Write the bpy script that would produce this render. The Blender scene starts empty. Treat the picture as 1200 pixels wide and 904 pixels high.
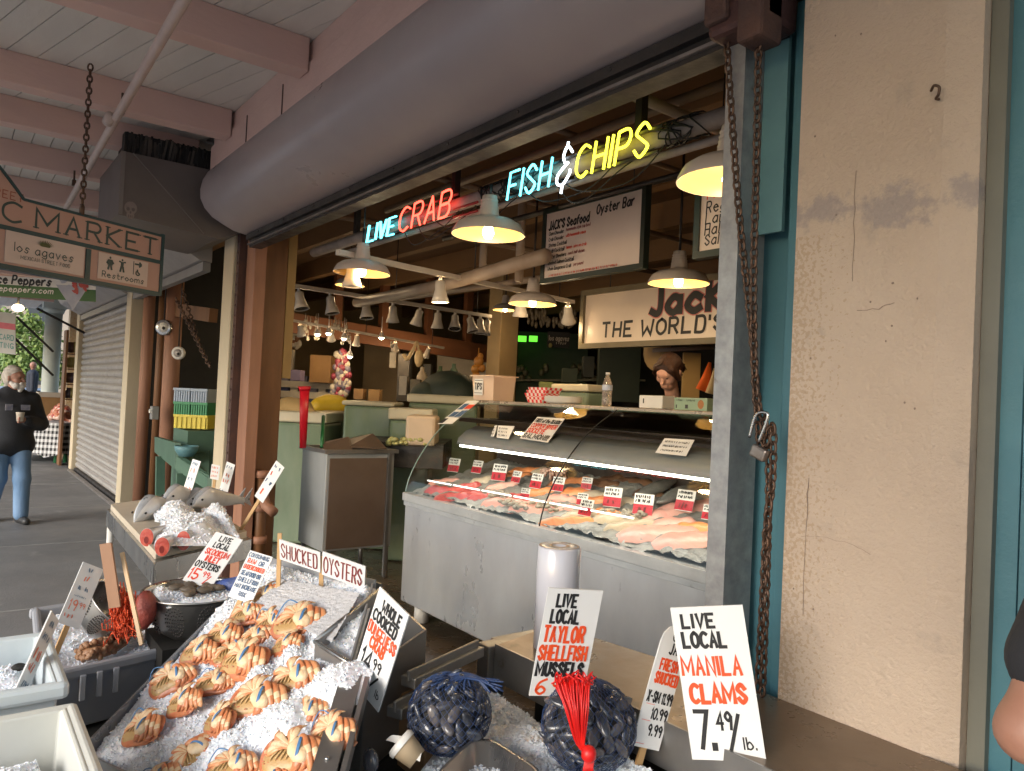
import bpy, bmesh, math, random
import numpy as np
from mathutils import Vector, Matrix
random.seed(7); rng = np.random.default_rng(7)
SC = bpy.context.scene
COL = SC.collection
V = Vector
# ------------------------------------------------------------------ camera
EYE = V((0, 0, 1.65)); FPX = 870.0
_a, _p, _r = map(math.radians, (37.2, 1.15, 2.7))
_fh = V((-math.cos(_a), math.sin(_a), 0)); _rt = V((math.sin(_a), math.cos(_a), 0)); _up = V((0, 0, 1))
_fw = _fh * math.cos(_p) + _up * math.sin(_p); _u2 = _up * math.cos(_p) - _fh * math.sin(_p)
_cx = _rt * math.cos(_r) + _u2 * math.sin(_r); _cy = _u2 * math.cos(_r) - _rt * math.sin(_r)
cam = bpy.data.objects.new('camera', bpy.data.cameras.new('camera')); COL.objects.link(cam)
cam.data.sensor_fit = 'HORIZONTAL'; cam.data.sensor_width = 36; cam.data.lens = FPX / 1200 * 36
cam.data.clip_start = .05; cam.data.clip_end = 600
_m = Matrix((_cx, _cy, -_fw)).transposed().to_4x4(); _m.translation = EYE
cam.matrix_world = _m; SC.camera = cam
# ------------------------------------------------------------------ light
world = bpy.data.worlds.new('World'); SC.world = world; world.use_nodes = True
_nt = world.node_tree; _bg = _nt.nodes['Background']
_sky = _nt.nodes.new('ShaderNodeTexSky'); _sky.sky_type = 'NISHITA'; _sky.sun_disc = False
_sky.sun_elevation = math.radians(24); _sky.sun_rotation = math.radians(165)
_sky.dust_density = 1.5; _sky.ozone_density = .6; _sky.air_density = 1.0
_nt.links.new(_sky.outputs[0], _bg.inputs[0]); _bg.inputs[1].default_value = .15
sun = bpy.data.objects.new('sun', bpy.data.lights.new('sun', 'SUN')); COL.objects.link(sun)
sun.data.energy = 1.5; sun.data.angle = math.radians(35); sun.data.color = (.93, .96, 1)
_sd = V((math.sin(math.radians(165)) * math.cos(math.radians(24)), math.cos(math.radians(165)) * math.cos(math.radians(24)), math.sin(math.radians(24))))
sun.rotation_euler = _sd.to_track_quat('Z', 'Y').to_euler(); sun.location = (0, -10, 12)
SC.view_settings.view_transform = 'Standard'; SC.view_settings.look = 'None'
SC.view_settings.exposure = 1.05; SC.view_settings.gamma = 1.0
LAMP_W = 5.4
# ------------------------------------------------------------------ helpers
def ray(u, v): return _fw * FPX + _cx * (u - 600) + _cy * (452 - v)
def at(u, v, X=None, Y=None, Z=None, T=None):
    d = ray(u, v)
    k = X / d.x if X is not None else Y / d.y if Y is not None else (Z - EYE.z) / d.z if Z is not None else T / FPX
    return EYE + d * k
def on_plane(u, v, P, n):
    d = ray(u, v); return EYE + d * ((V(P) - EYE).dot(n) / d.dot(n))
def depth(P): return (V(P) - EYE).dot(_fw)
def proj(P):
    d = V(P) - EYE; k = FPX / d.dot(_fw); return 600 + k * d.dot(_cx), 452 - k * d.dot(_cy)
MATS = {}
def pm(name, c1, c2=None, sc=6, rough=.5, metal=0, bump=0, bsc=40, st=(1, 1, 1), c3=None, thr=.6, sc3=3, rv=.0, sss=0, emit=None, es=0, spec=.5, coat=0, trans=0, con=1.6):
    if name in MATS: return MATS[name]
    m = bpy.data.materials.new(name); m.use_nodes = True; nt = m.node_tree; N = nt.nodes; L = nt.links
    b = N['Principled BSDF']; MATS[name] = m
    c1 = tuple(c1) + (1,)
    b.inputs['Base Color'].default_value = c1; b.inputs['Roughness'].default_value = rough
    b.inputs['Metallic'].default_value = metal; b.inputs['Specular IOR Level'].default_value = spec
    if sss: b.inputs['Subsurface Weight'].default_value = sss; b.inputs['Subsurface Radius'].default_value = (.02, .015, .012); b.inputs['Subsurface Scale'].default_value = .5
    if coat: b.inputs['Coat Weight'].default_value = coat; b.inputs['Coat Roughness'].default_value = .12
    if trans: b.inputs['Transmission Weight'].default_value = trans
    if emit: b.inputs['Emission Color'].default_value = tuple(emit) + (1,); b.inputs['Emission Strength'].default_value = es
    if c2 or bump or c3 or rv:
        tc = N.new('ShaderNodeTexCoord'); mp = N.new('ShaderNodeMapping'); mp.inputs['Scale'].default_value = st
        L.new(tc.outputs['Object'], mp.inputs['Vector'])
        def noise(s, d=5):
            n = N.new('ShaderNodeTexNoise'); n.inputs['Scale'].default_value = s; n.inputs['Detail'].default_value = d; n.inputs['Roughness'].default_value = .6
            L.new(mp.outputs[0], n.inputs['Vector']); return n.outputs[0]
        def mr(src, a, bb, lo=0, hi=1):
            r = N.new('ShaderNodeMapRange'); r.inputs[1].default_value = a; r.inputs[2].default_value = bb; r.inputs[3].default_value = lo; r.inputs[4].default_value = hi
            L.new(src, r.inputs[0]); return r.outputs[0]
        col = None
        if c2:
            n1 = noise(sc); mx = N.new('ShaderNodeMix'); mx.data_type = 'RGBA'
            mx.inputs[6].default_value = c1; mx.inputs[7].default_value = tuple(c2) + (1,)
            L.new(mr(n1, .5 - .5 / con / 1.6, .5 + .5 / con / 1.6), mx.inputs[0]); col = mx.outputs[2]
        if c3:
            n3 = noise(sc3, 8); mx = N.new('ShaderNodeMix'); mx.data_type = 'RGBA'
            if col: L.new(col, mx.inputs[6])
            else: mx.inputs[6].default_value = c1
            mx.inputs[7].default_value = tuple(c3) + (1,)
            L.new(mr(n3, thr, thr + .06), mx.inputs[0]); col = mx.outputs[2]
        if col: L.new(col, b.inputs['Base Color'])
        if rv: L.new(mr(noise(sc * 1.7), .3, .7, max(.02, rough - rv), min(1, rough + rv)), b.inputs['Roughness'])
        if bump:
            bp = N.new('ShaderNodeBump'); bp.inputs['Strength'].default_value = min(1, bump); bp.inputs['Distance'].default_value = .01
            L.new(noise(bsc, 4), bp.inputs['Height']); L.new(bp.outputs[0], b.inputs['Normal'])
    return m
def glass_mat(name, tint=(.93, .97, .95), ior=1.45, rough=.02):
    m = bpy.data.materials.new(name); m.use_nodes = True; nt = m.node_tree; N = nt.nodes; L = nt.links
    for n in list(N): N.remove(n)
    o = N.new('ShaderNodeOutputMaterial'); mx = N.new('ShaderNodeMixShader'); t = N.new('ShaderNodeBsdfTransparent'); g = N.new('ShaderNodeBsdfGlossy'); f = N.new('ShaderNodeFresnel')
    t.inputs[0].default_value = tuple(tint) + (1,); g.inputs['Roughness'].default_value = rough; f.inputs[0].default_value = ior
    L.new(f.outputs[0], mx.inputs[0]); L.new(t.outputs[0], mx.inputs[1]); L.new(g.outputs[0], mx.inputs[2]); L.new(mx.outputs[0], o.inputs[0]); MATS[name] = m; return m
def emat(name, c, s):
    if name in MATS: return MATS[name]
    m = bpy.data.materials.new(name); m.use_nodes = True; b = m.node_tree.nodes['Principled BSDF']
    b.inputs['Base Color'].default_value = tuple(c) + (1,); b.inputs['Emission Color'].default_value = tuple(c) + (1,); b.inputs['Emission Strength'].default_value = s
    MATS[name] = m; return m
ORG = {}
def tag(o, label=None, cat=None, group=None, kind=None):
    if label: o['label'] = label
    if cat: o['category'] = cat
    if group: o['group'] = group
    if kind: o['kind'] = kind
    return o
def thing(name, label, cat, loc=(0, 0, 0), group=None, rz=0):
    o = bpy.data.objects.new(name, None); COL.objects.link(o); o.location = loc; o.empty_display_size = .05
    o.rotation_euler = (0, 0, rz); ORG[o.name] = V(loc); return tag(o, label, cat, group, 'thing')
def children(o): return [c for c in bpy.data.objects if c.parent is o]
def copy_tree(o, parent=None):
    c = o.copy(); COL.objects.link(c); c.parent = parent
    for k in list(o.children): copy_tree(k, c)
    return c
def catmull(pts, sub=6, closed=False):
    P = [V(p) for p in pts]; out = []; n = len(P)
    if n < 3: return P
    R = range(n if closed else n - 1)
    for i in R:
        if closed: a, b, c, d = P[i - 1], P[i], P[(i + 1) % n], P[(i + 2) % n]
        else: a, b, c, d = P[max(i - 1, 0)], P[i], P[i + 1], P[min(i + 2, n - 1)]
        for k in range(sub):
            t = k / sub
            out.append(.5 * ((2 * b) + (c - a) * t + (2 * a - 5 * b + 4 * c - d) * t * t + (3 * b - a - 3 * c + d) * t ** 3))
    if not closed: out.append(P[-1])
    return out
class MB:
    def __init__(s): s.v = []; s.f = []; s.m = []; s.s = []
    def add(s, vs, fs, mi=0, sm=False):
        o = len(s.v); s.v += [tuple(p) for p in vs]
        for f in fs: s.f.append(tuple(i + o for i in f)); s.m.append(mi); s.s.append(sm)
        return s
    def box(s, lo, hi, mi=0, M=None):
        x0, y0, z0 = lo; x1, y1, z1 = hi
        vs = [V(p) for p in ((x0, y0, z0), (x1, y0, z0), (x1, y1, z0), (x0, y1, z0), (x0, y0, z1), (x1, y0, z1), (x1, y1, z1), (x0, y1, z1))]
        if M: vs = [M @ p for p in vs]
        return s.add(vs, [(0, 3, 2, 1), (4, 5, 6, 7), (0, 1, 5, 4), (1, 2, 6, 5), (2, 3, 7, 6), (3, 0, 4, 7)], mi)
    def cbox(s, c, d, mi=0, M=None):
        c = V(c); d = V(d) / 2; return s.box(c - d, c + d, mi, M)
    def bar(s, a, b, w, h, mi=0, up=(0, 0, 1)):
        a, b = V(a), V(b); z = (b - a).normalized(); u = V(up)
        if abs(z.dot(u)) > .98: u = V((1, 0, 0))
        x = z.cross(u).normalized(); y = x.cross(z)
        vs = [p + x * i * w / 2 + y * j * h / 2 for p in (a, b) for i, j in ((-1, -1), (1, -1), (1, 1), (-1, 1))]
        return s.add(vs, [(3, 2, 1, 0), (4, 5, 6, 7), (0, 1, 5, 4), (1, 2, 6, 5), (2, 3, 7, 6), (3, 0, 4, 7)], mi)
    def prism(s, poly, ext, mi=0, sm=False):
        ext = V(ext); n = len(poly); P = [V(p) for p in poly]
        s.add(P, [tuple(reversed(range(n)))], mi); s.add([p + ext for p in P], [tuple(range(n))], mi)
        return s.add(P + [p + ext for p in P], [(i, (i + 1) % n, n + (i + 1) % n, n + i) for i in range(n)], mi, sm)
    def tube(s, pts, r, n=8, mi=0, caps=True, flat=1.0, sm=True, closed=False):
        P = [V(p) for p in pts]; k = len(P)
        if not hasattr(r, '__len__'): r = [r] * k
        T = []
        for i in range(k):
            if closed: d = P[(i + 1) % k] - P[i - 1]
            else: d = P[min(i + 1, k - 1)] - P[max(i - 1, 0)]
            T.append(d.normalized() if d.length > 1e-9 else V((0, 0, 1)))
        u = V((0, 0, 1)) if abs(T[0].z) < .9 else V((1, 0, 0))
        x = T[0].cross(u).normalized(); vs = []
        for i in range(k):
            x = (x - T[i] * x.dot(T[i])); x = x.normalized() if x.length > 1e-6 else T[i].orthogonal().normalized(); y = T[i].cross(x)
            for j in range(n):
                a = 2 * math.pi * j / n; vs.append(P[i] + x * math.cos(a) * r[i] + y * math.sin(a) * r[i] * flat)
        fs = [(i * n + j, i * n + (j + 1) % n, (i + 1) * n + (j + 1) % n, (i + 1) * n + j) for i in range(k - 1) for j in range(n)]
        if closed: fs += [((k - 1) * n + j, (k - 1) * n + (j + 1) % n, (j + 1) % n, j) for j in range(n)]
        elif caps: fs += [tuple(reversed(range(n))), tuple(range((k - 1) * n, k * n))]
        return s.add(vs, fs, mi, sm)
    def lathe(s, prof, c=(0, 0, 0), n=24, mi=0, M=None, sm=True, sx=1, sy=1):
        c = V(c); k = len(prof); vs = []
        for r, z in prof:
            for j in range(n):
                a = 2 * math.pi * j / n; p = V((r * math.cos(a) * sx, r * math.sin(a) * sy, z)); vs.append((M @ p if M else p) + c)
        fs = [(i * n + j, i * n + (j + 1) % n, (i + 1) * n + (j + 1) % n, (i + 1) * n + j) for i in range(k - 1) for j in range(n)]
        if prof[0][0] > 1e-5 and prof[0] != prof[-1]: pass
        return s.add(vs, fs, mi, sm)
    def ell(s, c, r, mi=0, M=None, n=14, k=9, jit=0):
        c = V(c); vs = []
        for i in range(k + 1):
            t = math.pi * i / k
            for j in range(n):
                a = 2 * math.pi * j / n; p = V((r[0] * math.sin(t) * math.cos(a), r[1] * math.sin(t) * math.sin(a), r[2] * math.cos(t)))
                if jit: p *= 1 + random.uniform(-jit, jit)
                vs.append((M @ p if M else p) + c)
        return s.add(vs, [(i * n + j, (i + 1) * n + j, (i + 1) * n + (j + 1) % n, i * n + (j + 1) % n) for i in range(k) for j in range(n)], mi, True)
    def quad(s, a, b, c, d, mi=0): return s.add([a, b, c, d], [(0, 1, 2, 3)], mi)
    def grid(s, fn, nu, nv, mi=0, sm=True):
        vs = [fn(i / nu, j / nv) for j in range(nv + 1) for i in range(nu + 1)]
        return s.add(vs, [(j * (nu + 1) + i, j * (nu + 1) + i + 1, (j + 1) * (nu + 1) + i + 1, (j + 1) * (nu + 1) + i) for j in range(nv) for i in range(nu)], mi, sm)
    def build(s, name, mats, parent=None, bevel=0, origin=None, local=False):
        if not isinstance(mats, (list, tuple)): mats = [mats]
        A = np.array(s.v, dtype=float) if s.v else np.zeros((0, 3))
        if parent is not None: org = V((0, 0, 0)) if local else ORG.get(parent.name, V((0, 0, 0)))
        elif origin is not None: org = V(origin)
        elif local or not len(A): org = V((0, 0, 0))
        else: org = V(((A[:, 0].min() + A[:, 0].max()) / 2, (A[:, 1].min() + A[:, 1].max()) / 2, A[:, 2].min()))
        me = bpy.data.meshes.new(name); me.from_pydata((A - np.array(org)).tolist(), [], s.f)
        for m in mats: me.materials.append(m)
        me.polygons.foreach_set('material_index', s.m); me.polygons.foreach_set('use_smooth', s.s); me.update()
        o = bpy.data.objects.new(name, me); COL.objects.link(o)
        if parent is not None: o.parent = parent; ORG[o.name] = org
        else: o.location = org; ORG[o.name] = org
        if bevel:
            b = o.modifiers.new('bevel', 'BEVEL'); b.width = bevel; b.segments = 2; b.limit_method = 'ANGLE'; b.angle_limit = math.radians(40)
        return o
def one(mb, name, mats, label, cat, group=None, bevel=0): return tag(mb.build(name, mats, bevel=bevel), label, cat, group, 'thing')
def struct(mb, name, mats, bevel=0): return tag(mb.build(name, mats, bevel=bevel), kind='structure')
# ---- lettering
_G = {'A': '02 2a 42|15 35', 'B': '02 0a|~0a 3a 48 36 06|~06 36 44 32 02', 'C': '~49 2a 08 04 22 43', 'D': '02 0a|~0a 3a 48 44 32 02', 'E': '4a 0a 02 42|06 36', 'F': '4a 0a 02|06 36',
 'G': '~49 2a 08 04 22 44|25 45 42', 'H': '02 0a|42 4a|06 46', 'I': '02 0a', 'J': '~3a 34 22 03', 'K': '02 0a|4a 06 42', 'L': '0a 02 42', 'M': '02 0a 34 6a 62', 'N': '02 0a 42 4a',
 'O': '~2a 08 04 22 44 48 2a', 'P': '02 0a|~0a 3a 48 36 06', 'Q': '~2a 08 04 22 44 48 2a|24 52', 'R': '02 0a|~0a 3a 48 36 06|26 42', 'S': '~48 2a 08 26 44 22 04', 'T': '22 2a|0a 4a', 'U': '~0a 04 22 44 4a',
 'V': '0a 22 4a', 'W': '0a 12 36 52 6a', 'X': '02 4a|0a 42', 'Y': '0a 26 4a|26 22', 'Z': '0a 4a 02 42',
 '0': '~2a 08 04 22 44 48 2a', '1': '08 1a 12', '2': '~08 2a 48 25 02|02 42', '3': '~09 2a 48 26|~26 44 22 03', '4': '32 3a 05 45', '5': '4a 0a 06|~06 36 44 22 03', '6': '~4a 18 04 22 44 26 04', '7': '0a 4a 12', '8': '~2a 08 26 44 22 04 26 48 2a', '9': '~48 2a 08 26 48|48 32',
 '&': '~49 2b 19 27|~37 05 03 22 44 45|2b 2c|22 20', '/': '02 4a', '.': '02 03', "'": '0a 08', '!': '0a 05|02 03', '-': '06 36', ' ': '',
 'a': '~46 27 04 22 44|47 42', 'b': '0a 02|~05 27 44 22 03', 'c': '~46 27 04 22 43', 'd': '4a 42|~46 27 04 22 44', 'e': '05 45|~45 27 05 22 43', 'f': '~3a 18 12|07 37', 'g': '~46 27 04 22 44|~47 41 20 01',
 'h': '0a 02|~05 27 46 42', 'i': '02 07|09 0a', 'k': '0a 02|47 04 42', 'l': '0a 02', 'm': '07 02|~06 27 36 32|~36 57 66 62', 'n': '07 02|~05 27 46 42', 'o': '~27 05 04 22 44 45 27', 'p': '07 00|~05 27 44 22 03',
 'r': '07 02|~05 27 37', 's': '~46 27 15 34 22 03', 't': '1a 13 22 32|07 37', 'u': '~07 03 22 44|47 42', 'v': '07 22 47', 'w': '07 12 35 52 67', 'x': '02 47|07 42', 'y': '07 22|47 10', 'z': '07 47 02 42'}
def glyphs(text, sp=.28, slant=0, jit=0):
    """strokes in units of cap height; returns (strokes, width)"""
    out = []; x0 = 0
    for ch in text:
        g = _G.get(ch, '')
        if not g: x0 += .4; continue
        mx = 0; js = random.uniform(-jit, jit); jy = random.uniform(-jit, jit) * .5
        for st in g.split('|'):
            sm = st[0] == '~'; pts = []
            for t in st.lstrip('~').split():
                x = int(t[0], 16) / 8; y = (int(t[1], 16) - 2) / 8; mx = max(mx, x); pts.append(V((x, y, 0)))
            if sm: pts = catmull(pts, 5)
            out.append([(x0 + p.x + (p.y) * (slant + js), p.y + jy) for p in pts])
        x0 += mx + sp
    return out, max(x0 - sp, .01)
def put_text(mb, text, O, ux, uy, h, width=None, th=.13, mi=0, n=None, lift=.0015, slant=0, jit=.03, align='l', serif=False):
    S, w = glyphs(text, slant=slant, jit=jit); sx = h if width is None else width / w
    O, ux, uy = V(O), V(ux), V(uy); n = V(n) if n else ux.cross(uy).normalized(); t = th * h / 2; k = 0
    if align == 'c': O = O - ux * (w * sx / 2)
    if serif:
        ex = []
        for st in S:
            if len(st) < 8:
                for p in (st[0], st[-1]):
                    if p[1] < .02 or p[1] > .98: ex.append([(p[0] - .09, p[1]), (p[0] + .09, p[1])])
        S = S + [e + ['s'] for e in ex]
    for st in S:
        tt = t
        if st[-1] == 's': st = st[:-1]; tt = t * .45
        P = [V((a * sx, b * h)) for a, b in st]; k += 1; m = len(P)
        if m > 1:
            d0 = (P[0] - P[1]).normalized() * tt * .6; d1 = (P[-1] - P[-2]).normalized() * tt * .6; P[0] = P[0] + d0; P[-1] = P[-1] + d1
        vs = []
        for i in range(m):
            a = P[max(i - 1, 0)]; b = P[min(i + 1, m - 1)]
            d1 = (P[i] - a).normalized() if i > 0 else (b - P[i]).normalized(); d2 = (b - P[i]).normalized() if i < m - 1 else d1
            if serif and len(st) < 8 and abs(d1.x) > .25 and abs(d1.y) > .25: pass
            nn = V((-(d1 + d2).y, (d1 + d2).x)); nn = nn.normalized() if nn.length > .3 else V((-d1.y, d1.x))
            c = max(.5, abs(nn.dot(V((-d1.y, d1.x)))))
            w_ = tt / c
            if serif and tt == t: w_ *= (.55 if abs(d1.x) < .3 * abs(d1.y) and False else 1)
            for sg in (1, -1):
                q = P[i] + nn * w_ * sg; vs.append(O + ux * q.x + uy * q.y + n * (lift + k * .00012))
        mb.add(vs, [(2 * i + 1, 2 * i + 3, 2 * i + 2, 2 * i) for i in range(m - 1)], mi)
    return w * sx
def scribble(mb, O, ux, uy, w, h, th=.2, mi=0, lift=.0015, n=None):
    """a line of handwriting too small to be read"""
    O, ux, uy = V(O), V(ux), V(uy); n = V(n) if n else ux.cross(uy).normalized(); x = 0; k = 0
    while x < w - h * .5:
        pts = []; c = random.choice((2, 3, 3, 4)); st = h * random.uniform(.35, .6)
        for i in range(c): pts.append((x + random.uniform(0, st), random.uniform(0, .25) * h if i % 2 else random.uniform(.7, 1) * h))
        k += 1
        for a, b in zip(pts, pts[1:]):
            d = V((b[0] - a[0], b[1] - a[1])); d.normalize(); q = V((-d.y, d.x)) * th * h / 2
            mb.add([O + ux * (p[0] + s * q.x) + uy * (p[1] + s * q.y) + n * (lift + k * .00006) for p, s in ((a, 1), (a, -1), (b, -1), (b, 1))], [(0, 1, 2, 3)], mi)
        x += st + h * (.15 if random.random() < .8 else .5)
def neon_text(mb, text, O, ux, uz, h, width, r, mi=0, slant=.15, n=(0, -1, 0), dbl=0):
    S, w = glyphs(text, sp=.22, slant=slant); sx = width / (w + slant)
    for st in S:
        for dx in ((0,) if not dbl else (-dbl, dbl)):
            P = [V(O) + V(ux) * (a * sx + dx) + V(uz) * (b * h) for a, b in st]
            mb.tube(P, r, 6, mi)
# ---- signed distance bodies
def caps_field(prims, lo, hi, res, k):
    lo = np.array(lo); n = np.ceil((np.array(hi) - lo) / res).astype(int) + 1
    F = np.full(n, 9.0)
    ax = [lo[i] + res * np.arange(n[i]) for i in range(3)]
    for p in prims:
        a, b, ra, rb = np.array(p[0], float), np.array(p[1], float), p[2], p[3]; sc = np.array(p[4], float) if len(p) > 4 else np.ones(3); kk = p[5] if len(p) > 5 else k
        r = max(ra, rb) * max(1, 1 / sc.min()) + kk + 3 * res
        l = np.maximum(0, np.floor((np.minimum(a, b) - r - lo) / res).astype(int)); h = np.minimum(n, np.ceil((np.maximum(a, b) + r - lo) / res).astype(int) + 1)
        if (h <= l).any(): continue
        X, Y, Z = np.meshgrid(ax[0][l[0]:h[0]], ax[1][l[1]:h[1]], ax[2][l[2]:h[2]], indexing='ij')
        P = np.stack((X, Y, Z), -1); d = (b - a) * sc; q = (P - a) * sc; L = (d * d).sum()
        t = np.clip((q @ d) / L, 0, 1) if L > 1e-12 else np.zeros(X.shape)
        D = np.linalg.norm(q - t[..., None] * d, axis=-1) - (ra + t * (rb - ra))
        S = F[l[0]:h[0], l[1]:h[1], l[2]:h[2]]; hh = np.maximum(kk - np.abs(S - D), 0) / kk if kk > 0 else 0
        F[l[0]:h[0], l[1]:h[1], l[2]:h[2]] = np.minimum(S, D) - hh * hh * kk / 4
    return F, lo
def surface_net(F, lo, res):
    s = F < 0; nx, ny, nz = F.shape; acc = np.zeros((nx - 1, ny - 1, nz - 1, 3)); cnt = np.zeros((nx - 1, ny - 1, nz - 1))
    sl = lambda c: tuple(slice(c[i], F.shape[i] - 1 + c[i]) for i in range(3))
    for c0 in np.ndindex(2, 2, 2):
        for i in range(3):
            if c0[i]: continue
            c1 = list(c0); c1[i] = 1; a = F[sl(c0)]; b = F[sl(c1)]; m = (a < 0) != (b < 0)
            t = np.where(m, a / np.where(m, a - b, 1), 0)
            for j in range(3): acc[..., j] += np.where(m, c0[j] + (t if j == i else 0), 0)
            cnt += m
    act = cnt > 0; idx = -np.ones(act.shape, int); idx[act] = np.arange(act.sum())
    base = np.stack(np.nonzero(act), -1); vs = (base + acc[act] / cnt[act][:, None]) * res + lo
    fs = []
    for i in range(3):
        j, k = (i + 1) % 3, (i + 2) % 3
        A = np.moveaxis(s, (i, j, k), (0, 1, 2)); I = np.moveaxis(idx, (i, j, k), (0, 1, 2))
        m = A[:-1, 1:-1, 1:-1] != A[1:, 1:-1, 1:-1]; x, y, z = np.nonzero(m); y += 1; z += 1
        q = np.stack((I[x, y - 1, z - 1], I[x, y, z - 1], I[x, y, z], I[x, y - 1, z]), -1)
        fl = A[x, y, z]; q[~fl] = q[~fl][:, ::-1]; fs.append(q)
    return vs, np.concatenate(fs)
def blob(mb, prims, res, k=.02, mi=0):
    A = np.array([list(p[0]) + list(p[1]) for p in prims]); r = max(max(p[2], p[3]) / (min(p[4]) if len(p) > 4 else 1) for p in prims) + 3 * res
    lo = np.minimum(A[:, :3], A[:, 3:]).min(0) - r; hi = np.maximum(A[:, :3], A[:, 3:]).max(0) + r
    F, lo = caps_field(prims, lo, hi, res, k); vs, fs = surface_net(F, lo, res)
    return mb.add(vs.tolist(), fs.tolist(), mi, True)
# ------------------------------------------------------------------ materials of the setting
m_conc = pm('walk_concrete', (.19, .185, .18), (.14, .137, .135), 1.3, .6, 0, .25, 60, c3=(.24, .235, .225), thr=.62, sc3=2, rv=.15)
m_asph = pm('street_paving', (.40, .39, .38), (.32, .315, .31), 2, .9, 0, .3, 90)
m_shopfl = pm('wet_tile', (.12, .085, .055), (.07, .05, .035), 2.5, .25, 0, .2, 30, rv=.15)
m_board = pm('white_board', (.76, .71, .65), (.68, .63, .57), 3, .6, 0, .25, 25, st=(.3, 1, 1), c3=(.38, .32, .27), thr=.68, sc3=2.5)
m_beam = pm('pink_beam', (.72, .49, .42), (.64, .43, .37), 2, .6, 0, .3, 30, st=(1, .3, 1), c3=(.3, .2, .17), thr=.7, sc3=4)
m_hood = pm('hood_grey', (.42, .35, .335), (.36, .30, .295), 1.2, .34, .0, .12, 2.2, c3=(.2, .17, .17), thr=.72, sc3=5, rv=.1, spec=.5)
m_dark = pm('dark_steel', (.045, .042, .042), (.08, .07, .065), 5, .5, .6, .2, 50, rv=.15)
m_lip = pm('worn_lip', (.34, .31, .30), (.2, .18, .17), 8, .4, .7)
m_galv = pm('galvanised', (.42, .42, .42), (.28, .28, .29), 22, .45, .55, .08, 60, c3=(.2, .17, .15), thr=.66, sc3=9, rv=.12)
m_blue = pm('blue_paint', (.07, .2, .25), (.055, .165, .21), 3, .5, 0, .15, 60, c3=(.16, .22, .24), thr=.72, sc3=14, rv=.1)
m_cream = pm('cream_paint', (.62, .52, .36), (.54, .45, .31), 4, .5, 0, .2, 50, st=(1, 1, .3), c3=(.3, .24, .17), thr=.7, sc3=6)
m_pale = pm('pale_paint', (.62, .60, .52), (.52, .5, .43), 4, .5, 0, .2, 50, st=(1, 1, .3))
m_teal = pm('teal_trim', (.13, .28, .31), (.10, .22, .25), 5, .5)
m_rust = pm('rusty_column', (.075, .045, .04), (.12, .06, .045), 7, .75, .2, .6, 45)
m_wood = pm('brown_wood', (.22, .10, .04), (.12, .055, .022), 6, .55, 0, .35, 30, st=(1, 1, .15), c3=(.08, .035, .02), thr=.64, sc3=5)
m_pinkw = pm('pink_wood', (.36, .18, .11), (.27, .13, .08), 6, .6, 0, .3, 30, st=(1, 1, .15))
m_joist = pm('joist_wood', (.30, .17, .075), (.22, .12, .055), 4, .65, 0, .2, 30, st=(.2, 1, 1), c3=(.12, .07, .04), thr=.66, sc3=4)
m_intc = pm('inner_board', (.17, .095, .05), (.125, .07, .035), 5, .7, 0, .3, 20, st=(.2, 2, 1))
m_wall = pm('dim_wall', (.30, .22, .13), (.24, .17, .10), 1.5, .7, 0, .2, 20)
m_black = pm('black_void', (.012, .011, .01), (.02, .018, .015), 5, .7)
m_shut = pm('shutter_grey', (.40, .37, .34), (.33, .30, .28), 3, .45, .3, .05, 40, c3=(.24, .21, .19), thr=.66, sc3=5, rv=.1)
m_grey = pm('plain_grey', (.30, .29, .28), (.24, .23, .22), 3, .5, .2)
m_conduit = pm('painted_pipe', (.60, .46, .40), (.5, .38, .33), 5, .5, 0, .1, 40)
m_white = pm('white_paint', (.75, .73, .68), (.66, .63, .58), 4, .4)
m_chain = pm('chain_rust', (.10, .07, .055), (.16, .09, .06), 30, .5, .75, .3, 80)
m_chrome = pm('bright_steel', (.62, .62, .62), (.5, .5, .5), 9, .25, 1, rv=.1)
m_steel = pm('stainless', (.50, .49, .47), (.40, .39, .38), 3, .3, .95, .08, 14, st=(1, 1, .3), rv=.12)
m_steel2 = pm('dull_steel', (.36, .35, .34), (.27, .26, .25), 4, .42, .85, .12, 12, c3=(.2, .17, .14), thr=.66, sc3=5, rv=.12)
# ------------------------------------------------------------------ ground
b = MB(); b.box((-300, -300, -.3), (300, 300, -.15)); struct(b, 'ground', m_asph)
b = MB(); b.box((-27, -2.9, -.145), (4, 1.95, 0)); struct(b, 'walkway', m_conc)
b = MB()
for x in (-13.6, -11.2, -8.7, -6.3, -3.8): b.box((x, -2.88, 0), (x + .018, 1.94, .003))
for y in (-1.5, .2): b.box((-26.9, y, 0), (3.9, y + .018, .0034))
struct(b, 'paving_joint', pm('joint', (.30, .295, .28), (.2, .19, .18), 6, .8))
b = MB(); b.box((-27, 1.951, -.145), (4, 12, -.004)); struct(b, 'shop_floor', m_shopfl)
# ------------------------------------------------------------------ walkway ceiling
def clip(poly, n, d):
    out = []
    for i in range(len(poly)):
        a, c = poly[i - 1], poly[i]; da = a[0] * n[0] + a[1] * n[1] - d; dc = c[0] * n[0] + c[1] * n[1] - d
        if (da <= 0) != (dc <= 0): t = da / (da - dc); out.append((a[0] + t * (c[0] - a[0]), a[1] + t * (c[1] - a[1])))
        if dc <= 0: out.append(c)
    return out
b = MB()
def planks(rect, ang, w, z):
    x0, y0, x1, y1 = rect; n = (-math.sin(ang), math.cos(ang)); cs = [(x0, y0), (x1, y0), (x1, y1), (x0, y1)]
    ds = [p[0] * n[0] + p[1] * n[1] for p in cs]; d = min(ds)
    while d < max(ds):
        q = clip(clip(cs, n, d + w - .006), (-n[0], -n[1]), -d)
        if len(q) > 2: b.prism([(p[0], p[1], z + random.uniform(0, .003)) for p in q], (0, 0, .02))
        d += w
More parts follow.
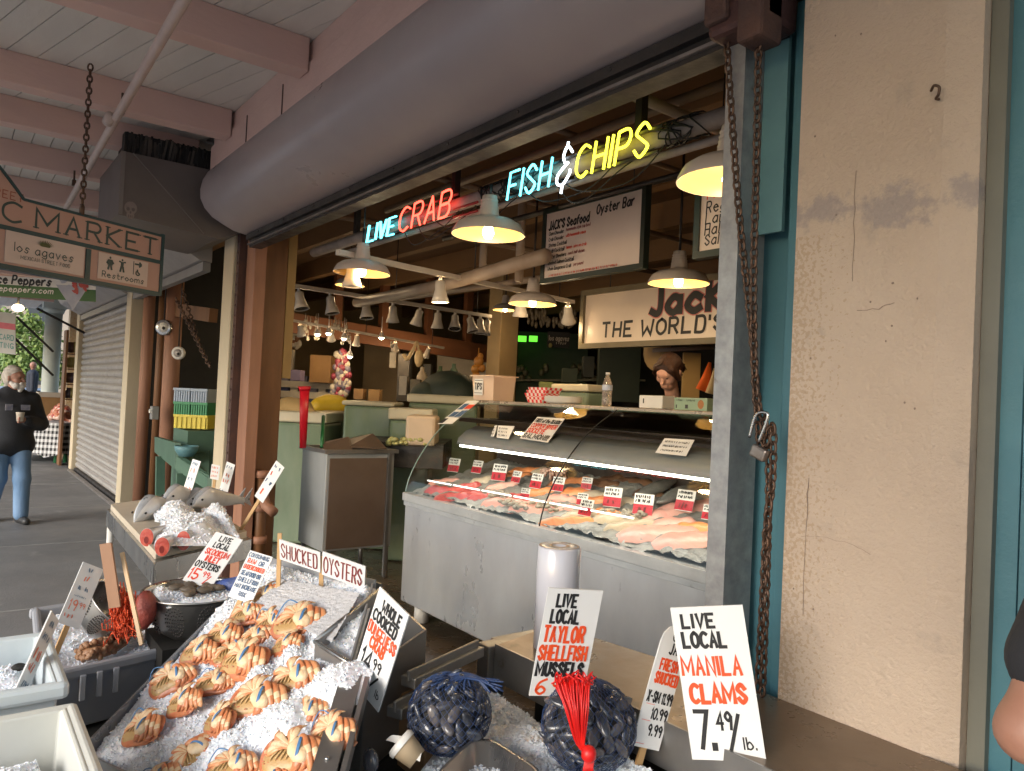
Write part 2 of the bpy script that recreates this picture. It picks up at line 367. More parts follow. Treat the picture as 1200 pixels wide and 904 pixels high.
planks((-6.6, -2.6, 3, 1.62), math.radians(14), .155, 3.70)
planks((-26, -2.6, -6.6, 1.95), 0, .14, 3.70)
b.box((-26, -2.6, 3.735), (3, 1.95, 3.76))
struct(b, 'ceiling', m_board)
b = MB(); b.box((-26.2, -2.75, 3.78), (3.1, 12.2, 3.9)); struct(b, 'roof', m_dark)
names = ['nearest the viewer overhead, mostly out of frame', 'crossing the top left corner of the view', 'second one in view, behind the slanting white pipe', 'third one in view, close behind the second', 'fourth one in view, above the chain of the market sign', 'fifth one in view, just above the arched sign', 'far one seen low over the market sign']
for x, w in zip((-2.9, -4.24, -5.72, -6.62, -7.82, -9.2, -10.6), names):
    b = MB(); b.box((x - .07, -2.5, 3.5), (x + .07, 1.575, 3.70))
    one(b, 'ceiling_beam', m_beam, 'pink painted timber beam ' + w, 'beam', 'beams across the walkway ceiling', .006)
for x in (-12, -13.4, -14.8, -16.2, -17.6, -19, -21):
    b = MB(); b.box((x - .07, -2.5, 3.5), (x + .07, 1.94, 3.70))
    one(b, 'ceiling_beam', m_beam, 'pink painted timber beam far down the walkway', 'beam', 'beams far down the walkway', .006)
b = MB(); b.box((-6.2, 1.58, 3.37), (2.8, 1.66, 3.56)); b.box((-6.2, 1.60, 3.56), (2.8, 1.66, 3.70))
for x in (-5.3, -4.6, -2.2): b.box((x, 1.574, 3.369), (x + .012, 1.5799, 3.561), 1)
one(b, 'fascia_board', [m_beam, m_rust], 'long pink painted board running above the big grey shutter housing', 'board', bevel=.004)
b = MB(); b.box((-26, -2.74, 3.0), (3, -2.66, 3.76)); one(b, 'unseen_shade_board', m_beam, 'unseen board added along the street side of the walkway roof for shade', 'board')  # out of view, added to keep sky light off the top of the pillar
for x in (-17, -12.5, -8, -3.5, 1): b = MB(); b.box((x - .1, -2.6, 0), (x + .1, -2.4, 3.49)); one(b, 'street_post', m_pale, 'pale post on the street side of the walkway', 'post', 'posts on the street side')
# sprinkler pipe
t = thing('sprinkler_pipe', 'pale painted pipe slanting under the walkway ceiling with iron hangers', 'pipe', (-5, .78, 3.35))
MB().tube([(-9.5, .87, 3.36), (-5.4, .78, 3.35), (1.5, .66, 3.35)], .026, 12).build('pipe', m_conduit, t)
p0 = at(128, 140, Z=3.35); MB().tube([(p0.x - .06, p0.y, 3.35), (p0.x + .06, p0.y - .003, 3.35)], .034, 12).build('coupling', m_conduit, t)
for x in (p0.x + .12, -7.6):
    b = MB(); b.tube([(x, .80, 3.38), (x, .80, 3.50)], .008, 6); b.bar((x - .02, .80, 3.39), (x + .02, .80, 3.39), .03, .05); b.build('hanger', m_chain, t)
# ------------------------------------------------------------------ big housing of the roller shutter
prof = [(1.97, 2.90), (1.86, 2.895), (1.77, 2.91), (1.69, 2.945), (1.60, 2.99), (1.54, 3.05), (1.505, 3.12), (1.50, 3.19), (1.515, 3.27), (1.55, 3.34), (1.63, 3.42), (1.75, 3.5), (1.97, 3.55)]
t = thing('shutter_housing', 'large rounded grey sheet metal housing of the open roller shutter above the fish shop', 'shutter housing', (-3.7, 1.9, 2.8))
b = MB(); b.add([(x, y, z) for x in (-6.14, -1.22) for y, z in prof], [(i, i + 1, len(prof) + i + 1, len(prof) + i) for i in range(len(prof) - 1)], 0, True)
b.add([(-6.14, y, z) for y, z in prof], [tuple(range(len(prof)))]); b.add([(-1.22, y, z) for y, z in prof], [tuple(reversed(range(len(prof))))])
b.build('housing', m_hood, t)
b = MB(); b.box((-6.1, 1.89, 2.79), (-1.3, 1.985, 2.893)); b.box((-6.1, 1.86, 2.845), (-1.3, 1.889, 2.888))
for i in range(9): b.ell((-5.8 + i * .55, 1.858, 2.87), (.008, .006, .008))
b.build('bottom_rail', m_dark, t)
b = MB(); b.box((-6.1, 1.872, 2.806), (-1.3, 1.8885, 2.818)); b.build('rail_lip', m_lip, t)
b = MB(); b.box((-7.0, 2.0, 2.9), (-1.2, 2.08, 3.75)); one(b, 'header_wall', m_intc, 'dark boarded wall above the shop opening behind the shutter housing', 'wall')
# ------------------------------------------------------------------ pillar on the right
t = thing('pillar', 'thick cream painted concrete pillar with scraped grey patches beside the blue wall', 'pillar', (-.97, 2.1, 0))
mp = pm('pillar_paint', (.53, .425, .335), (.44, .34, .26), 1.5, .6, 0, .6, 75, c3=(.42, .335, .265), thr=.60, sc3=5, rv=.1)
def pillar_material():
    nt = mp.node_tree; N = nt.nodes; L = nt.links; bs = N['Principled BSDF']
    old = bs.inputs['Base Color'].links[0].from_socket
    tc = N.new('ShaderNodeTexCoord'); sp = N.new('ShaderNodeSeparateXYZ'); L.new(tc.outputs['Object'], sp.inputs[0])
    def math_(op, a, b_=None):
        n = N.new('ShaderNodeMath'); n.operation = op
        for i, q in enumerate((a, b_)):
            if q is None: continue
            if isinstance(q, (int, float)): n.inputs[i].default_value = q
            else: L.new(q, n.inputs[i])
        return n.outputs[0]
    nz = N.new('ShaderNodeTexNoise'); nz.inputs['Scale'].default_value = 9; nz.inputs['Detail'].default_value = 9; nz.inputs['Roughness'].default_value = .7; L.new(tc.outputs['Object'], nz.inputs[0])
    # scraped band round z = 2.22, sloping a little, and an old plastered strip low on the face
    d = math_('ABSOLUTE', math_('SUBTRACT', math_('SUBTRACT', sp.outputs[2], 2.2), math_('MULTIPLY', sp.outputs[0], -.06)))
    band = math_('SUBTRACT', 1.0, math_('DIVIDE', d, .085))
    _q = N.new('ShaderNodeMapRange'); L.new(math_('ADD', math_('MULTIPLY', band, .30), nz.outputs[0]), _q.inputs[0]); _q.inputs[1].default_value = .64; _q.inputs[2].default_value = .74; _q.inputs[4].default_value = .8; f = _q.outputs[0]
    mx = N.new('ShaderNodeMix'); mx.data_type = 'RGBA'; L.new(f, mx.inputs[0]); L.new(old, mx.inputs[6]); mx.inputs[7].default_value = (.30, .25, .23, 1)
    # bare grainy patches along the left edge
    e = math_('MULTIPLY', math_('SUBTRACT', -.02, sp.outputs[0]), 1.25)
    nz2 = N.new('ShaderNodeTexNoise'); nz2.inputs['Scale'].default_value = 85; nz2.inputs['Detail'].default_value = 3; L.new(tc.outputs['Object'], nz2.inputs[0])
    zf = math_('LESS_THAN', sp.outputs[2], 2.15)
    f2 = math_('GREATER_THAN', math_('ADD', math_('MULTIPLY', e, .85), nz2.outputs[0]), .70)
    f2 = math_('MULTIPLY', math_('MULTIPLY', f2, zf), .55)
    mx2 = N.new('ShaderNodeMix'); mx2.data_type = 'RGBA'; L.new(f2, mx2.inputs[0]); L.new(mx.outputs[2], mx2.inputs[6]); mx2.inputs[7].default_value = (.36, .25, .15, 1)
    L.new(mx2.outputs[2], bs.inputs['Base Color'])
pillar_material()
b = MB()
b.prism([(-1.2, 1.9, 0), (-.815, 1.9, 0), (-.74, 1.925, 0), (-.74, 2.3, 0), (-1.2, 2.3, 0)], (0, 0, 3.7))
def crack(pts, w=.0022):
    w *= .4
    P = [at(u, v, Y=1.8985) for u, v in pts]; Q = []
    for i in range(len(P) - 1):
        for k in range(4): Q.append(P[i].lerp(P[i + 1], k / 4) + V((random.uniform(-.003, .003), 0, random.uniform(-.003, .003))))
    Q.append(P[-1])
    for a, c in zip(Q, Q[1:]): b.bar(a, c, w * random.uniform(.5, 1.2), .0016, 1, up=(0, 1, 0))
crack([(945, 600), (947, 560), (944, 640), (941, 720)], .002); crack([(940, 629), (960, 628), (1000, 638), (1020, 650)])
crack([(1005, 364), (1030, 362), (1048, 355)], .004); crack([(1003, 200), (1001, 260), (999, 330)], .0016)
for u, v in ((1046, 332), (1020, 354), (1045, 382), (1038, 400), (1060, 472), (1072, 479), (955, 160), (980, 252), (1009, 40), (979, 42), (930, 690), (953, 714), (950, 420), (1075, 350)):
    P = at(u, v, Y=1.8985); b.ell(P, (.0022 + random.random() * .0015, .0012, .003), 1, n=7, k=4)
b.build('shaft', [mp, pm('crack_brown', (.20, .15, .12), (.27, .2, .16), 40, .8)], t)
h0 = at(1097, 108, Y=1.88)
MB().tube(catmull([h0 + V((-.012, 0, .006)), h0 + V((0, -.012, .012)), h0 + V((.012, -.012, .004)), h0 + V((.010, -.01, -.012)), h0 + V((0, 0, -.016)), h0 + V((-.002, .02, -.012))], 5), .0035, 7).build('hook', m_chain, t)
b = MB(); b.box((-.73, 2.0, 0), (-.705, 2.3, 3.7)); b.box((-.738, 1.96, 0), (-.70, 1.999, 3.7), 1)
one(b, 'jamb_strip', [m_black, pm('grey_green', (.17, .17, .14), (.13, .13, .11), 3, .5, 0, .1, 40)], 'dark gap and grey green strip between cream pillar and blue wall', 'door jamb')
b = MB(); b.box((-.70, 1.985, 0), (-.655, 2.3, 3.7)); b.box((-.653, 1.99, 0), (3, 2.3, 3.7))
for i in range(70): b.ell((random.uniform(-.69, -.4), 1.9885, random.uniform(.3, 2.6)), (.002, .001, .002), 1, n=6, k=4)
one(b, 'blue_wall', [m_blue, m_black], 'blue painted board wall at the right edge of the view', 'wall', bevel=.003)
# blue recess + galvanised post
t = thing('door_frame', 'blue painted recess boards between the galvanised post and the cream pillar', 'door frame', (-1.28, 2.05, 0))
b = MB(); b.box((-1.57, 2.06, 0), (-1.295, 2.12, 3.7)); b.box((-1.29, 2.0, 0), (-1.245, 2.12, 3.7)); b.box((-1.241, 1.965, 0), (-1.203, 2.12, 3.7)); b.build('boards', m_blue, t, bevel=.003)
MB().box((-1.37, 2.121, 0), (-1.2, 2.14, 3.7)).build('gap', m_black, t)
t = thing('shutter_post', 'mottled galvanised steel guide post at the right edge of the shop opening', 'post', (-1.42, 1.95, 0))
b = MB(); b.box((-1.452, 1.885, 0), (-1.385, 1.892, 2.79)); b.box((-1.452, 1.893, 0), (-1.445, 2.02, 2.79)); b.box((-1.392, 1.893, 0), (-1.385, 2.02, 2.79)); b.build('channel', m_galv, t)
MB().box((-1.444, 1.93, 0), (-1.393, 2.02, 2.79)).build('inner_web', m_dark, t)
b = MB(); b.box((-1.383, 1.98, 2.2), (-1.30, 1.995, 3.3)); one(b, 'teal_board', m_teal, 'pale teal board high beside the hanging chains', 'board')
b = MB(); b.box((-1.0, 2.31, -.0), (-.9, 11.0, 3.75)); one(b, 'side_wall', m_wall, 'tan side wall inside the shop behind the pillar', 'wall')
b = MB(); b.box((-1.60, 2.2, 0), (-.99, 2.3, 3.75)); one(b, 'return_wall', m_wall, 'short tan wall inside the shop behind the galvanised post', 'wall')
# ------------------------------------------------------------------ hoist and chains
t = thing('chain_hoist', 'dark red hoist box high on the wall with two chains hanging from it', 'hoist', (-1.3, 1.84, 2.72))
a0, a1 = at(851, 28, Y=1.83), at(889, 48, Y=1.83)
b = MB(); b.box((a0.x - .05, 1.78, a0.z - .01), (a0.x + .035, 1.89, 3.1)); b.build('left_guide', m_rust, t, bevel=.012)
b = MB(); b.box((a1.x - .045, 1.78, a1.z - .01), (a1.x + .04, 1.89, 3.1)); b.build('right_guide', m_rust, t, bevel=.012)
b = MB(); b.box((a0.x - .05, 1.80, a1.z + .05), (a1.x + .04, 1.97, 3.12)); b.build('gearbox', pm('hoist_red', (.10, .045, .04), (.06, .03, .03), 6, .6, .3, .3, 40), t, bevel=.02)
def chain(b, pts, L=.04, w=.0055, wid=.013, mi=0):
    P = [V(p) for p in pts]; segs = []; acc = 0
    P = catmull(P, 12) if len(P) > 2 else P
    d = [0]
    for a, c in zip(P, P[1:]): d.append(d[-1] + (c - a).length)
    n = int(d[-1] / (L * .74)); k = 0; j = 0
    for i in range(n):
        s = (i + .5) * d[-1] / n
        while j < len(d) - 2 and d[j + 1] < s: j += 1
        f = (s - d[j]) / max(1e-6, d[j + 1] - d[j]); c = P[j].lerp(P[j + 1], f); z = (P[j + 1] - P[j]).normalized()
        x = z.cross(V((.3, 1, .1))).normalized(); y = z.cross(x)
        if i % 2: x, y = y, x
        ring = [c + x * (math.cos(q) * wid) + z * (math.sin(q) * L / 2 * .98) for q in [2 * math.pi * m / 10 for m in range(10)]]
        b.tube(ring, w, 5, mi, closed=True)
def cpx(l, Y): return [at(u, v, Y=Y) for u, v in l]
b = MB(); chain(b, cpx([(850, 28), (857, 130), (866, 250), (880, 380), (888, 470), (897, 500), (901, 560), (898, 680), (893, 815)], 1.86), .036, .0042, .0105)
one(b, 'chain', m_chain, 'rusty chain hanging from left guide of the hoist and bending right', 'chain', 'hoist chains')
b = MB(); chain(b, cpx([(889, 48), (886, 200), (883, 330), (884, 430), (888, 490), (893, 530), (905, 500), (905, 560), (898, 620), (894, 700), (888, 810)], 1.845), .036, .0042, .0105)
one(b, 'chain', m_chain, 'rusty chain hanging straight from right guide of the hoist down to the ledge', 'chain', 'hoist chains')
t = thing('padlock', 'open steel padlock hooked through the hanging chains', 'padlock', at(889, 520, Y=1.82))
P = cpx([(878, 513), (886, 487), (898, 484), (899, 492), (889, 518)], 1.82); MB().tube(catmull(P, 6), .0042, 8).build('shackle', m_chrome, t)
q = at(890, 531, Y=1.82); b = MB(); M_ = Matrix.Translation(q) @ Matrix.Rotation(math.radians(22), 4, 'Y'); b.cbox((0, 0, 0), (.05, .024, .036), 0, M_)
b.build('body', pm('lock_brown', (.16, .12, .1), (.3, .28, .27), 20, .4, .8), t, bevel=.006)
# ------------------------------------------------------------------ left of the opening: posts
t = thing('market_post', 'cream painted timber post with blue edge strips left of the shop opening', 'post', (-6.7, 2, 0))
MB().box((-6.83, 1.9, 0), (-6.55, 2.12, 3.2)).build('post', m_cream, t, bevel=.008)
MB().box((-6.89, 1.93, 0), (-6.834, 2.1, 2.75)).build('left_strip', m_teal, t)
MB().box((-6.548, 1.99, 0), (-6.527, 2.12, 2.9)).build('right_strip', m_teal, t)
t = thing('iron_column', 'dark rusty riveted iron column between cream post and brown timber', 'column', (-6.48, 2, 0))
b = MB(); b.box((-6.522, 1.92, 0), (-6.45, 2.08, 3.5)); b.box((-6.522, 2.082, 0), (-6.56, 2.3, 3.5))
for i in range(34): b.ell((-6.485, 1.918, .1 + i * .09), (.012, .008, .012), n=8, k=5)
b.build('column', m_rust, t)
t = thing('timber_post', 'worn brown timber corner post with pink board, peeling at its foot', 'post', (-6.4, 2.2, 0))
MB().box((-6.44, 1.98, 0), (-6.22, 2.08, 3.4)).build('pink_board', m_pinkw, t, bevel=.006)
b = MB(); b.box((-6.52, 2.085, 0), (-6.33, 2.3, 3.4)); b.build('brown_post', m_wood, t, bevel=.01)
b = MB(); b.box((-6.5, 2.305, 1.75), (-6.34, 2.38, 3.3)); b.build('hanging_board', pm('ochre_wood', (.36, .24, .09), (.26, .16, .06), 5, .6, st=(1, 1, .2)), t)
t = thing('drain_pipe', 'thick brown drain pipe with collars at foot of the timber post', 'pipe', (-6.26, 2.14, 0))
b = MB(); b.tube([(-6.26, 2.15, 0), (-6.26, 2.15, .95)], .05, 14); b.build('riser', m_wood, t)
for z in (.35, .62, .9): MB().tube([(-6.26, 2.15, z), (-6.26, 2.15, z + .06)], .066, 14).build('collar', m_pinkw, t)
MB().tube([(-6.26, 2.15, .8), (-6.12, 2.15, .68), (-6.02, 2.18, .64)], .042, 12).build('elbow', m_pinkw, t)
# ------------------------------------------------------------------ next stall and its shutter
mslat = m_shut
t = thing('roller_shutter', 'closed grey slatted roller shutter down the walkway', 'roller shutter', (-13.2, 1.95, 0))
b = MB(); pr = []
n = 27; H = 2.85
for i in range(n):
    z = .06 + i * (H - .06) / n; s = (H - .06) / n
    pr += [(1.95, z), (1.925, z + s * .2), (1.915, z + s * .5), (1.925, z + s * .8), (1.95, z + s * .97)]
b.add([(x, y, z) for x in (-15.55, -11.12) for y, z in pr], [(i, len(pr) + i, len(pr) + i + 1, i + 1) for i in range(len(pr) - 1)])
b.build('curtain', mslat, t)
MB().box((-15.55, 1.90, 0), (-11.12, 1.96, .055)).build('bottom_bar', m_dark, t)
b = MB(); b.box((-15.6, 1.80, .001), (-9.5, 1.86, .03)); one(b, 'threshold', m_lip, 'worn metal threshold strip on the paving under the roller shutter', 'threshold')
for i, (x0, x1, w, m) in enumerate(((-11.1, -10.78, 'cream painted post at near end of the closed roller shutter', m_cream), (-15.95, -15.62, 'cream painted post at far end of the closed roller shutter', m_cream))):
    b = MB(); b.box((x0, 1.86, 0), (x1, 2.1, 3.0)); one(b, 'stall_post', m, w, 'post', 'stall posts along the walkway', .008)
for x0, x1, w in ((-15.6, -11.1, 'sloping grey housing above the closed roller shutter'), (-10.75, -7.4, 'sloping grey housing above the dark stall, behind market sign')):
    pf = [(1.95, 2.83), (1.84, 2.84), (1.55, 3.0), (1.42, 3.2), (1.5, 3.42), (1.95, 3.6)]
    t = thing('stall_housing', w, 'shutter housing', (x0, 1.7, 2.8), 'housings along the walkway')
    b = MB(); b.prism([(x0, y, z) for y, z in pf], (x1 - x0, 0, 0)); b.build('housing', m_shut, t)
    MB().box((x0, 1.87, 2.74), (x1, 1.94, 2.828)).build('rail', m_grey, t)
t = thing('end_box', 'dull grey folded sheet metal box with small skull sticker above the market sign', 'metal box', (-6.9, 1.4, 2.85))
b = MB(); b.prism([(-6.36, .97, 2.93), (-6.36, 1.72, 2.87), (-6.36, 1.9, 2.95), (-6.36, 1.9, 3.42), (-6.36, .97, 3.42)], (-1.0, 0, 0)); b.build('box', pm('box_grey', (.17, .145, .135), (.14, .12, .11), 3, .5, .2, .1, 30), t)
b = MB(); b.bar((-6.356, 1.05, 3.42), (-6.356, 1.6, 2.89), .012, .006); b.bar((-6.356, .985, 3.42), (-6.356, .985, 2.935), .03, .006); b.build('fold', pm('box_fold', (.24, .21, .2), (.2, .18, .17), 3, .5, .2), t)
def skull(P):
    b = MB(); ux, uz = V((0, 1, 0)), V((0, 0, 1))
    def disc(c, rx, rz, mi, lift):
        b.add([P + ux * (c[0] + rx * math.cos(a)) + uz * (c[1] + rz * math.sin(a)) + V((lift, 0, 0)) for a in [2 * math.pi * i / 14 for i in range(14)]], [tuple(range(14))], mi)
    disc((0, .02), .045, .05, 0, .002); disc((0, -.035), .028, .03, 0, .0022)
    disc((-.018, .01), .012, .014, 1, .003); disc((.018, .01), .012, .014, 1, .003); disc((0, -.015), .006, .01, 1, .003)
    for i in (-1, 0, 1): disc((i * .012, -.045), .003, .012, 1, .003)
    return b
skull(at(153, 247, X=-6.357)).build('sticker', [pm('sticker', (.27, .22, .205), (.23, .19, .175), 30, .6), pm('box_grey', (.1, .1, .1))], t)
b = MB(); b.box((-6.7, 1.0, 3.425), (-6.45, 1.72, 3.60))
for i in range(260):
    y = random.uniform(1.0, 1.72); x = -6.44 + random.uniform(-.02, .05); b.bar((x, y, 3.425), (x + random.uniform(-.03, .03), y + random.uniform(-.02, .02), 3.44 + random.uniform(.10, .16)), .016, .003, random.choice((0, 0, 1)))
one(b, 'torn_netting', [m_black, pm('straw_dark', (.10, .085, .07), (.06, .05, .045), 9, .8)], 'dark torn netting stuffed between metal box and the ceiling', 'netting')
# inside of the dark stall
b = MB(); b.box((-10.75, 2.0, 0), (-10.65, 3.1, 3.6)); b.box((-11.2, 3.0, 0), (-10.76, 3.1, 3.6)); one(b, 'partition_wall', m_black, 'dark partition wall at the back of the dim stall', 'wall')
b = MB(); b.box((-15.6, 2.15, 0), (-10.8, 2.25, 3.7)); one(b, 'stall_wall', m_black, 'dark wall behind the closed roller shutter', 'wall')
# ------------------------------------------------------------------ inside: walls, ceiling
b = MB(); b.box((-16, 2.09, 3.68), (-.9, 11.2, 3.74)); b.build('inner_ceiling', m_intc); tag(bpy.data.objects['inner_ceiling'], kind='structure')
for i, y in enumerate((2.62, 3.5, 4.5, 5.6, 6.8, 8.2, 9.6)):
    b = MB(); b.box((-15.8, y - .06, 3.42), (-1.0, y + .06, 3.68))
    one(b, 'ceiling_joist', m_joist, 'brown timber joist inside the shop, ' + ['nearest the shutter', 'second from the shutter', 'third from the shutter', 'fourth from the shutter', 'fifth from the shutter', 'sixth from the shutter', 'deepest in the hall'][i], 'joist', 'joists of the shop ceiling')
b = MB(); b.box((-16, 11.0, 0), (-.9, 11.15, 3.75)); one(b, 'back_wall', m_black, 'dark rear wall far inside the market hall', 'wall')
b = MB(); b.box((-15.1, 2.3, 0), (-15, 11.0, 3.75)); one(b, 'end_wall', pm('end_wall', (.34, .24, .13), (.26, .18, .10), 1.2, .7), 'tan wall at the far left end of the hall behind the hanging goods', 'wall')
# ------------------------------------------------------------------ inside the shop: lamps
m_bulb = emat('lamp_bulb', (1, .80, .48), 10)
m_shade_out = pm('shade_enamel', (.52, .46, .42), (.45, .39, .36), 6, .35, 0, .05, 30, c3=(.25, .2, .18), thr=.7, sc3=6)
m_shade_in = pm('shade_white', (.50, .34, .12), (.44, .30, .10), 4, .35)
def bulb_light(name, loc, w, parent, col=(1, .72, .40), rad=.045):
    l = bpy.data.lights.new(name, 'POINT'); l.energy = w; l.color = col; l.shadow_soft_size = rad
    o = bpy.data.objects.new(name, l); COL.objects.link(o); o.location = loc; o.parent = parent; return o
def pendant(loc, label, d=.40, w=LAMP_W, drop=.35):
    t = thing('pendant_lamp', label, 'lamp', loc, 'enamel pendant lamps in the shop'); R = d / 2
    b = MB(); pf = [(R, 0), (R * 1.0, .006), (R * .97, .022), (R * .88, .055), (R * .70, .078), (R * .40, .09), (R * .30, .098), (.055, .105)]
    b.lathe(pf, n=36, mi=0); b.lathe([(R - .004, .001), (R * .95, .018), (R * .86, .048), (R * .68, .07), (R * .38, .08), (0.001, .088)], n=36, mi=1); b.lathe([(R - .004, .001), (R, 0)], n=36, mi=0)
    b.build('lamp_shade', [m_shade_out, m_shade_in], t, local=True)
    b = MB(); b.lathe([(.056, .104), (.05, .15), (.042, .2), (.04, .215), (.0, .22)], n=20)
    for i in range(4): b.lathe([(.049 - i * .002, .13 + i * .018), (.054 - i * .002, .136 + i * .018), (.049 - i * .002, .142 + i * .018)], n=20)
    b.build('lamp_neck', m_shade_out, t, local=True)
    b = MB(); b.tube([(0, 0, .218), (0, 0, .22 + drop)], .009, 8); b.build('lamp_rod', m_dark, t, local=True)
    b = MB(); b.lathe([(.001, -.022), (.022, -.015), (.032, .008), (.028, .035), (.016, .06), (.014, .09)], n=18); b.build('bulb', m_bulb, t, local=True)
    bulb_light('lamp_light', (0, 0, -.06), w, t, rad=.05); return t
lampsA = [(572, 276, 2.3, 'white enamel pendant lamp hanging under the wire-wrapped beam, between the red and blue neon words'),
          (424, 321, 2.3, 'white enamel pendant lamp hanging left of the red neon word'),
          (856, 214, 2.3, 'white enamel pendant lamp half hidden behind the galvanised post and chain'),
          (795, 333, 3.8, 'pendant lamp hanging in front of the big lettered shop sign'),
          (624, 357, 3.8, 'glowing pendant lamp over the tips tub, below the menu board')]
for u, v, y, lb in lampsA:
    P = at(u, v, Y=y); pendant(P, lb, drop=(2.82 - .22 - P.z) if y < 3 else 3.42 - .22 - P.z)
P = at(592, 364, T=10.5); pendant(P, 'small yellow pendant lamp far behind the glowing one over the tips tub', d=.36, drop=3.68 - .22 - P.z)
P = at(410, 335, T=9.3); pendant(P, 'yellow pendant lamp far behind, peeping out under the left white lamp', d=.36, drop=3.68 - .22 - P.z)
# ------------------------------------------------------------------ neon beam
YB = 2.42
A_, B_ = at(392, 292, Y=YB), at(875, 108, Y=YB)
t = thing('conduit_beam', 'dirty white pipe beam wrapped with wires that carries the neon words', 'beam', ((A_.x + B_.x) / 2, YB, A_.z))
zb = 2.84
b = MB(); b.tube([(A_.x - .5, YB + .03, zb), (-1.5, YB + .03, zb)], .04, 12); b.tube([(A_.x, YB + .11, zb - .05), (-1.5, YB + .11, zb - .05)], .02, 8); b.build('pipe', pm('dirty_white', (.5, .42, .36), (.3, .24, .2), 7, .6, 0, .2, 30), t)
b = MB()
for x0, x1, k in ((-3.55, -3.0, 26), (-2.2, -1.95, 9), (-5.0, -4.7, 6)):
    for i in range(k):
        c = random.uniform(x0, x1); b.tube(catmull([V((c + random.uniform(-.12, .12), YB + .03 + .055 * math.cos(a), zb + .055 * math.sin(a))) for a in np.linspace(0, 6, 6)], 3), .004, 4)
for i in range(7):
    x = random.uniform(-5, -2); P = [V((x, YB + .02, zb - .05)), V((x + .2, YB, zb - random.uniform(.1, .22))), V((x + .5, YB + .02, zb - random.uniform(.08, .16))), V((x + .7, YB + .03, zb - .03))]
    b.tube(catmull(P, 6), .004, 4)
b.build('wiring', m_black, t)
for x in (-5.3, -3.9, -2.35): MB().box((x - .02, YB + .01, zb + .03), (x + .02, YB + .05, 3.68)).build('hanger', m_dark, t)
YN = YB - .06
neon = dict(cyan=(.12, .75, .85), red=(1, .06, .035), white=(.8, .92, 1), yellow=(.85, .80, .04))
mN = {k: emat('neon_' + k, c, 2.6 if k != 'red' else 3.2) for k, c in neon.items()}
def neon_sign(label, words, back):
    t = thing('neon_sign', label, 'neon sign', at(*words[0][2], Y=YN))
    for w, colr, p0, p1, ptop, nm in words:
        O = at(*p0, Y=YN); E = at(*p1, Y=YN); Tt = at(*ptop, Y=YN); L = (E - O); b = MB()
        neon_text(b, w, O, L.normalized(), (0, 0, 1), Tt.z - O.z, L.length, .0065, dbl=.007 if w == 'LIVE' else 0)
        b.build('tube_word', mN[colr], t)
        O2 = V((O.x - .02, YN + .022, min(O.z, E.z) - .015)); b = MB()
        b.box((O.x - .02, YN + .012, O.z + .01), (E.x + .03, YN + .02, O.z + .022)); b.box((O.x, YN + .012, Tt.z - .03), (E.x + .05, YN + .02, Tt.z - .018)); b.build('mounting_rails', pm('neon_backing', (.03, .03, .035), (.05, .045, .045), 8, .4), t)
    return t
neon_sign('small neon sign reading LIVE CRAB in cyan and red', [('LIVE', 'cyan', (430, 284), (463, 274), (434, 264), 0), ('CRAB', 'red', (467, 273), (529, 251), (472, 245), 0)], None)
neon_sign('long neon sign reading FISH & CHIPS in blue, white and yellow', [('FISH', 'cyan', (594, 235), (646, 218), (598, 203), 0), ('&', 'white', (652, 220), (670, 212), (654, 182), 0), ('CHIPS', 'yellow', (674, 210), (762, 180), (678, 174), 0)], None)
b = MB(); O = at(532, 246, Y=YN); E = at(560, 234, Y=YN); b.tube([(O.x, YN, O.z), (E.x, YN, O.z)], .008, 6); b.tube([(O.x, YN, O.z - .05), (E.x, YN, O.z - .05)], .008, 6)
one(b, 'neon_tail', pm('conduit_red_glow', (.45, .03, .03), (.35, .02, .02), 9, .3), 'pair of short conduits right of the word CRAB, coloured as lit red by it', 'conduit')  # red neon light falling on the conduits is put into their colour
# ------------------------------------------------------------------ menu boards and shop sign
m_board_w = pm('menu_white', (.62, .52, .47), (.56, .47, .43), 3, .5)
m_ink = pm('black_ink', (.012, .012, .014), (.02, .02, .022), 30, .6)
m_redink = pm('red_ink', (.75, .06, .02), (.65, .05, .02), 30, .6)
m_brown_ink = pm('maroon_ink', (.22, .03, .03), (.18, .03, .03), 30, .6)
m_blueink = pm('blue_ink', (.05, .10, .2), (.06, .12, .22), 30, .6)
m_greenfr = pm('dark_green_frame', (.015, .03, .022), (.02, .025, .02), 6, .4)
def px_plane(c, P0, n): return on_plane(c[0], c[1], P0, n)
def menu(label, Y, tl, tr, br, bl, x_ext=None):
    p = [at(u, v, Y=Y) for u, v in (tl, tr, br, bl)]
    x0 = (p[0].x + p[3].x) / 2; x1 = (p[1].x + p[2].x) / 2 if x_ext is None else x_ext; z1 = (p[0].z + p[1].z) / 2; z0 = (p[2].z + p[3].z) / 2
    t = thing('menu_board', label, 'menu board', ((x0 + x1) / 2, Y, z0))
    MB().box((x0, Y, z0), (x1, Y + .03, z1)).build('panel', m_board_w, t)
    b = MB(); f = .035
    for lo, hi in (((x0 - f, z0 - f), (x1 + f, z0)), ((x0 - f, z1), (x1 + f, z1 + f)), ((x0 - f, z0 + .0005), (x0 - .0005, z1 - .0005)), ((x1 + .0005, z0 + .0005), (x1 + f, z1 - .0005))): b.box((lo[0], Y - .012, lo[1]), (hi[0], Y + .04, hi[1]))
    b.build('frame', m_greenfr, t)
    b = MB()
    for x in (x0 + .1, x1 - .1): b.tube([(x, Y + .015, z1 + f), (x, Y + .015, 3.68)], .004, 5)
    b.build('hanging_rod', m_dark, t)
    return t, x0, x1, z0, z1
Ym = 3.45
t, x0, x1, z0, z1 = menu('white handwritten menu board hung under the neon word FISH, headed Seafood Oyster Bar', Ym, (642, 249), (754, 224), (750, 309), (637, 327))
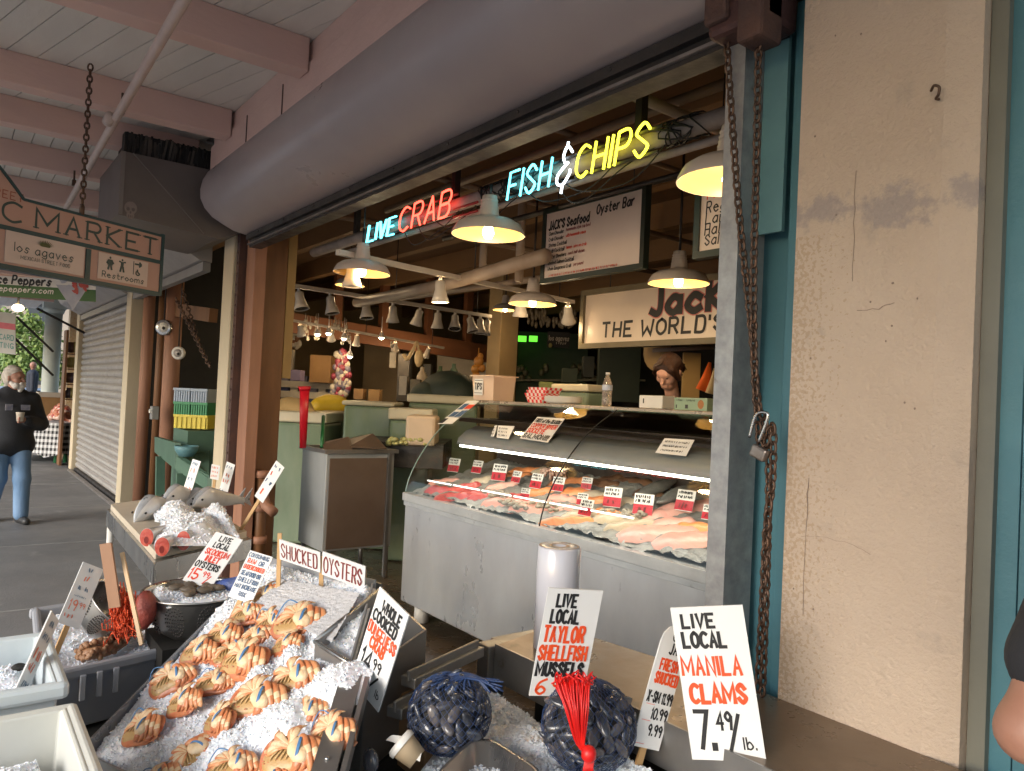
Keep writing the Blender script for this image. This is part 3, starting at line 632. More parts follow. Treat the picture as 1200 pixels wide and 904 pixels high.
b = MB(); ux, uz = V((1, 0, 0)), V((0, 0, 1)); W = x1 - x0; Hh = z1 - z0
O = V((x0, Ym, z1))
put_text(b, "JACK'S Seafood", O + ux * .03 - uz * .125, ux, uz, .062, W * .45, .2, 0, slant=.15); put_text(b, "Oyster Bar", O + ux * (W * .56) - uz * .09, ux, uz, .062, W * .36, .2, 0, slant=.15)
rows = [('Clam Chowder', 'homemade style cup bowl'), ('Crab Chowder', 'with homemade sauce'), ('Shrimp Cocktail', ''), ('Crab Cocktail', 'lemon juice on crab'), ('Oyster Shooters', 'each half dozen'), ('Smoked Salmon Cocktail', ''), ('Whole Dungeness Crab', 'per pound')]
z = .165
for i, (a, c) in enumerate(rows):
    w = put_text(b, a, O + ux * .035 - uz * z, ux, uz, .026, .012 * len(a) + .02, .16, 0, slant=.15)
    if c: put_text(b, c, O + ux * (.06 + w) - uz * (z - .006), ux, uz, .022, .011 * len(c), .16, 1 if i % 2 else 2, slant=.15)
    z += .043
scribble(b, O + ux * .05 - uz * (z + .005), ux, uz, W * .75, .02, mi=1)
b.build('lettering', [m_ink, m_redink, m_brown_ink], t)
Yf = 3.0
t, x0, x1, z0, z1 = menu('white fish menu board partly hidden by the half covered lamp', Yf, (823, 206), (900, 190), (900, 285), (820, 293), x_ext=at(900, 200, Y=Yf).x)
b = MB()
for (s, u, v, h, mi) in (('Fresh Fish & Chips', 829, 234, .05, 1), ('Reg Fish', 828, 250, .055, 0), ('Large Fish', 827, 263, .055, 0), ('Halibut', 826, 276, .055, 0), ('Salmon and', 826, 288, .052, 0)):
    P = at(u, v, Y=Yf); put_text(b, s, P, ux, uz, h, None if len(s) < 11 else .62, .14, mi, slant=.08)
b.build('lettering', [m_ink, m_redink], t)
Ys = 4.9
p = [at(*q, Y=Ys) for q in ((687, 347), (850, 320), (850, 390), (687, 403))]
x0, z1, z0 = p[0].x, p[0].z, p[3].z; x1 = -2.2
t = thing('shop_sign', 'large white shop sign with bold black brush lettering above the worker', 'sign', ((x0 + x1) / 2, Ys, z0))
m_sign_w = pm('sign_cream', (.66, .56, .48), (.6, .5, .42), 2, .35)
MB().box((x0, Ys, z0), (x1, Ys + .05, z1)).build('panel', m_sign_w, t)
b = MB(); f = .05
for lo, hi in (((x0 - f, z0 - f), (x1 + f, z0)), ((x0 - f, z1), (x1 + f, z1 + f)), ((x0 - f, z0 + .0005), (x0 - .0005, z1 - .0005)), ((x1 + .0005, z0 + .0005), (x1 + f, z1 - .0005))): b.box((lo[0], Ys - .03, lo[1]), (hi[0], Ys + .06, hi[1]))
b.build('frame', pm('sign_frame', (.16, .13, .08), (.12, .1, .06), 6, .5), t)
b = MB(); P = at(763, 371, Y=Ys); P2 = at(846, 358, Y=Ys)
put_text(b, "JacK'S", V((P.x, Ys, z1 - .235)), ux, uz, .215, 1.05, .38, 1, slant=.02, jit=.0, lift=.0012); put_text(b, "JacK'S", V((P.x, Ys, z1 - .235)), ux, uz, .215, 1.05, .29, 0, slant=.02, jit=.0, lift=.004)
P = at(706, 396, Y=Ys); put_text(b, "THE WORLD'S MOST", V((P.x, Ys, z0 + .055)), ux, uz, .13, 2.05, .2, 0, slant=.04)
b.build('lettering', [m_ink, pm('sign_pink', (.55, .18, .16), (.5, .15, .14), 9, .6)], t)
b = MB()
for x in (x0 + .3, x1 - .4): b.tube([(x, Ys + .025, z1 + f), (x, Ys + .025, 3.68)], .006, 5)
b.build('hanging_rod', m_dark, t)
# ------------------------------------------------------------------ pipes and rails under the shop ceiling
m_inpipe = pm('inner_pipe', (.36, .28, .22), (.28, .21, .16), 5, .5)
def pipe(pts, r, label, m=m_inpipe, cat='pipe', name='ceiling_pipe'):
    b = MB(); b.tube(pts, r, 10); return one(b, name, m, label, cat)
m_brpipe = pm('brown_pipe', (.25, .17, .11), (.18, .12, .08), 6, .5)
pipe([at(418, 355, T=8.6), at(520, 334, T=6.4), at(640, 300, T=5.2)], .055, 'thick pale pipe crossing behind the lamps under the shop ceiling')
pipe([at(470, 350, T=8.4), at(690, 318, T=5.8)], .028, 'thin pale pipe crossing below the thick one behind the lamps')
pipe([(-6, 3.05, 3.3), (-1.2, 3.05, 3.3)], .03, 'brown pipe running along under the shop ceiling near the neon words', m_brpipe)
pipe([(-5.0, 2.2, 3.36), (-5.0, 9, 3.36)], .025, 'brown pipe running deep into the shop above the red neon word', m_brpipe)
pipe([(-3.6, 2.2, 3.38), (-3.6, 9, 3.38)], .02, 'thin brown pipe running deep into the shop above the blue neon word', m_brpipe)
pipe([(-6.6, 2.3, 3.30), (-6.0, 9.0, 3.30)], .03, 'brown pipe running deep into the shop near the left lamp', m_brpipe)
pipe([(-2.6, 2.3, 3.2), (-2.6, 9.0, 3.2)], .03, 'pale pipe running deep into the shop right of the menu board')
for u, v0, v1, T, w in ((565, 330, 285, 6.8, 'pale vertical pipe behind the neon beam'), (608, 330, 250, 6.0, 'second pale vertical pipe left of the menu board')):
    P = at(u, v0, T=T); pipe([P, (P.x, P.y, 3.6)], .035, w)
pipe([(-5.9, 3.6, 3.12), (-1.3, 3.6, 3.12)], .022, 'black conduit pipe running along above the menu board', m_dark)
for x, y, z in ((-4.45, 2.9, 3.05), (-3.9, 3.3, 3.0), (-2.55, 3.2, 3.1)): 
    pipe([(x, y, z), (x + 1.1, y + .02, z + .01)], .014, {(-4.45): 'short black conduit left of the menu board', (-3.9): 'short black conduit behind the blue neon word', (-2.55): 'short black conduit right of the menu board'}[x], m_dark)
# ------------------------------------------------------------------ track lights
m_headw = pm('head_white', (.62, .56, .5), (.55, .5, .44), 6, .4)
m_lens = emat('spot_lens', (1, .78, .45), 18); m_off = pm('dark_lens', (.05, .05, .05), (.03, .03, .03), 5, .2)
def track(label, a, bb, heads, s=1.0):
    t = thing('track_light', label, 'track light', a)
    MB().bar(a, bb, .035 * s, .03 * s).build('rail', m_headw, t)
    MBr = MB()
    for f in (.08, .5, .92):
        p = V(a).lerp(V(bb), f); MBr.tube([p, (p.x, p.y, 3.68)], .006, 5)
    MBr.build('rail_rod', m_dark, t)
    for f, tilt, on in heads:
        p = V(a).lerp(V(bb), f); R = Matrix.Rotation(tilt[0], 3, 'X') @ Matrix.Rotation(tilt[1], 3, 'Y')
        b = MB(); b.tube([p, p - V((0, 0, .05 * s))], .012 * s, 8)
        pf = [(.02 * s, .0), (.032 * s, -.01 * s), (.034 * s, -.06 * s), (.045 * s, -.1 * s), (.058 * s, -.14 * s), (.054 * s, -.142 * s)]
        b.lathe(pf, p - V((0, 0, .04 * s)), 16, 0, R); h = b.build('spot_head', m_headw, t)
        b = MB(); b.lathe([(.001, -.132 * s), (.054 * s, -.134 * s)], p - V((0, 0, .04 * s)), 16, 0, R); b.build('lens', m_lens if on else m_off, h)
        if on:
            c = p - V((0, 0, .04 * s)) + R @ V((0, 0, -.20 * s)); l = bulb_light('spot_light', (c - ORG[t.name]), LAMP_W * .45, t)
a, bb = at(395, 303, T=5.2), at(672, 349, T=7.2); a.z = bb.z = (a.z + bb.z) / 2
track('white track light with three lit spots in front of the thick pipe', a, bb, [(.36, (.05, 0), 1), (.72, (.1, .15), 1), (.97, (.5, .4), 1), (.05, (0, 0), 0)], 1.25)
a, bb = at(318, 331, T=8.0), at(575, 371, T=10.4)
track('long white track light with a row of unlit spots over the hanging goods', a, bb, [(f, (random.uniform(-.2, .2), random.uniform(-.3, .3)), 0) for f in (.1, .22, .37, .49, .62, .71, .80, .88, .94, .985)], 1.45)
a, bb = at(322, 372, T=10.4), at(520, 408, T=12.2)
track('low white track light with small lit spots under the brown timber beam', a, bb, [(.13, (.3, .2), 1), (.30, (.3, .5), 1), (.45, (0, .2), 1), (.68, (.4, .6), 1), (.9, (-.2, .3), 1)], 1.15)
# ------------------------------------------------------------------ the timber frame with posts behind
t = thing('timber_truss', 'red brown timber frame of beam and short posts far inside the hall', 'timber frame', at(450, 390, T=12))
m_redw = pm('red_brown_wood', (.20, .075, .03), (.14, .05, .02), 5, .6, st=(1, .2, 1))
A1, A2 = at(318, 375, T=11.2), at(578, 416, T=13.2)
MB().bar(A1, A2, .12, .30).build('beam', m_redw, t)
for f in (.06, .26, .46, .67, .86): p = A1.lerp(A2, f); MB().bar(p + V((0, 0, .15)), (p.x, p.y, 3.68), .12, .12).build('post', m_redw, t)
P = at(587, 440, T=11.5); b = MB(); b.box((P.x - .17, P.y - .17, 0), (P.x + .17, P.y + .17, 3.68)); b.box((P.x - .21, P.y - .21, 0), (P.x + .21, P.y + .21, 1.3))
one(b, 'hall_column', pm('hall_column', (.40, .29, .15), (.33, .23, .12), 3, .6), 'square ochre column in the middle of the hall behind the tips tub', 'column', bevel=.01)
# ------------------------------------------------------------------ goods and fittings far inside
def pbox(u0, v0, u1, v1, T, d, name, mats, label, cat, group=None, bevel=.004, b=None):
    a = at(u0, v1, T=T); c = at(u1, v0, T=T); r = V((_rt.x, _rt.y, 0)); f = V((_fh.x, _fh.y, 0)); w = (c - a).dot(r); h = c.z - a.z
    M = Matrix((r, f, V((0, 0, 1)))).transposed().to_4x4(); M.translation = a; bb = b or MB(); bb.box((0, 0, 0), (w, d, h), 0, M)
    if b is None: return one(bb, name, mats, label, cat, group, bevel)
    return bb
m_card = pm('carton', (.36, .20, .08), (.30, .16, .06), 4, .7); m_lilac = pm('lilac_shelf', (.22, .19, .24), (.14, .12, .18), 7, .5); m_wht = pm('soft_white', (.55, .48, .40), (.45, .4, .33), 7, .6)
pbox(362, 417, 388, 448, 11.8, .5, 'carton', m_card, 'brown cardboard carton on the shelves far left inside', 'carton')
t = thing('shelf_unit', 'dim shelf unit stacked with packets far left inside the hall', 'shelf unit', at(350, 475, T=12))
for i, v in enumerate((449, 461, 473)):
    o = pbox(316, v, 395, v + 4, 12, .5, 'x', m_wht, 'x', 'x', b=MB()); o.build('shelf_board', m_wht, t)
    for k in range(7):
        u = 318 + k * 11; pbox(u, v - 8, u + 9, v - .2, 12.05, .3, 'x', 0, 0, 0, b=MB()).build('packet', random.choice((m_lilac, m_wht, pm('navy', (.03, .035, .1), (.05, .05, .14), 6, .5))), t)
pbox(320, 410, 344, 448, 12.2, .1, 'wall_poster', m_wht, 'pale poster on the wall far left inside the hall', 'poster')
b = MB()
for i in range(46):
    P = at(random.uniform(316, 352), random.uniform(382, 406), T=12.3); b.ell(P, (.05, .05, .07), random.choice((0, 0, 1)), n=7, k=5)
one(b, 'mug_rack', [m_wht, m_redw], 'rack of small pale goods hanging on the wall far left inside', 'rack')
b = MB()
for i in range(70):
    f = random.random(); P = at(400 + (random.random() - .5) * (10 + 16 * f), 412 + f * 55, T=11.6); b.ell(P, (.05, .05, .06), random.choice((0, 1, 2)), n=7, k=5)
one(b, 'string_of_charms', [pm('maroon', (.22, .03, .06), (.3, .05, .08), 6, .4), m_lilac, m_wht], 'dark red and white string of charms hanging beside the carton', 'hanging goods')
def glassware(c, T, k, lb):
    b = MB()
    for i in range(k):
        P = at(c[0] + random.uniform(-12, 12), c[1] + random.uniform(-9, 12), T=T); b.tube([P, P + V((0, 0, .12))], .006, 4); b.ell(P, (.025, .025, .04), n=7, k=5)
    one(b, 'glass_chime', pm('chime_glass', (.55, .48, .38), (.4, .34, .28), 20, .15), lb, 'hanging glass')
glassware((365, 385), 11.0, 18, 'glass chimes glinting under the small lit spots, left cluster'); glassware((398, 390), 11.0, 16, 'glass chimes glinting under the small lit spots, right cluster')
pbox(424, 393, 470, 470, 14, .2, 'tan_screen', m_wall, 'plain tan wall panel behind the hanging goods', 'wall panel')
b = MB(); P = at(459, 400, T=11.5); b.tube([P, P - V((0, 0, .1))], .02, 6); pbox(456, 413, 464, 431, 11.5, .03, 'x', 0, 0, 0, b=b); one(b, 'hanging_plaque', m_wht, 'pale plaque on a hook under the track light', 'plaque')
b = MB(); P = at(489, 400, T=11.5); b.tube(catmull([P, at(484, 410, T=11.5), at(477, 421, T=11.5), at(473, 415, T=11.5)], 5), [.02, .03, .035] + [.03] * 13, 7); b.ell(at(491, 420, T=11.5), (.07, .07, .14), n=10, k=7); b.tube([P, at(491, 412, T=11.5)], .02, 6)
one(b, 'cured_ham', pm('ham', (.75, .58, .34), (.6, .42, .22), 7, .5), 'pale hanging bundle lit by a spot beside the plaque', 'hanging goods')
pbox(464, 415, 480, 470, 12.2, .4, 'storage_rack', m_dark, 'dark storage rack below the pale plaque', 'rack')
pbox(511, 408, 572, 450, 13.5, .2, 'half_wall', m_wht, 'pale half wall left of the ochre column', 'wall')
b = MB()
for i, (u, v, r) in enumerate(((561, 424, .08), (557, 433, .07), (565, 432, .06), (558, 441, .07), (563, 418, .05))): b.ell(at(u, v, T=11.6), (r, r, r * 1.1), n=9, k=7)
b.tube([at(561, 408, T=11.6), at(561, 438, T=11.6)], .01, 5); one(b, 'onion_braid', pm('onion', (.5, .24, .05), (.35, .13, .03), 6, .4), 'braid of brown onions hanging by the ochre column', 'hanging goods')
b = MB(); b.ell(at(525, 462, T=8.8), (.45, .3, .28)); b.ell(at(505, 466, T=8.8), (.3, .25, .2)); one(b, 'dark_tarp', pm('tarp', (.02, .03, .025), (.03, .045, .035), 5, .6, 0, .3, 8), 'dark green covered heap behind the tips tub', 'cover')
for u, v, T, c, w in ((515, 441, 11, (.08, .12, .07), 'dull green bottle left of the covered heap'), (531, 438, 11, (.10, .16, .12), 'grey green jug behind the covered heap'), (494, 442, 11, (.5, .4, .3), 'thin pale bottle far behind the tanks')):
    b = MB(); b.lathe([(.0, 0), (.08, 0), (.08, .16), (.05, .22), (.03, .24), (.03, .3), (0, .3)], at(u, v + 12, T=T), 12); one(b, 'bottle', pm('bt%d' % u, c, c, 4, .3), w, 'bottle')
# dark green shop at the back
pbox(604, 392, 690, 470, 14.5, .3, 'green_shop', pm('green_shop', (.03, .06, .04), (.045, .075, .05), 4, .6), 'very dark green shop front at the back of the hall', 'shop front')
b = MB()
for i in range(26): P = at(606 + random.random() * 140, random.choice((432, 437, 443)) + random.uniform(-2, 2), T=14); b.ell(P, (.07, .05, .07), n=7, k=5)
for v in (446,): b.bar(at(604, v, T=14), at(756, v, T=13.5), .3, .03)
one(b, 'goods_shelf', pm('shelf_goods', (.16, .13, .09), (.06, .08, .05), 8, .5), 'dim shelf of jars in the dark green shop front', 'shelf')
t = thing('green_lamp', 'pair of glowing green lamps in the dark green shop', 'lamp', at(624, 400, T=14))
for u in (612, 625): b = MB(); pbox(u - 5, 394, u + 5, 400, 14, .1, 'x', 0, 0, 0, b=b); b.build('glow_panel', emat('green_glow', (.12, .75, .04), .9), t)
a = at(643, 408, T=12.5); t = thing('small_sign', 'small dark sign with pale lettering in the dark green shop', 'sign', a)
pbox(641, 390, 668, 407, 12.5, .04, 'x', 0, 0, 0, b=MB()).build('panel', m_ink, t)
b = MB(); P = at(643.5, 399, T=12.48); put_text(b, 'los agaves', P, V((_rt.x, _rt.y, 0)), uz, .085, .33, .14, 0); P = at(652, 404, T=12.48); scribble(b, P, V((_rt.x, _rt.y, 0)), uz, .2, .05)
b.ell(at(645, 405, T=12.48), (.05, .02, .04), 1); b.build('lettering', [m_wht, pm('dull_yellow', (.3, .28, .1), (.25, .2, .08), 8, .6)], t)
b = MB()
for i in range(60): P = at(640 + random.uniform(-22, 36), 372 + random.uniform(-8, 10), T=12); b.ell(P, (.03, .03, .06), n=6, k=4)
one(b, 'glass_rack', pm('rack_glass', (.30, .25, .18), (.15, .12, .09), 12, .25), 'rack of hanging glasses behind the glowing lamp', 'rack')
pbox(700, 404, 752, 470, 9.5, .2, 'green_shutter', pm('door_green', (.012, .022, .014), (.018, .03, .02), 4, .6), 'very dark green shutter behind the water bottle', 'shutter')
pbox(799, 414, 822, 470, 7.2, .05, 'tan_cupboard', pm('tan_cup', (.42, .27, .1), (.36, .22, .08), 3, .6), 'tan cupboard front behind the worker', 'cupboard')
b = MB()
for (u0, v0, u1, v1, w) in ((823, 458, 832, 425, .06), (834, 462, 838, 432, .05)): b.tube([at(u0, v0, T=6.6), at((u0 + u1) / 2 + 1, (v0 + v1) / 2, T=6.6), at(u1, v1, T=6.6)], [.09, .06, .02], 8, 0 if u0 < 830 else 1, flat=.4)
one(b, 'hanging_apron', [pm('orange_cloth', (.85, .16, .02), (.75, .12, .02), 4, .7), pm('cream_cloth', (.65, .5, .3), (.6, .44, .26), 4, .7)], 'orange and cream aprons hanging right of the worker', 'apron')
P = at(770, 412, T=7.4); b = MB(); b.ell(P, (.16, .1, .2)); one(b, 'paper_bag', pm('bag_tan', (.45, .3, .14), (.4, .26, .12), 4, .7, 0, .3, 10), 'tan bag hanging under the big sign above the worker', 'bag')
pipe([at(765, 411, T=7), at(842, 407, T=7)], .02, 'pale bar under the big lettered sign', name='hanging_bar', cat='bar')
# ------------------------------------------------------------------ steel cabinet, tanks
t = thing('ice_chest', 'tall stainless steel chest with dull brown side standing left of the fish case', 'chest', at(410, 650, T=6.4))
cx1 = at(383, 530, T=6.35); c2 = at(478, 537, T=6.55); c0 = at(337, 524, T=6.7)
xr_ = cx1.x; yl = cx1.y; yr_ = c2.y; xl = c0.x; zt = 1.12
m_brside = pm('brown_side', (.17, .12, .09), (.13, .09, .065), 2.5, .4, .2, .05, 20, c3=(.10, .055, .03), thr=.68, sc3=4, rv=.08)
b = MB(); b.box((xl, yl, .28), (xr_, yr_, zt)); b.build('body', pm('chest_steel', (.50, .52, .52), (.36, .38, .38), 3, .4, .35, .1, 8, st=(1, 1, .4), rv=.1), t, bevel=.008)
b = MB(); b.box((xr_ + .002, yl + .03, .30), (xr_ + .012, yr_ - .08, zt - .04)); b.build('side_panel', m_brside, t)
b = MB(); b.box((xl - .02, yl - .025, zt + .002), (xr_ + .03, yl + .0, zt + .035)); b.box((xl - .02, yr_, zt + .002), (xr_ + .03, yr_ + .025, zt + .035)); b.box((xr_, yl + .002, zt + .002), (xr_ + .03, yr_ - .002, zt + .035)); b.box((xl - .02, yl + .002, zt + .002), (xl, yr_ - .002, zt + .035)); b.build('top_rim', m_joist if False else m_steel2, t)
b = MB(); b.box((xl + .01, yl + .01, zt + .001), (xr_ - .01, yr_ - .01, zt + .012)); b.build('well', m_black, t)
for x, y in ((xr_ - .02, yr_ - .03), (xl + .04, yl + .04), (xr_ - .04, yl + .04), (xl + .04, yr_ - .04)): MB().tube([(x, y, 0), (x, y, .3)], .022, 10).build('leg', m_steel2, t)
MB().bar((xr_ + .02, yr_ - .06, .02), (xr_ + .02, yr_ - .06, zt), .03, .03).build('corner_post', m_steel2, t)
b = MB(); b.add([at(380, 518, T=6.5), at(407, 512, T=6.6), at(412, 524, T=6.6), at(385, 526, T=6.45)], [(0, 1, 2, 3)]); P = [at(407, 515, T=6.8), at(437, 508, T=6.9), at(452, 525, T=6.7), at(410, 523, T=6.5)]
for q in ([at(378, 521, T=6.4), at(408, 512, T=6.6), at(412, 527, T=6.5), at(380, 527, T=6.35)], P): b.prism(q, (0, .02, -.015))
one(b, 'lid_flap', m_brside, 'folded dark lid boards lying across the open steel chest', 'lid')
P0 = at(355, 525, T=6.55); P1 = at(357, 458, T=6.5)
t = thing('paddle', 'bright red plastic paddle standing up out of the steel chest', 'paddle', P0)
m_red = pm('red_plastic', (.62, .012, .03), (.55, .01, .025), 3, .3)
MB().tube([P0, P0.lerp(P1, .5), P1], [.03, .038, .045], 10, flat=.45).build('shaft', m_red, t)
P2 = at(357, 453, T=6.5); MB().tube([P1, P2], [.05, .06], 12, flat=.5).build('grip', m_red, t)
pipe([at(377, 524, T=6.6), at(379, 488, T=6.9)], .016, 'thin green stick leaning in the steel chest', pm('green_stick', (.02, .2, .06), (.02, .16, .05), 4, .4), 'stick', 'stick')
m_tank = pm('tank_green', (.16, .23, .15), (.26, .31, .22), 2.5, .12, 0, .03, 6, st=(1, 1, .4), rv=.06); m_rim = pm('tank_rim', (.62, .56, .42), (.55, .5, .37), 4, .35)
m_yel = pm('yellow_sack', (.75, .52, .03), (.62, .4, .02), 6, .5, 0, .5, 14); m_tansack = pm('tan_sack', (.55, .38, .17), (.46, .31, .13), 5, .6, 0, .5, 10)
def tank(u0, v0, u1, v1, T, d, label, rim=.12, cat='tank', lid=None, m=None):
    a = at(u0, v1, T=T); c = at(u1, v0, T=T); r = V((_rt.x, _rt.y, 0)); f = V((_fh.x, _fh.y, 0)); w = (c - a).dot(r); zt = c.z
    t = thing('fish_tank', label, cat, (a.x, a.y, 0), 'green fish tanks in the shop'); M = Matrix((r, f, V((0, 0, 1)))).transposed().to_4x4(); M.translation = (a.x, a.y, 0)
    b = MB(); b.box((0, 0, 0), (w, d, zt - rim), 0, M); b.build('tank_wall', m or m_tank, t, bevel=.03)
    b = MB(); b.box((-.02, -.02, zt - rim + .002), (w + .02, d + .02, zt), 0, M); b.build('rim', m_rim, t, bevel=.02)
    return t
tank(313, 484, 381, 560, 8.0, .8, 'large green plastic tank beside the timber post')
tank(352, 482, 402, 560, 8.9, .9, 'green plastic tank right of the tan sack, under the yellow sack', .10)
tank(400, 472, 460, 530, 7.9, .7, 'clear greenish tank in the middle of the row of tanks', .05)
tank(455, 480, 505, 530, 7.4, .5, 'green tank behind the white bucket', .12)
tank(476, 465, 560, 530, 8.4, .8, 'long green tank behind the left end of the fish case', .10)
b = MB(); a = at(316, 486, T=8.05); blob(b, [(tuple(at(322, 480, T=8.3)), tuple(at(355, 479, T=8.4)), .1, .11), (tuple(at(338, 476, T=8.4)), tuple(at(366, 486, T=8.3)), .1, .06)], .03, .08); one(b, 'sack', m_tansack, 'tan sack lying across the large green tank', 'sack')
b = MB(); blob(b, [(tuple(at(375, 477, T=9.0)), tuple(at(398, 477, T=9.1)), .12, .12), (tuple(at(384, 472, T=9.1)), tuple(at(394, 474, T=9.1)), .1, .1)], .03, .08); one(b, 'sack', m_yel, 'bright yellow sack on the tank behind the red paddle', 'sack')
pbox(474, 488, 511, 522, 6.9, .4, 'bucket', pm('bucket', (.60, .46, .33), (.52, .4, .28), 3, .5), 'pale square bucket on the counter left of the fish case', 'bucket', bevel=.03)
b = MB()
for i in range(60): b.ell(at(random.uniform(455, 500), random.uniform(514, 521), T=6.9 + random.random() * .2), (.03, .03, .02), n=6, k=4)
one(b, 'garnish', pm('garnish', (.30, .32, .10), (.5, .45, .2), 9, .6), 'green garnish heap at the foot of the pale bucket', 'garnish')
pbox(400, 521, 520, 545, 7.0, 1.0, 'rear_counter', m_dark, 'dark counter carrying bucket and tanks behind the steel chest', 'counter')

# ------------------------------------------------------------------ more goods deep inside the hall
random.seed(31)
for i, (u, v, T, w_, h_, c, lb) in enumerate(((330, 436, 11, 10, 14, (.5, .42, .34), 'pale carton on the dim shelf, left of the charms'), (346, 440, 11, 12, 12, (.16, .12, .2), 'purple carton on the dim shelf below the glass chimes'), (420, 462, 11.5, 12, 12, (.3, .16, .06), 'small brown carton under the plain tan panel'), (438, 464, 11.5, 14, 14, (.36, .2, .07), 'larger brown carton under the plain tan panel'), (472, 452, 10.5, 10, 22, (.5, .45, .4), 'white framed rack under the hanging plaque'), (486, 455, 10.5, 12, 20, (.2, .17, .13), 'dim box under the pale hanging bundle'), (500, 440, 11.5, 10, 26, (.1, .09, .08), 'dark tall box beside the pale half wall'), (541, 452, 9.5, 12, 12, (.1, .14, .1), 'dull green tin behind the tips tub'), (590, 458, 9, 18, 9, (.6, .5, .3), 'yellow packet between tips tub and checked trays'), (640, 452, 8.5, 16, 8, (.3, .34, .1), 'green yellow packet behind the checked trays'), (668, 440, 10, 18, 16, (.05, .07, .045), 'dark box in the green shop'), (690, 430, 10, 14, 24, (.03, .035, .03), 'dark tall box in the green shop'))):
    pbox(u - w_ / 2, v - h_ / 2, u + w_ / 2, v + h_ / 2, T, .25, 'goods_box', pm('goods_%d' % i, c, tuple(k * .7 for k in c), 5, .6), lb, 'box')
for i, (u, v, T, lb) in enumerate(((372, 392, 10.6, 'tiny bright lamp among glass chimes, left'), (385, 391, 10.6, 'tiny bright lamp among glass chimes, right'), (403, 397, 10.6, 'tiny amber lamp under the glass chimes'), (447, 396, 10.6, 'tiny bright lamp beside the tan panel'), (410, 418, 10.8, 'small warm lamp on a bracket by the string of charms'))):
    t = thing('small_lamp', lb, 'lamp', at(u, v, T=T)); b = MB(); b.ell((0, 0, 0), (.035, .035, .03), n=10, k=6); b.build('bulb', emat('tiny_bulb', (1, .85, .6), 14), t, local=True); b = MB(); b.lathe([(.05, .0), (.03, .05), (.02, .08)], n=10); b.tube([(0, 0, .08), (0, 0, .3)], .006, 5); b.build('lamp_cap', m_shade_out, t, local=True)
# ------------------------------------------------------------------ fish display case
XL, XR, YF = -4.87, -1.56, 2.75
GP = [(2.75, .935), (2.765, 1.0), (2.785, 1.06), (2.84, 1.17), (2.93, 1.30), (3.04, 1.42), (3.18, 1.53), (3.34, 1.622)]
case = thing('fish_case', 'long steel fish display case with curved glass front and lit fish bed', 'display case', ((XL + XR) / 2, 3.2, 0))
m_panel = pm('case_panel', (.76, .76, .75), (.60, .60, .60), 2.2, .36, .6, .9, 3.2, st=(1, 1, .45), c3=(.3, .3, .31), thr=.66, sc3=6, rv=.12)
MB().box((XL, YF, .13), (XR, 3.9, .868)).build('base_panel', m_panel, case, bevel=.01)
b = MB(); b.box((XL - .01, YF - .02, .872), (XR, YF + .06, .93)); b.box((XL - .01, YF - .006, .835), (XR, YF - .0005, .868))
b.build('front_rail', pm('rail_white', (.62, .63, .62), (.45, .46, .46), 8, .35, .3, .1, 30, st=(.5, 1, 1), c3=(.3, .29, .28), thr=.63, sc3=9), case, bevel=.004)
for x, y in ((-4.72, 2.85), (-4.2, 3.7), (-3.25, 2.87), (-1.75, 2.87)): MB().tube([(x, y, 0), (x, y, .135)], .055, 14).build('leg', m_white, case)
m_glass = glass_mat('case_glass')
def gstrip(x0, x1):
    b = MB(); G = catmull([V((0, y, z)) for y, z in GP], 4)
    b.add([(x, p.y, p.z) for x in (x0, x1) for p in G], [(i, len(G) + i, len(G) + i + 1, i + 1) for i in range(len(G) - 1)], 0, True); return b
XS = -3.30
gstrip(XL, XS - .004).build('glass_pane', m_glass, case); gstrip(XS + .004, XR).build('glass_pane', m_glass, case)
G = catmull([V((0, y, z)) for y, z in GP], 4)
MB().tube([(XS, p.y, p.z) for p in G], .0045, 6).build('glass_seam', m_black, case)
b = MB(); b.tube([(XL, p.y, p.z) for p in G], .005, 6); b.tube([(XL, 3.34, 1.615), (XR, 3.34, 1.615)], .007, 6); b.build('glass_edge', pm('glass_edge', (.25, .34, .3), (.2, .3, .26), 5, .2), case)
b = MB(); b.add([(XL, p.y, p.z) for p in G] + [(XL, 3.6, 1.62), (XL, 3.6, .935)], [tuple(range(len(G) + 2))]); b.build('end_glass', m_glass, case)
b = MB(); b.box((XL, 3.345, 1.612), (XR, 3.9, 1.64)); b.build('top_shelf', pm('shelf_steel', (.44, .36, .28), (.34, .28, .22), 5, .28, .5, rv=.1), case, bevel=.004)
b = MB(); b.box((XL + .02, 3.56, .87), (XR, 3.62, 1.611)); b.box((XL + .05, 3.16, 1.47), (XR, 3.558, 1.50)); b.build('rear_panel', pm('case_dark', (.07, .055, .045), (.045, .035, .03), 4, .35, .2, rv=.1), case)
b = MB(); b.box((XL + .3, 3.13, 1.452), (XR, 3.16, 1.468), 0); b.bar((XL + .3, 3.02, 1.335), (XR, 3.135, 1.335), .002, .002)
b = MB(); b.add([(x, y, z) for x in (XL + .3, XR) for y, z in ((2.985, 1.315), (3.0, 1.36), (3.06, 1.41), (3.15, 1.45), (3.155, 1.44), (3.07, 1.40), (3.012, 1.35), (3.0, 1.313))], [(i, 8 + i, 8 + (i + 1) % 8, (i + 1) % 8) for i in range(8)], 0, True)
b.build('canopy', pm('canopy_grey', (.33, .33, .33), (.28, .28, .28), 3, .4, .1), case)
b = MB(); b.tube([(XL + .32, 3.005, 1.302), (XR, 3.005, 1.302)], .008, 8); b.build('light_tube', emat('case_led', (1, .93, .78), 5), case)
lt = bpy.data.lights.new('case_light', 'AREA'); lt.shape = 'RECTANGLE'; lt.size = XR - XL - .3; lt.size_y = .03; lt.energy = 2.6; lt.color = (1, .92, .80)
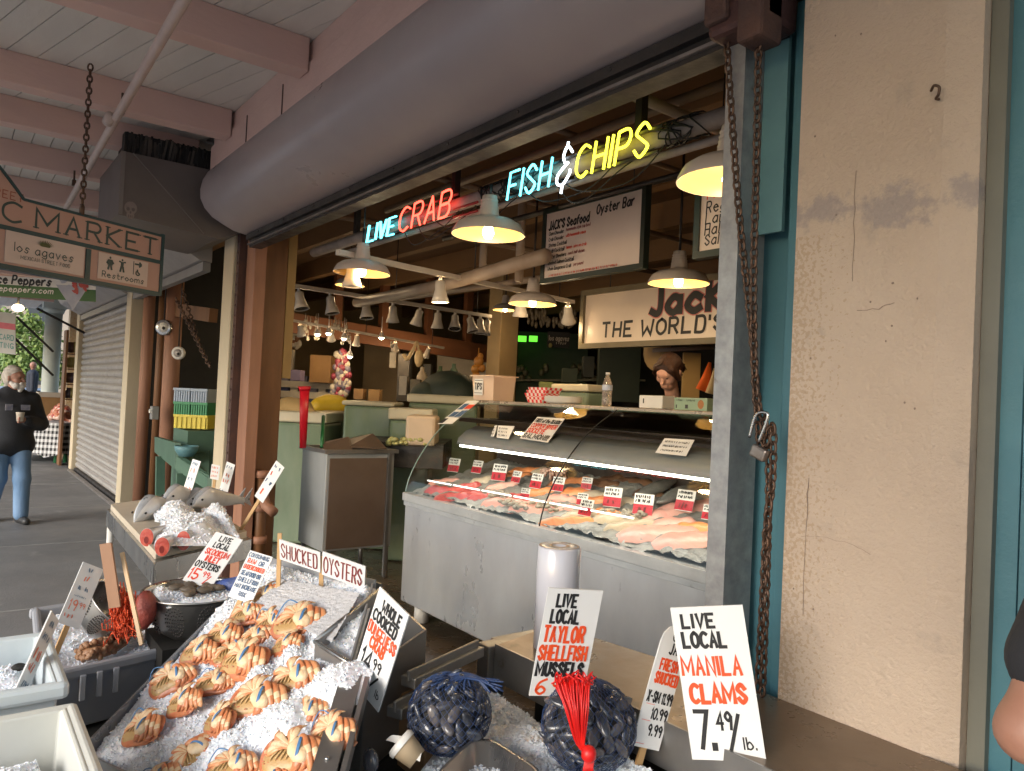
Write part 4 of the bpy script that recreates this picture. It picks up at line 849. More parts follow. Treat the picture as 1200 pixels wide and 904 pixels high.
lo = bpy.data.objects.new('case_light', lt); COL.objects.link(lo); lo.location = V(((XL + XR) / 2 + .15, 3.0, 1.285)) - ORG[case.name]; lo.rotation_euler = (math.radians(-12), 0, 0); lo.parent = case
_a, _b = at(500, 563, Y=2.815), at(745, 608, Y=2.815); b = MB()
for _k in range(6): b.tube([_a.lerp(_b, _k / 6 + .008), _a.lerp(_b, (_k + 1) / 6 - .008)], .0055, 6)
b.build('reflection_dashes', emat('reflection_glow', (1, .95, .88), 1.0), case)  # glowing dashes added in place of the light tube's reflection low in the glass
b = MB(); b.box((XL + .1, 3.02, 1.505), (XR, 3.03, 1.507)); 
for i in range(6): b.bar((XL + .4 + i * .5, 3.2, 1.506), (XL + .7 + i * .5, 3.5, 1.506), .012, .006)
b.build('upper_shelf_bars', m_dark, case)
def bed(y): return .945 + max(0, y - 2.82) * .30
BP, BN = V((0, 2.82, .945)), V((0, -.287, .958))
b = MB()
def bedfn(u, v):
    x = XL + .02 + u * (XR - XL - .04); y = 2.79 + v * .76
    return (x, y, bed(y) + random.uniform(-.012, .012) + .012 * math.sin(x * 9) * math.sin(y * 13))
b.grid(bedfn, 130, 34); m_ice = pm('crushed_ice', (.74, .77, .81), (.62, .66, .71), 26, .22, 0, .5, 70, spec=.6, sss=.15, rv=.1)
m_bedice = pm('bed_ice', (.36, .34, .30), (.24, .23, .21), 14, .3, 0, .5, 60, c3=(.2, .19, .17), thr=.6, sc3=8)
b.build('ice_bed', m_bedice, case)
def bpx(u, v, lift=0): return on_plane(u, v, BP, BN) + V((0, 0, lift))
m_tuna = pm('tuna', (.52, .06, .06), (.66, .14, .12), 10, .3, 0, .15, 40, st=(1, 4, 1)); m_salm = pm('salmon_flesh', (.85, .25, .08), (.9, .38, .16), 9, .3, 0, .15, 40, st=(1, 5, 1)); m_pinkf = pm('pink_fillet', (.78, .33, .27), (.72, .42, .34), 9, .3, 0, .2, 30, st=(1, 4, 1))
m_cod = pm('white_fillet', (.6, .5, .38), (.48, .38, .26), 9, .3, 0, .2, 30, c3=(.28, .2, .13), thr=.6, sc3=7); m_brownf = pm('smoked_fish', (.13, .06, .035), (.24, .13, .07), 10, .35, 0, .3, 30); m_shell = pm('shellfish', (.5, .44, .34), (.24, .21, .17), 22, .4, 0, .4, 50)
def fillet(u, v, L, W, ang, m, label, h=.035, cat='fillet', group='fillets on ice in the fish case', taper=.45, name='fish_fillet'):
    c = bpx(u, v); b = MB(); s0 = random.random() * 9
    def fn(a, q):
        t = a * 2 - 1; wd = (1 - taper * (t + 1) / 2) * (1 - abs(t) ** 4) ** .5; k = q * 2 - 1
        x = t * L / 2; y = k * W / 2 * wd; z = h * max(0, (1 - abs(k) ** 3)) * (1 - t ** 6) + .004 * math.sin(x * 60 + s0) - .006
        X = x * math.cos(ang) - y * math.sin(ang); Y = x * math.sin(ang) + y * math.cos(ang)
        return c + V((X, Y * .958, z + Y * .287))
    b.grid(fn, 16, 10); return one(b, name, m, label, cat, group)
for a in (
 (515, 575, .30, .14, .2, m_tuna, 'dark red tuna piece at the left end of the fish bed'), (531, 583, .32, .15, .5, m_tuna, 'second dark red tuna piece, right of the leftmost one'),
 (556, 581, .34, .16, .1, m_tuna, 'pinkish red tuna slab in the left half of the fish bed'), (590, 590, .36, .15, .3, m_pinkf, 'pink fillet under the left bright strip of the fish case'),
 (618, 598, .32, .15, .2, m_pinkf, 'pink fillet just left of the glass seam'), (572, 563, .3, .16, .9, m_cod, 'pale fillet behind the tags in the left half of the case'),
 (600, 559, .32, .15, .6, m_salm, 'orange salmon fillet left of the glass seam, upper row'), (617, 553, .34, .14, .4, m_salm, 'orange salmon fillet at the back, left of the glass seam'),
 (668, 566, .34, .14, .7, m_salm, 'orange salmon fillet right of the glass seam, between two tags'), (700, 588, .3, .12, .5, m_salm, 'slim orange salmon fillet below the middle tags'),
 (655, 598, .3, .14, .4, m_pinkf, 'pink fillet just right of the glass seam'), (664, 612, .36, .09, .5, m_salm, 'narrow orange strip at front of the right half'),
 (706, 568, .3, .13, .2, m_brownf, 'dark smoked fillet at the back of the right half'), (722, 562, .32, .13, .9, m_brownf, 'second dark smoked fillet, behind the middle tags'), (745, 566, .3, .12, .1, m_brownf, 'third dark smoked fillet, left of the long pale fish'),
 (690, 604, .36, .14, .6, m_cod, 'pale long fillet at the front, right of the seam'), (723, 609, .34, .15, .3, m_cod, 'pale cream fillet heap at the front of the right half'), (740, 617, .32, .1, .7, m_cod, 'thin pale strip left of the big pink fillets'),
 (771, 625, .46, .25, .5, m_pinkf, 'large pink fillet at the front right of the fish bed'), (812, 633, .42, .24, .6, m_pinkf, 'large pink fillet at the right end by the post'), (808, 595, .40, .2, .8, m_pinkf, 'large pink orange fillet behind the right tags'),
 (640, 553, .3, .16, .2, m_cod, 'pale fillet at the back by the glass seam')): fillet(*a)
random.seed(17)
for i, (u, v, m, lb) in enumerate(((545, 572, m_tuna, 'small red piece behind the two dark red tuna pieces'), (520, 566, m_pinkf, 'small pink piece at far left of the fish bed'), (563, 583, m_tuna, 'red piece left of the low tag'), (588, 571, m_pinkf, 'pink piece under the third tag'), (606, 585, m_tuna, 'red piece right of the low tag'), (632, 578, m_salm, 'orange piece under the fifth tag'), (626, 592, m_pinkf, 'pink piece left of the seam, at the front'), (660, 586, m_pinkf, 'pink piece right of the seam, middle row'), (676, 578, m_salm, 'orange piece between the tags right of the seam'), (700, 582, m_cod, 'pale piece left of the tag below the smoked fillets'), (735, 590, m_cod, 'pale piece between the two wide tags'), (772, 604, m_pinkf, 'pink piece below the silvery fish'), (790, 614, m_pinkf, 'pink piece between the big fillets'), (760, 580, m_brownf, 'dark piece under the silvery fish'), (712, 604, m_salm, 'orange piece at the front, below the wide tag'), (820, 620, m_salm, 'orange piece beside the galvanised post'))): fillet(u, v, random.uniform(.2, .3), random.uniform(.10, .14), random.uniform(0, 1.0), m, lb)
for (u0, v0, u1, v1, w) in ((742, 590, 800, 566, 'long silvery grey fish lying across the right half of the case'), (770, 596, 828, 572, 'second silvery grey fish at the back right of the case')):
    b = MB(); a, c = bpx(u0, v0, .03), bpx(u1, v1, .04); b.tube([a.lerp(c, t) for t in np.linspace(0, 1, 12)], [.008, .03, .045, .055, .06, .06, .058, .05, .04, .03, .02, .03], 12, flat=.6)
    one(b, 'display_fish', pm('grey_fish', (.34, .33, .30), (.2, .19, .17), 9, .25, .3), w, 'fish', 'whole fish in the fish case')
b = MB(); c = bpx(648, 566, .04)
for i in range(26):
    a = random.uniform(0, 6.28); b.tube(catmull([c, c + V((math.cos(a) * .06, math.sin(a) * .04, .05)), c + V((math.cos(a) * .12, math.sin(a) * .07, random.uniform(-.02, .05)))], 4), [.012] * 8 + [.004], 6)
one(b, 'octopus', pm('octopus', (.55, .36, .28), (.42, .26, .2), 12, .3), 'heap of pale tentacles by the glass seam', 'octopus')
for (u, v, w) in ((585, 584, 'shellfish heap in front of left tags'), (640, 597, 'shellfish heap by the glass seam'), (735, 606, 'shellfish heap below the right tags'), (604, 596, 'grey shellfish heap in the left half')):
    b = MB(); c = bpx(u, v, .01)
    for i in range(34): b.ell(c + V((random.gauss(0, .07), random.gauss(0, .04), random.uniform(0, .03))), (.022, .016, .012), M=Matrix.Rotation(random.uniform(0, 3), 3, 'Z'), n=8, k=5)
    o = one(b, 'shellfish_heap', m_shell, w, 'shellfish'); o['kind'] = 'stuff'
m_tagw = pm('tag_white', (.78, .76, .72), (.72, .7, .66), 5, .4); m_tagr = pm('tag_red', (.50, .015, .03), (.42, .01, .025), 5, .35)
tagspots = [(530, 549, 18, 'leftmost'), (557, 551, 17, 'second from left'), (583, 558, 22, 'third from left'), (603, 563, 16, 'fourth from left'), (626, 568, 20, 'just left of the glass seam'), (652, 572, 19, 'first right of the glass seam'), (686, 571, 16, 'second right of the glass seam'), (716, 588, 26, 'below the dark smoked fillets'), (752, 597, 28, 'in front of the silvery fish'), (800, 592, 28, 'standing among the pink fillets'), (829, 606, 20, 'rightmost, by the galvanised post'), (614, 583, 14, 'low, under bright strip left of seam'), (684, 600, 22, 'low, right of the seam'), (681, 590, 16, 'half hidden')]
for u, v, w, lb in tagspots:
    P = bpx(u, v + w * .4, .02); s = w * .86 * depth(P) / FPX; hgt = s * 1.05
    t = thing('price_tag', 'white and red price tag in fish case, ' + lb, 'price tag', P, 'price tags in the fish case')
    a = random.uniform(-.12, .25); ux = V((math.cos(a), math.sin(a), 0)).lerp(V((_rt.x, _rt.y, 0)), .25).normalized(); uz = V((.12 * random.uniform(.4, 1.6), .35, .93)).normalized(); nn = ux.cross(uz).normalized(); uz = nn.cross(ux)
    o = P - ux * s / 2
    b = MB(); b.prism([o, o + ux * s, o + ux * s + uz * hgt, o + uz * hgt], -nn * .003); b.build('card', m_tagw, t)
    b = MB(); q = o + nn * .001; b.add([q + uz * .003, q + ux * s + uz * .003, q + ux * s + uz * hgt * .5, q + uz * hgt * .5], [(0, 1, 2, 3)]); b.build('red_band', m_tagr, t)
    b = MB(); scribble(b, q + ux * s * .08 + uz * hgt * .58, ux, uz, s * .85, hgt * .16, .3, 0); scribble(b, q + ux * s * .08 + uz * hgt * .78, ux, uz, s * .85, hgt * .16, .3, 0); scribble(b, q + ux * s * .2 + uz * hgt * .1, ux, uz, s * .6, hgt * .3, .25, 1); b.build('lettering', [m_ink, m_brown_ink], t)
# papers and stickers fixed to the curved glass
def on_glass(y):
    for i in range(len(G) - 1):
        if G[i].y <= y <= G[i + 1].y: return G[i], (G[i + 1] - G[i]).normalized()
    return G[-2], (G[-1] - G[-2]).normalized()
def glass_card(tl, tr, br, bl, y, name, label, cat, fn, m=m_tagw):
    p, tz = on_glass(y); n = V((1, 0, 0)).cross(tz).normalized(); P = [on_plane(u, v, p + n * .004, n) for u, v in (tl, tr, br, bl)]
    t = thing(name, label, cat, P[3]); b = MB(); b.prism([P[3], P[2], P[1], P[0]], n * .002); b.build('card', m, t)
    b = MB(); ux = (P[2] - P[3]); uz = (P[0] - P[3]); fn(b, P[3] + n * .0025, ux.normalized(), uz.normalized(), ux.length, uz.length, n); b.build('lettering', [m_ink, m_redink, m_blueink], t)
def f1(b, o, ux, uz, w, h, n):
    for i, (s, mi, hh) in enumerate((('SALMON!!!', 0, .19), ('SOCKEYE', 1, .19), ('COPPER RIVER', 1, .17), ('FIRST of the SEASON', 0, .15))):
        put_text(b, s, o + ux * w * .06 + uz * h * (.06 + i * .235), ux, uz, h * hh, w * (.86 if i != 1 else .6), .22, mi, n, jit=.02)
glass_card((630, 489), (662, 491), (642, 519), (609, 514), 3.05, 'salmon_sign', 'white card with red and black capitals about sockeye salmon, stuck on the glass', 'sign', f1)
def f2(b, o, ux, uz, w, h, n):
    for i in range(3): scribble(b, o + ux * w * .1 + uz * h * (.15 + i * .28), ux, uz, w * .8, h * .14, .2, 0, n=n)
glass_card((584, 499), (603, 500), (596, 515), (582, 513), 3.05, 'paper_note', 'small white note on the glass left of the red lettered salmon card', 'note', f2)
glass_card((580, 499), (583, 499), (579, 512), (575, 512), 3.05, 'paper_note', 'very narrow white note beside the small one on the glass', 'note', f2)
glass_card((779, 514), (814, 516), (804, 535), (768, 531), 3.0, 'paper_note', 'white note on the glass near the galvanised post', 'note', f2)
def f3(b, o, ux, uz, w, h, n):
    for (x0, y0, x1, y1, mi) in ((.02, .02, .3, .22, 0), (.1, .3, .5, .5, 2), (.55, .28, .95, .55, 2), (.1, .6, .45, .85, 2), (.5, .62, .95, .8, 1), (.15, .34, .35, .46, 1)):
        q = o + n * (.001 + .0004 * mi); b.add([q + ux * w * x + uz * h * y for x, y in ((x0, y0), (x1, y0), (x1, y1), (x0, y1))], [(0, 1, 2, 3)], mi)
glass_card((548, 470), (562, 470), (530, 497), (513, 497), 3.15, 'sticker_poster', 'white poster with blue and orange patches stuck on the left end of the glass', 'poster', f3)
# ------------------------------------------------------------------ things standing on the case
ZT = 1.641
def topx(u, Y): p = at(u, 470, Y=Y); return V((p.x, p.y, ZT))
t = thing('tips_tub', 'translucent plastic tub with a white paper reading TIPS on the case top', 'tub', topx(578, 3.5))
p0, p1 = topx(556, 3.5), topx(601, 3.5); w = (p1 - p0).length; h = .20
m_tub = pm('tub_plastic', (.72, .56, .42), (.64, .48, .36), 3, .3, 0, sss=.2)
b = MB(); c = (p0 + p1) / 2
def tubshape(b, c, w, d, h, tp=.9, mi=0, wall=.006):
    for s0, s1, z0, z1 in ((tp, 1, 0, h),):
        lo = [(c.x + i * w / 2 * tp, c.y + j * d / 2 * tp, c.z) for i, j in ((-1, -1), (1, -1), (1, 1), (-1, 1))]; hi = [(c.x + i * w / 2, c.y + j * d / 2, c.z + h) for i, j in ((-1, -1), (1, -1), (1, 1), (-1, 1))]
        li = [(c.x + i * (w / 2 - wall), c.y + j * (d / 2 - wall), c.z + h) for i, j in ((-1, -1), (1, -1), (1, 1), (-1, 1))]; bi = [(c.x + i * (w / 2 * tp - wall), c.y + j * (d / 2 * tp - wall), c.z + wall) for i, j in ((-1, -1), (1, -1), (1, 1), (-1, 1))]
        b.add(lo + hi + li + bi, [(3, 2, 1, 0)] + [(i, (i + 1) % 4, 4 + (i + 1) % 4, 4 + i) for i in range(4)] + [(4 + i, 4 + (i + 1) % 4, 8 + (i + 1) % 4, 8 + i) for i in range(4)] + [(8 + i, 8 + (i + 1) % 4, 12 + (i + 1) % 4, 12 + i) for i in range(4)] + [(12, 13, 14, 15)], mi)
tubshape(b, c, .30, .22, .19); b.build('tub', m_tub, t, bevel=.003)
b = MB(); b.box((c.x - .165, c.y - .125, ZT + .19), (c.x + .165, c.y - .109, ZT + .2)); b.box((c.x - .165, c.y + .109, ZT + .19), (c.x + .165, c.y + .125, ZT + .2)); b.box((c.x - .165, c.y - .108, ZT + .19), (c.x - .149, c.y + .108, ZT + .2)); b.box((c.x + .149, c.y - .108, ZT + .19), (c.x + .165, c.y + .108, ZT + .2)); b.build('rim', m_tub, t)
b = MB(); q = V((c.x - .11, c.y - .114, ZT + .04)); b.box((q.x, q.y, q.z), (q.x + .12, q.y + .002, q.z + .13), 0); put_text(b, 'TIPS', q + V((.012, 0, .045)), (1, 0, 0), (0, 0, 1), .05, .095, .16, 1, n=(0, -1, 0), lift=.002)
for z in (.015, .115): b.box((q.x + .006, q.y - .0015, q.z + z), (q.x + .114, q.y - .0005, q.z + z + .004), 1)
b.build('paper', [m_tagw, m_ink], t)
t = thing('paper_trays', 'stack of red and white checked paper trays on the case top', 'tray', topx(635, 3.5))
c = topx(636, 3.52); m_chk = bpy.data.materials.new('red_check'); m_chk.use_nodes = True; nt = m_chk.node_tree; ck = nt.nodes.new('ShaderNodeTexChecker'); ck.inputs['Scale'].default_value = 42; ck.inputs[1].default_value = (.7, .03, .03, 1); ck.inputs[2].default_value = (.75, .66, .6, 1)
tcn = nt.nodes.new('ShaderNodeTexCoord'); nt.links.new(tcn.outputs['Object'], ck.inputs[0]); nt.links.new(ck.outputs[0], nt.nodes['Principled BSDF'].inputs[0])
for k in range(3): b = MB(); tubshape(b, c + V((-.02 + .02 * k, 0, .022 * k)), .22, .15, .07, .75); b.build('paper_tray', m_chk, t)
t = thing('plate_stack', 'stack of white foam plates on the case top, right of the checked trays', 'plates', topx(660, 3.46))
b = MB(); c = topx(660, 3.46)
for k in range(5): z = .008 * k; b.lathe([(.0, z), (.09, z), (.135, z + .018), (.135, z + .022), (.09, z + .006), (0, z + .006)], c, 28)
b.build('plates', m_white, t)
t = thing('covered_tank', 'green tub with cream lid standing behind the plates', 'tub', topx(681, 4.15))
c = at(681, 462, Y=4.15); MB().cbox((c.x, c.y, ZT - .05), (.42, .25, .30)).build('tub', m_tank, t, bevel=.02)
b = MB(); b.cbox((c.x, c.y, ZT + .135), (.45, .28, .06)); b.build('lid', m_rim, t, bevel=.015)
b = MB(); b.box((c.x - .3, c.y - .2, 0), (c.x + .3, c.y + .2, ZT - .202)); one(b, 'tub_stand', m_dark, 'dark stand carrying the lidded green tub behind the case', 'stand')
t = thing('water_bottle', 'clear plastic water bottle with blue label on the case top', 'bottle', topx(711, 3.45)); c = topx(711, 3.45)
b = MB(); b.lathe([(0, 0), (.030, .002), (.033, .01), (.033, .05), (.031, .055), (.033, .06), (.033, .13), (.030, .15), (.018, .185), (.0125, .195), (.0125, .205), (0, .205)], c, 22)
b.build('bottle', pm('bottle_plastic', (.75, .68, .6), (.6, .52, .45), 30, .08, 0, .3, 40, trans=.75), t)
b = MB(); b.lathe([(.0338, .105), (.0338, .14)], c, 22); b.build('label', pm('bottle_label', (.35, .45, .62), (.6, .6, .68), 25, .4), t)
b = MB(); b.lathe([(0, .206), (.014, .206), (.014, .222), (0, .223)], c, 16); b.build('cap', m_white, t)
t = thing('tissue_box', 'white napkin box in front of the worker', 'box', topx(770, 3.5)); c = topx(770, 3.5)
b = MB(); b.cbox((c.x, c.y, ZT + .04), (.19, .12, .08)); b.build('box', m_white, t, bevel=.006)
b = MB(); b.box((c.x - .06, c.y - .0625, ZT + .03), (c.x - .052, c.y - .0605, ZT + .06)); b.box((c.x + .02, c.y - .04, ZT + .0805), (c.x + .09, c.y + .04, ZT + .0815)); b.build('opening', m_dark, t)
t = thing('glove_box', 'pale green cardboard box with brown emblem on the case top by the post', 'box', topx(815, 3.42)); c = topx(817, 3.42)
b = MB(); b.cbox((c.x, c.y, ZT + .036), (.235, .12, .072)); b.build('box', pm('box_green', (.30, .40, .27), (.26, .35, .23), 4, .5), t, bevel=.003)
b = MB(); o = V((c.x - .115, c.y - .0612, ZT))
b.add([o + V((.19 + .022 * math.cos(a), -.0004, .036 + .026 * math.sin(a))) for a in [i * .4488 for i in range(14)]], [tuple(range(14))], 0)
scribble(b, o + V((.015, 0, .05)), (1, 0, 0), (0, 0, 1), .05, .012, .2, 1, n=(0, -1, 0)); scribble(b, o + V((.09, 0, .05)), (1, 0, 0), (0, 0, 1), .07, .012, .2, 1, n=(0, -1, 0)); b.box((o.x + .08, o.y - .0005, ZT + .01), (o.x + .1, o.y, ZT + .032), 1); b.box((o.x + .012, o.y - .0005, ZT + .01), (o.x + .02, o.y, ZT + .03), 1)
b.build('emblem', [pm('emblem_brown', (.40, .17, .05), (.34, .14, .04), 8, .5), m_dark], t)
# tall roll of bags
t = thing('bag_roll', 'tall roll of clear plastic bags standing on the ledge', 'roll', at(650, 758, Z=.851)); c = ORG[t.name]
b = MB(); hh = at(652, 640, T=depth(c)).z - c.z; r = .071
b.lathe([(.0, 0), (r, 0), (r, hh - .005), (r - .004, hh), (.022, hh), (.02, hh - .03), (0, hh - .03)], c, 40)
b.build('roll', pm('film_roll', (.60, .60, .66), (.54, .54, .60), 2, .22, 0, st=(3, 3, .3), rv=.06, coat=.4), t)
b = MB(); b.lathe([(.024, hh + .001), (.034, hh + .001)], c, 24); b.lathe([(.06, hh + .0005), (r - .005, hh + .0005)], c, 30); b.build('core', pm('core_card', (.4, .28, .2), (.34, .24, .17), 8, .6), t)
# ------------------------------------------------------------------ foreground: ledge
m_ledge = pm('ledge_brown', (.24, .17, .11), (.17, .12, .08), 3, .32, .35, .1, 25, c3=(.10, .07, .045), thr=.62, sc3=4, rv=.12)
t = thing('steel_ledge', 'worn brown steel ledge along the shop front under the clam sign', 'ledge', (-.2, 1.7, .8))
b = MB(); b.prism([(-1.95, 1.47, .80), (-.70, 1.52, .80), (1.2, 1.58, .80), (1.2, 1.898, .80), (-1.3, 1.898, .80), (-2.03, 1.78, .80)], (0, 0, .05)); b.build('top', m_ledge, t, bevel=.004)
b = MB(); b.prism([(-1.955, 1.464, .735), (-.70, 1.514, .735), (1.2, 1.574, .735), (1.2, 1.58, .735), (-.7, 1.52, .735), (-1.955, 1.471, .735)], (0, 0, .118)); b.build('front_lip', m_steel2, t)
b = MB(); b.box((-1.9, 1.6, .0), (1.2, 1.88, .798)); b.build('skirt', m_black, t)
b = MB(); b.box((-2.02, 1.44, .3), (-1.957, 1.51, .845)); b.box((-2.05, 1.515, .74), (-1.957, 1.74, .84)); b.build('end_bracket', m_steel2, t, bevel=.004)
# ------------------------------------------------------------------ support under the bins
b = MB(); b.box((-3.6, -.5, .36), (-1.0, 1.40, .40))
for x in (-3.5, -1.1):
    for y in (-.4, 1.3): b.box((x - .04, y - .04, 0), (x + .04, y + .04, .359))
one(b, 'low_table', m_black, 'low black table carrying the crab tray and plastic bins', 'table')
# ------------------------------------------------------------------ ice
def fbm(x, y, s): return sum(math.sin(x * f * s + i * 1.7 + 2 * math.sin(y * f * s * .7)) * math.cos(y * f * s * 1.1 + i) / f for i, f in enumerate((1, 2.1, 4.3, 8.7, 17)))
m_snow = pm('flake_ice', (.88, .89, .92), (.80, .82, .86), 30, .32, 0, .22, 160, spec=.5, sss=.45, rv=.12)
def ice(label, P, amp, nsh, base=None, n=110, name='crushed_ice', shard=.008, mound=0, edge=.04, parent=None, hf=None):
    """P: four corners FL, FR, RR, RL"""
    P = [V(p) for p in P]; b = MB(); N = (P[1] - P[0]).cross(P[3] - P[0]).normalized(); S = (P[1] - P[0]).length; s0 = random.random() * 20
    def h(u, v):
        e = min(u, 1 - u, v, 1 - v); k = min(1, e / edge) if edge else 1
        return k * (amp * (.5 + .5 * fbm(u * S + s0, v * S, 9) / 1.4) + mound * math.sin(math.pi * u) * math.sin(math.pi * v) + (hf(u, v) if hf else 0)) + k * min(amp, .02) * random.uniform(-.13, .13)
    def pt(u, v): return (P[0] * (1 - u) + P[1] * u) * (1 - v) + (P[3] * (1 - u) + P[2] * u) * v
    H = {}
    def fn(u, v): q = h(u, v); H[(round(u * n), round(v * n))] = q; return pt(u, v) + N * q
    b.grid(fn, n, n, 0, True)
    for i in range(nsh):
        u, v = random.uniform(.02, .98), random.uniform(.02, .98); q = pt(u, v) + N * (H[(round(u * n), round(v * n))] + shard * .1); s = shard * random.uniform(.35, 1.1)
        R = Matrix.Rotation(random.uniform(0, 6.3), 3, V((random.gauss(0, 1), random.gauss(0, 1), random.gauss(0, 1))).normalized())
        vs = [q + R @ V(p) * s for p in ((1, 0, 0), (-.8, .5, 0), (-.4, -.8, .1), (.1, 0, .7), (0, .1, -.6))]
        b.add(vs, [(0, 1, 3), (1, 2, 3), (2, 0, 3), (1, 0, 4), (2, 1, 4), (0, 2, 4)])
    o = b.build(name, m_snow, parent); 
    if parent is None: tag(o, label, 'ice', kind='stuff')
    return o
# ------------------------------------------------------------------ crab tray
K = math.tan(math.radians(28)); CP = V((-2.56, .49, .65)); CN = V((0, -K, 1)).normalized()
def cz(x, y): return V((x, y, CP.z + (y - CP.y) * K))
FL, RL, RR, FR = cz(-2.36, .355), cz(-2.97, 1.05), cz(-2.22, 1.16), cz(-1.28, .46)
FR2 = cz(-1.42, .60)
t = thing('crab_tray', 'sloping steel tray heaped with ice and whole cooked crabs', 'tray', (-2.1, .8, .4))
b = MB()
def wall(b, p, q, h0, h1, th=.006, mi=0, dn=.12):
    p, q = V(p), V(q); z = V((0, 0, 1)); n = (q - p).cross(z).normalized() * th
    b.prism([p - z * dn, q - z * dn, q + z * h1, p + z * h0], n, mi)
wall(b, FL, RL, .06, .01); wall(b, RL + V((.01, 0, 0)), RR, .03, .03); wall(b, RR + V((0, -.01, 0)), FR2, .02, .03); wall(b, FR2, FL, .03, .03)
b.build('tray_wall', pm('tray_grey', (.40, .41, .43), (.32, .33, .35), 4, .35, .5, .05, 20, rv=.1), t)
b = MB(); b.prism([FL - V((0, 0, .12)), FR2 - V((0, 0, .12)), RR - V((0, 0, .12)), RL - V((0, 0, .12))], (0, 0, .06)); b.build('tray_floor', m_steel2, t)
b = MB(); b.prism([(-2.3, .45, .4), (-1.5, .66, .4), (-2.2, 1.1, .4), (-2.85, 1.0, .4)], (0, 0, .12)); b.build('support', m_black, t)
b = MB(); q0, q1 = RR + V((.05, -.02, .02)), FR2 + V((.05, -.02, .04)); b.bar(q0.lerp(q1, .45), q1, .055, .012); b.bar(q0.lerp(q1, .45) + V((.05, .02, -.005)), q1 + V((.05, .02, -.005)), .012, .04)
b.build('side_rail', m_steel2, t)
b = MB()
for f in (.6, .75, .9): b.ell(q0.lerp(q1, f) + V((0, 0, .009)), (.006, .006, .004), n=8, k=5)
b.build('rivet', m_chrome, t)
ice('crushed ice filling the sloping crab tray', [FL, FR2, RR, RL], .035, 9000, n=150, shard=.0075, edge=.03)
# smooth packed slab at the head of the tray
A = [on_plane(u, v, CP + V((0, 0, .03)), CN) for u, v in ((300, 716), (392, 760), (425, 702), (330, 684))]
b = MB(); b.grid(lambda u, v: (A[0] * (1 - u) + A[1] * u) * (1 - v) + (A[3] * (1 - u) + A[2] * u) * v + CN * (.022 + random.uniform(-.0022, .0022)), 60, 40)
o = b.build('packed_ice', pm('packed_ice', (.62, .62, .64), (.54, .54, .56), 8, .35, 0, .5, 90, rv=.1)); tag(o, 'smooth packed slab of ice at the head of the crab tray', 'ice', kind='stuff')
# ------------------------------------------------------------------ crabs
m_cream = pm('crab_cream', (.78, .61, .40), (.70, .46, .24), 20, .4, 0, .35, 70, c3=(.52, .20, .08), thr=.64, sc3=20, con=2)
m_corg = pm('crab_orange', (.46, .12, .05), (.60, .24, .11), 14, .33, 0, .2, 50, c3=(.40, .08, .02), thr=.62, sc3=18)
m_cleg = pm('crab_leg', (.55, .18, .07), (.70, .36, .17), 26, .33, 0, .2, 50, st=(1, .4, 1), c3=(.50, .11, .03), thr=.58, sc3=22, con=2.2)
m_cbrown = pm('crab_brown', (.40, .23, .08), (.54, .36, .16), 11, .4, 0, .3, 40, c3=(.34, .11, .03), thr=.62, sc3=10)
m_band = pm('blue_band', (.05, .16, .36), (.10, .24, .44), 20, .45)
def stripe_leg(b, pts, r, flat, split):
    """tapered leg, cream along one edge and orange on the other"""
    i0 = len(b.f); b.tube(catmull(pts, 4), r, 10, 0, flat=flat)
    for q in range(i0, len(b.f)): b.m[q] = 1 if ((q - i0) % 10) in split or (split and ((q - i0) // 10) in (7, 8)) else 0
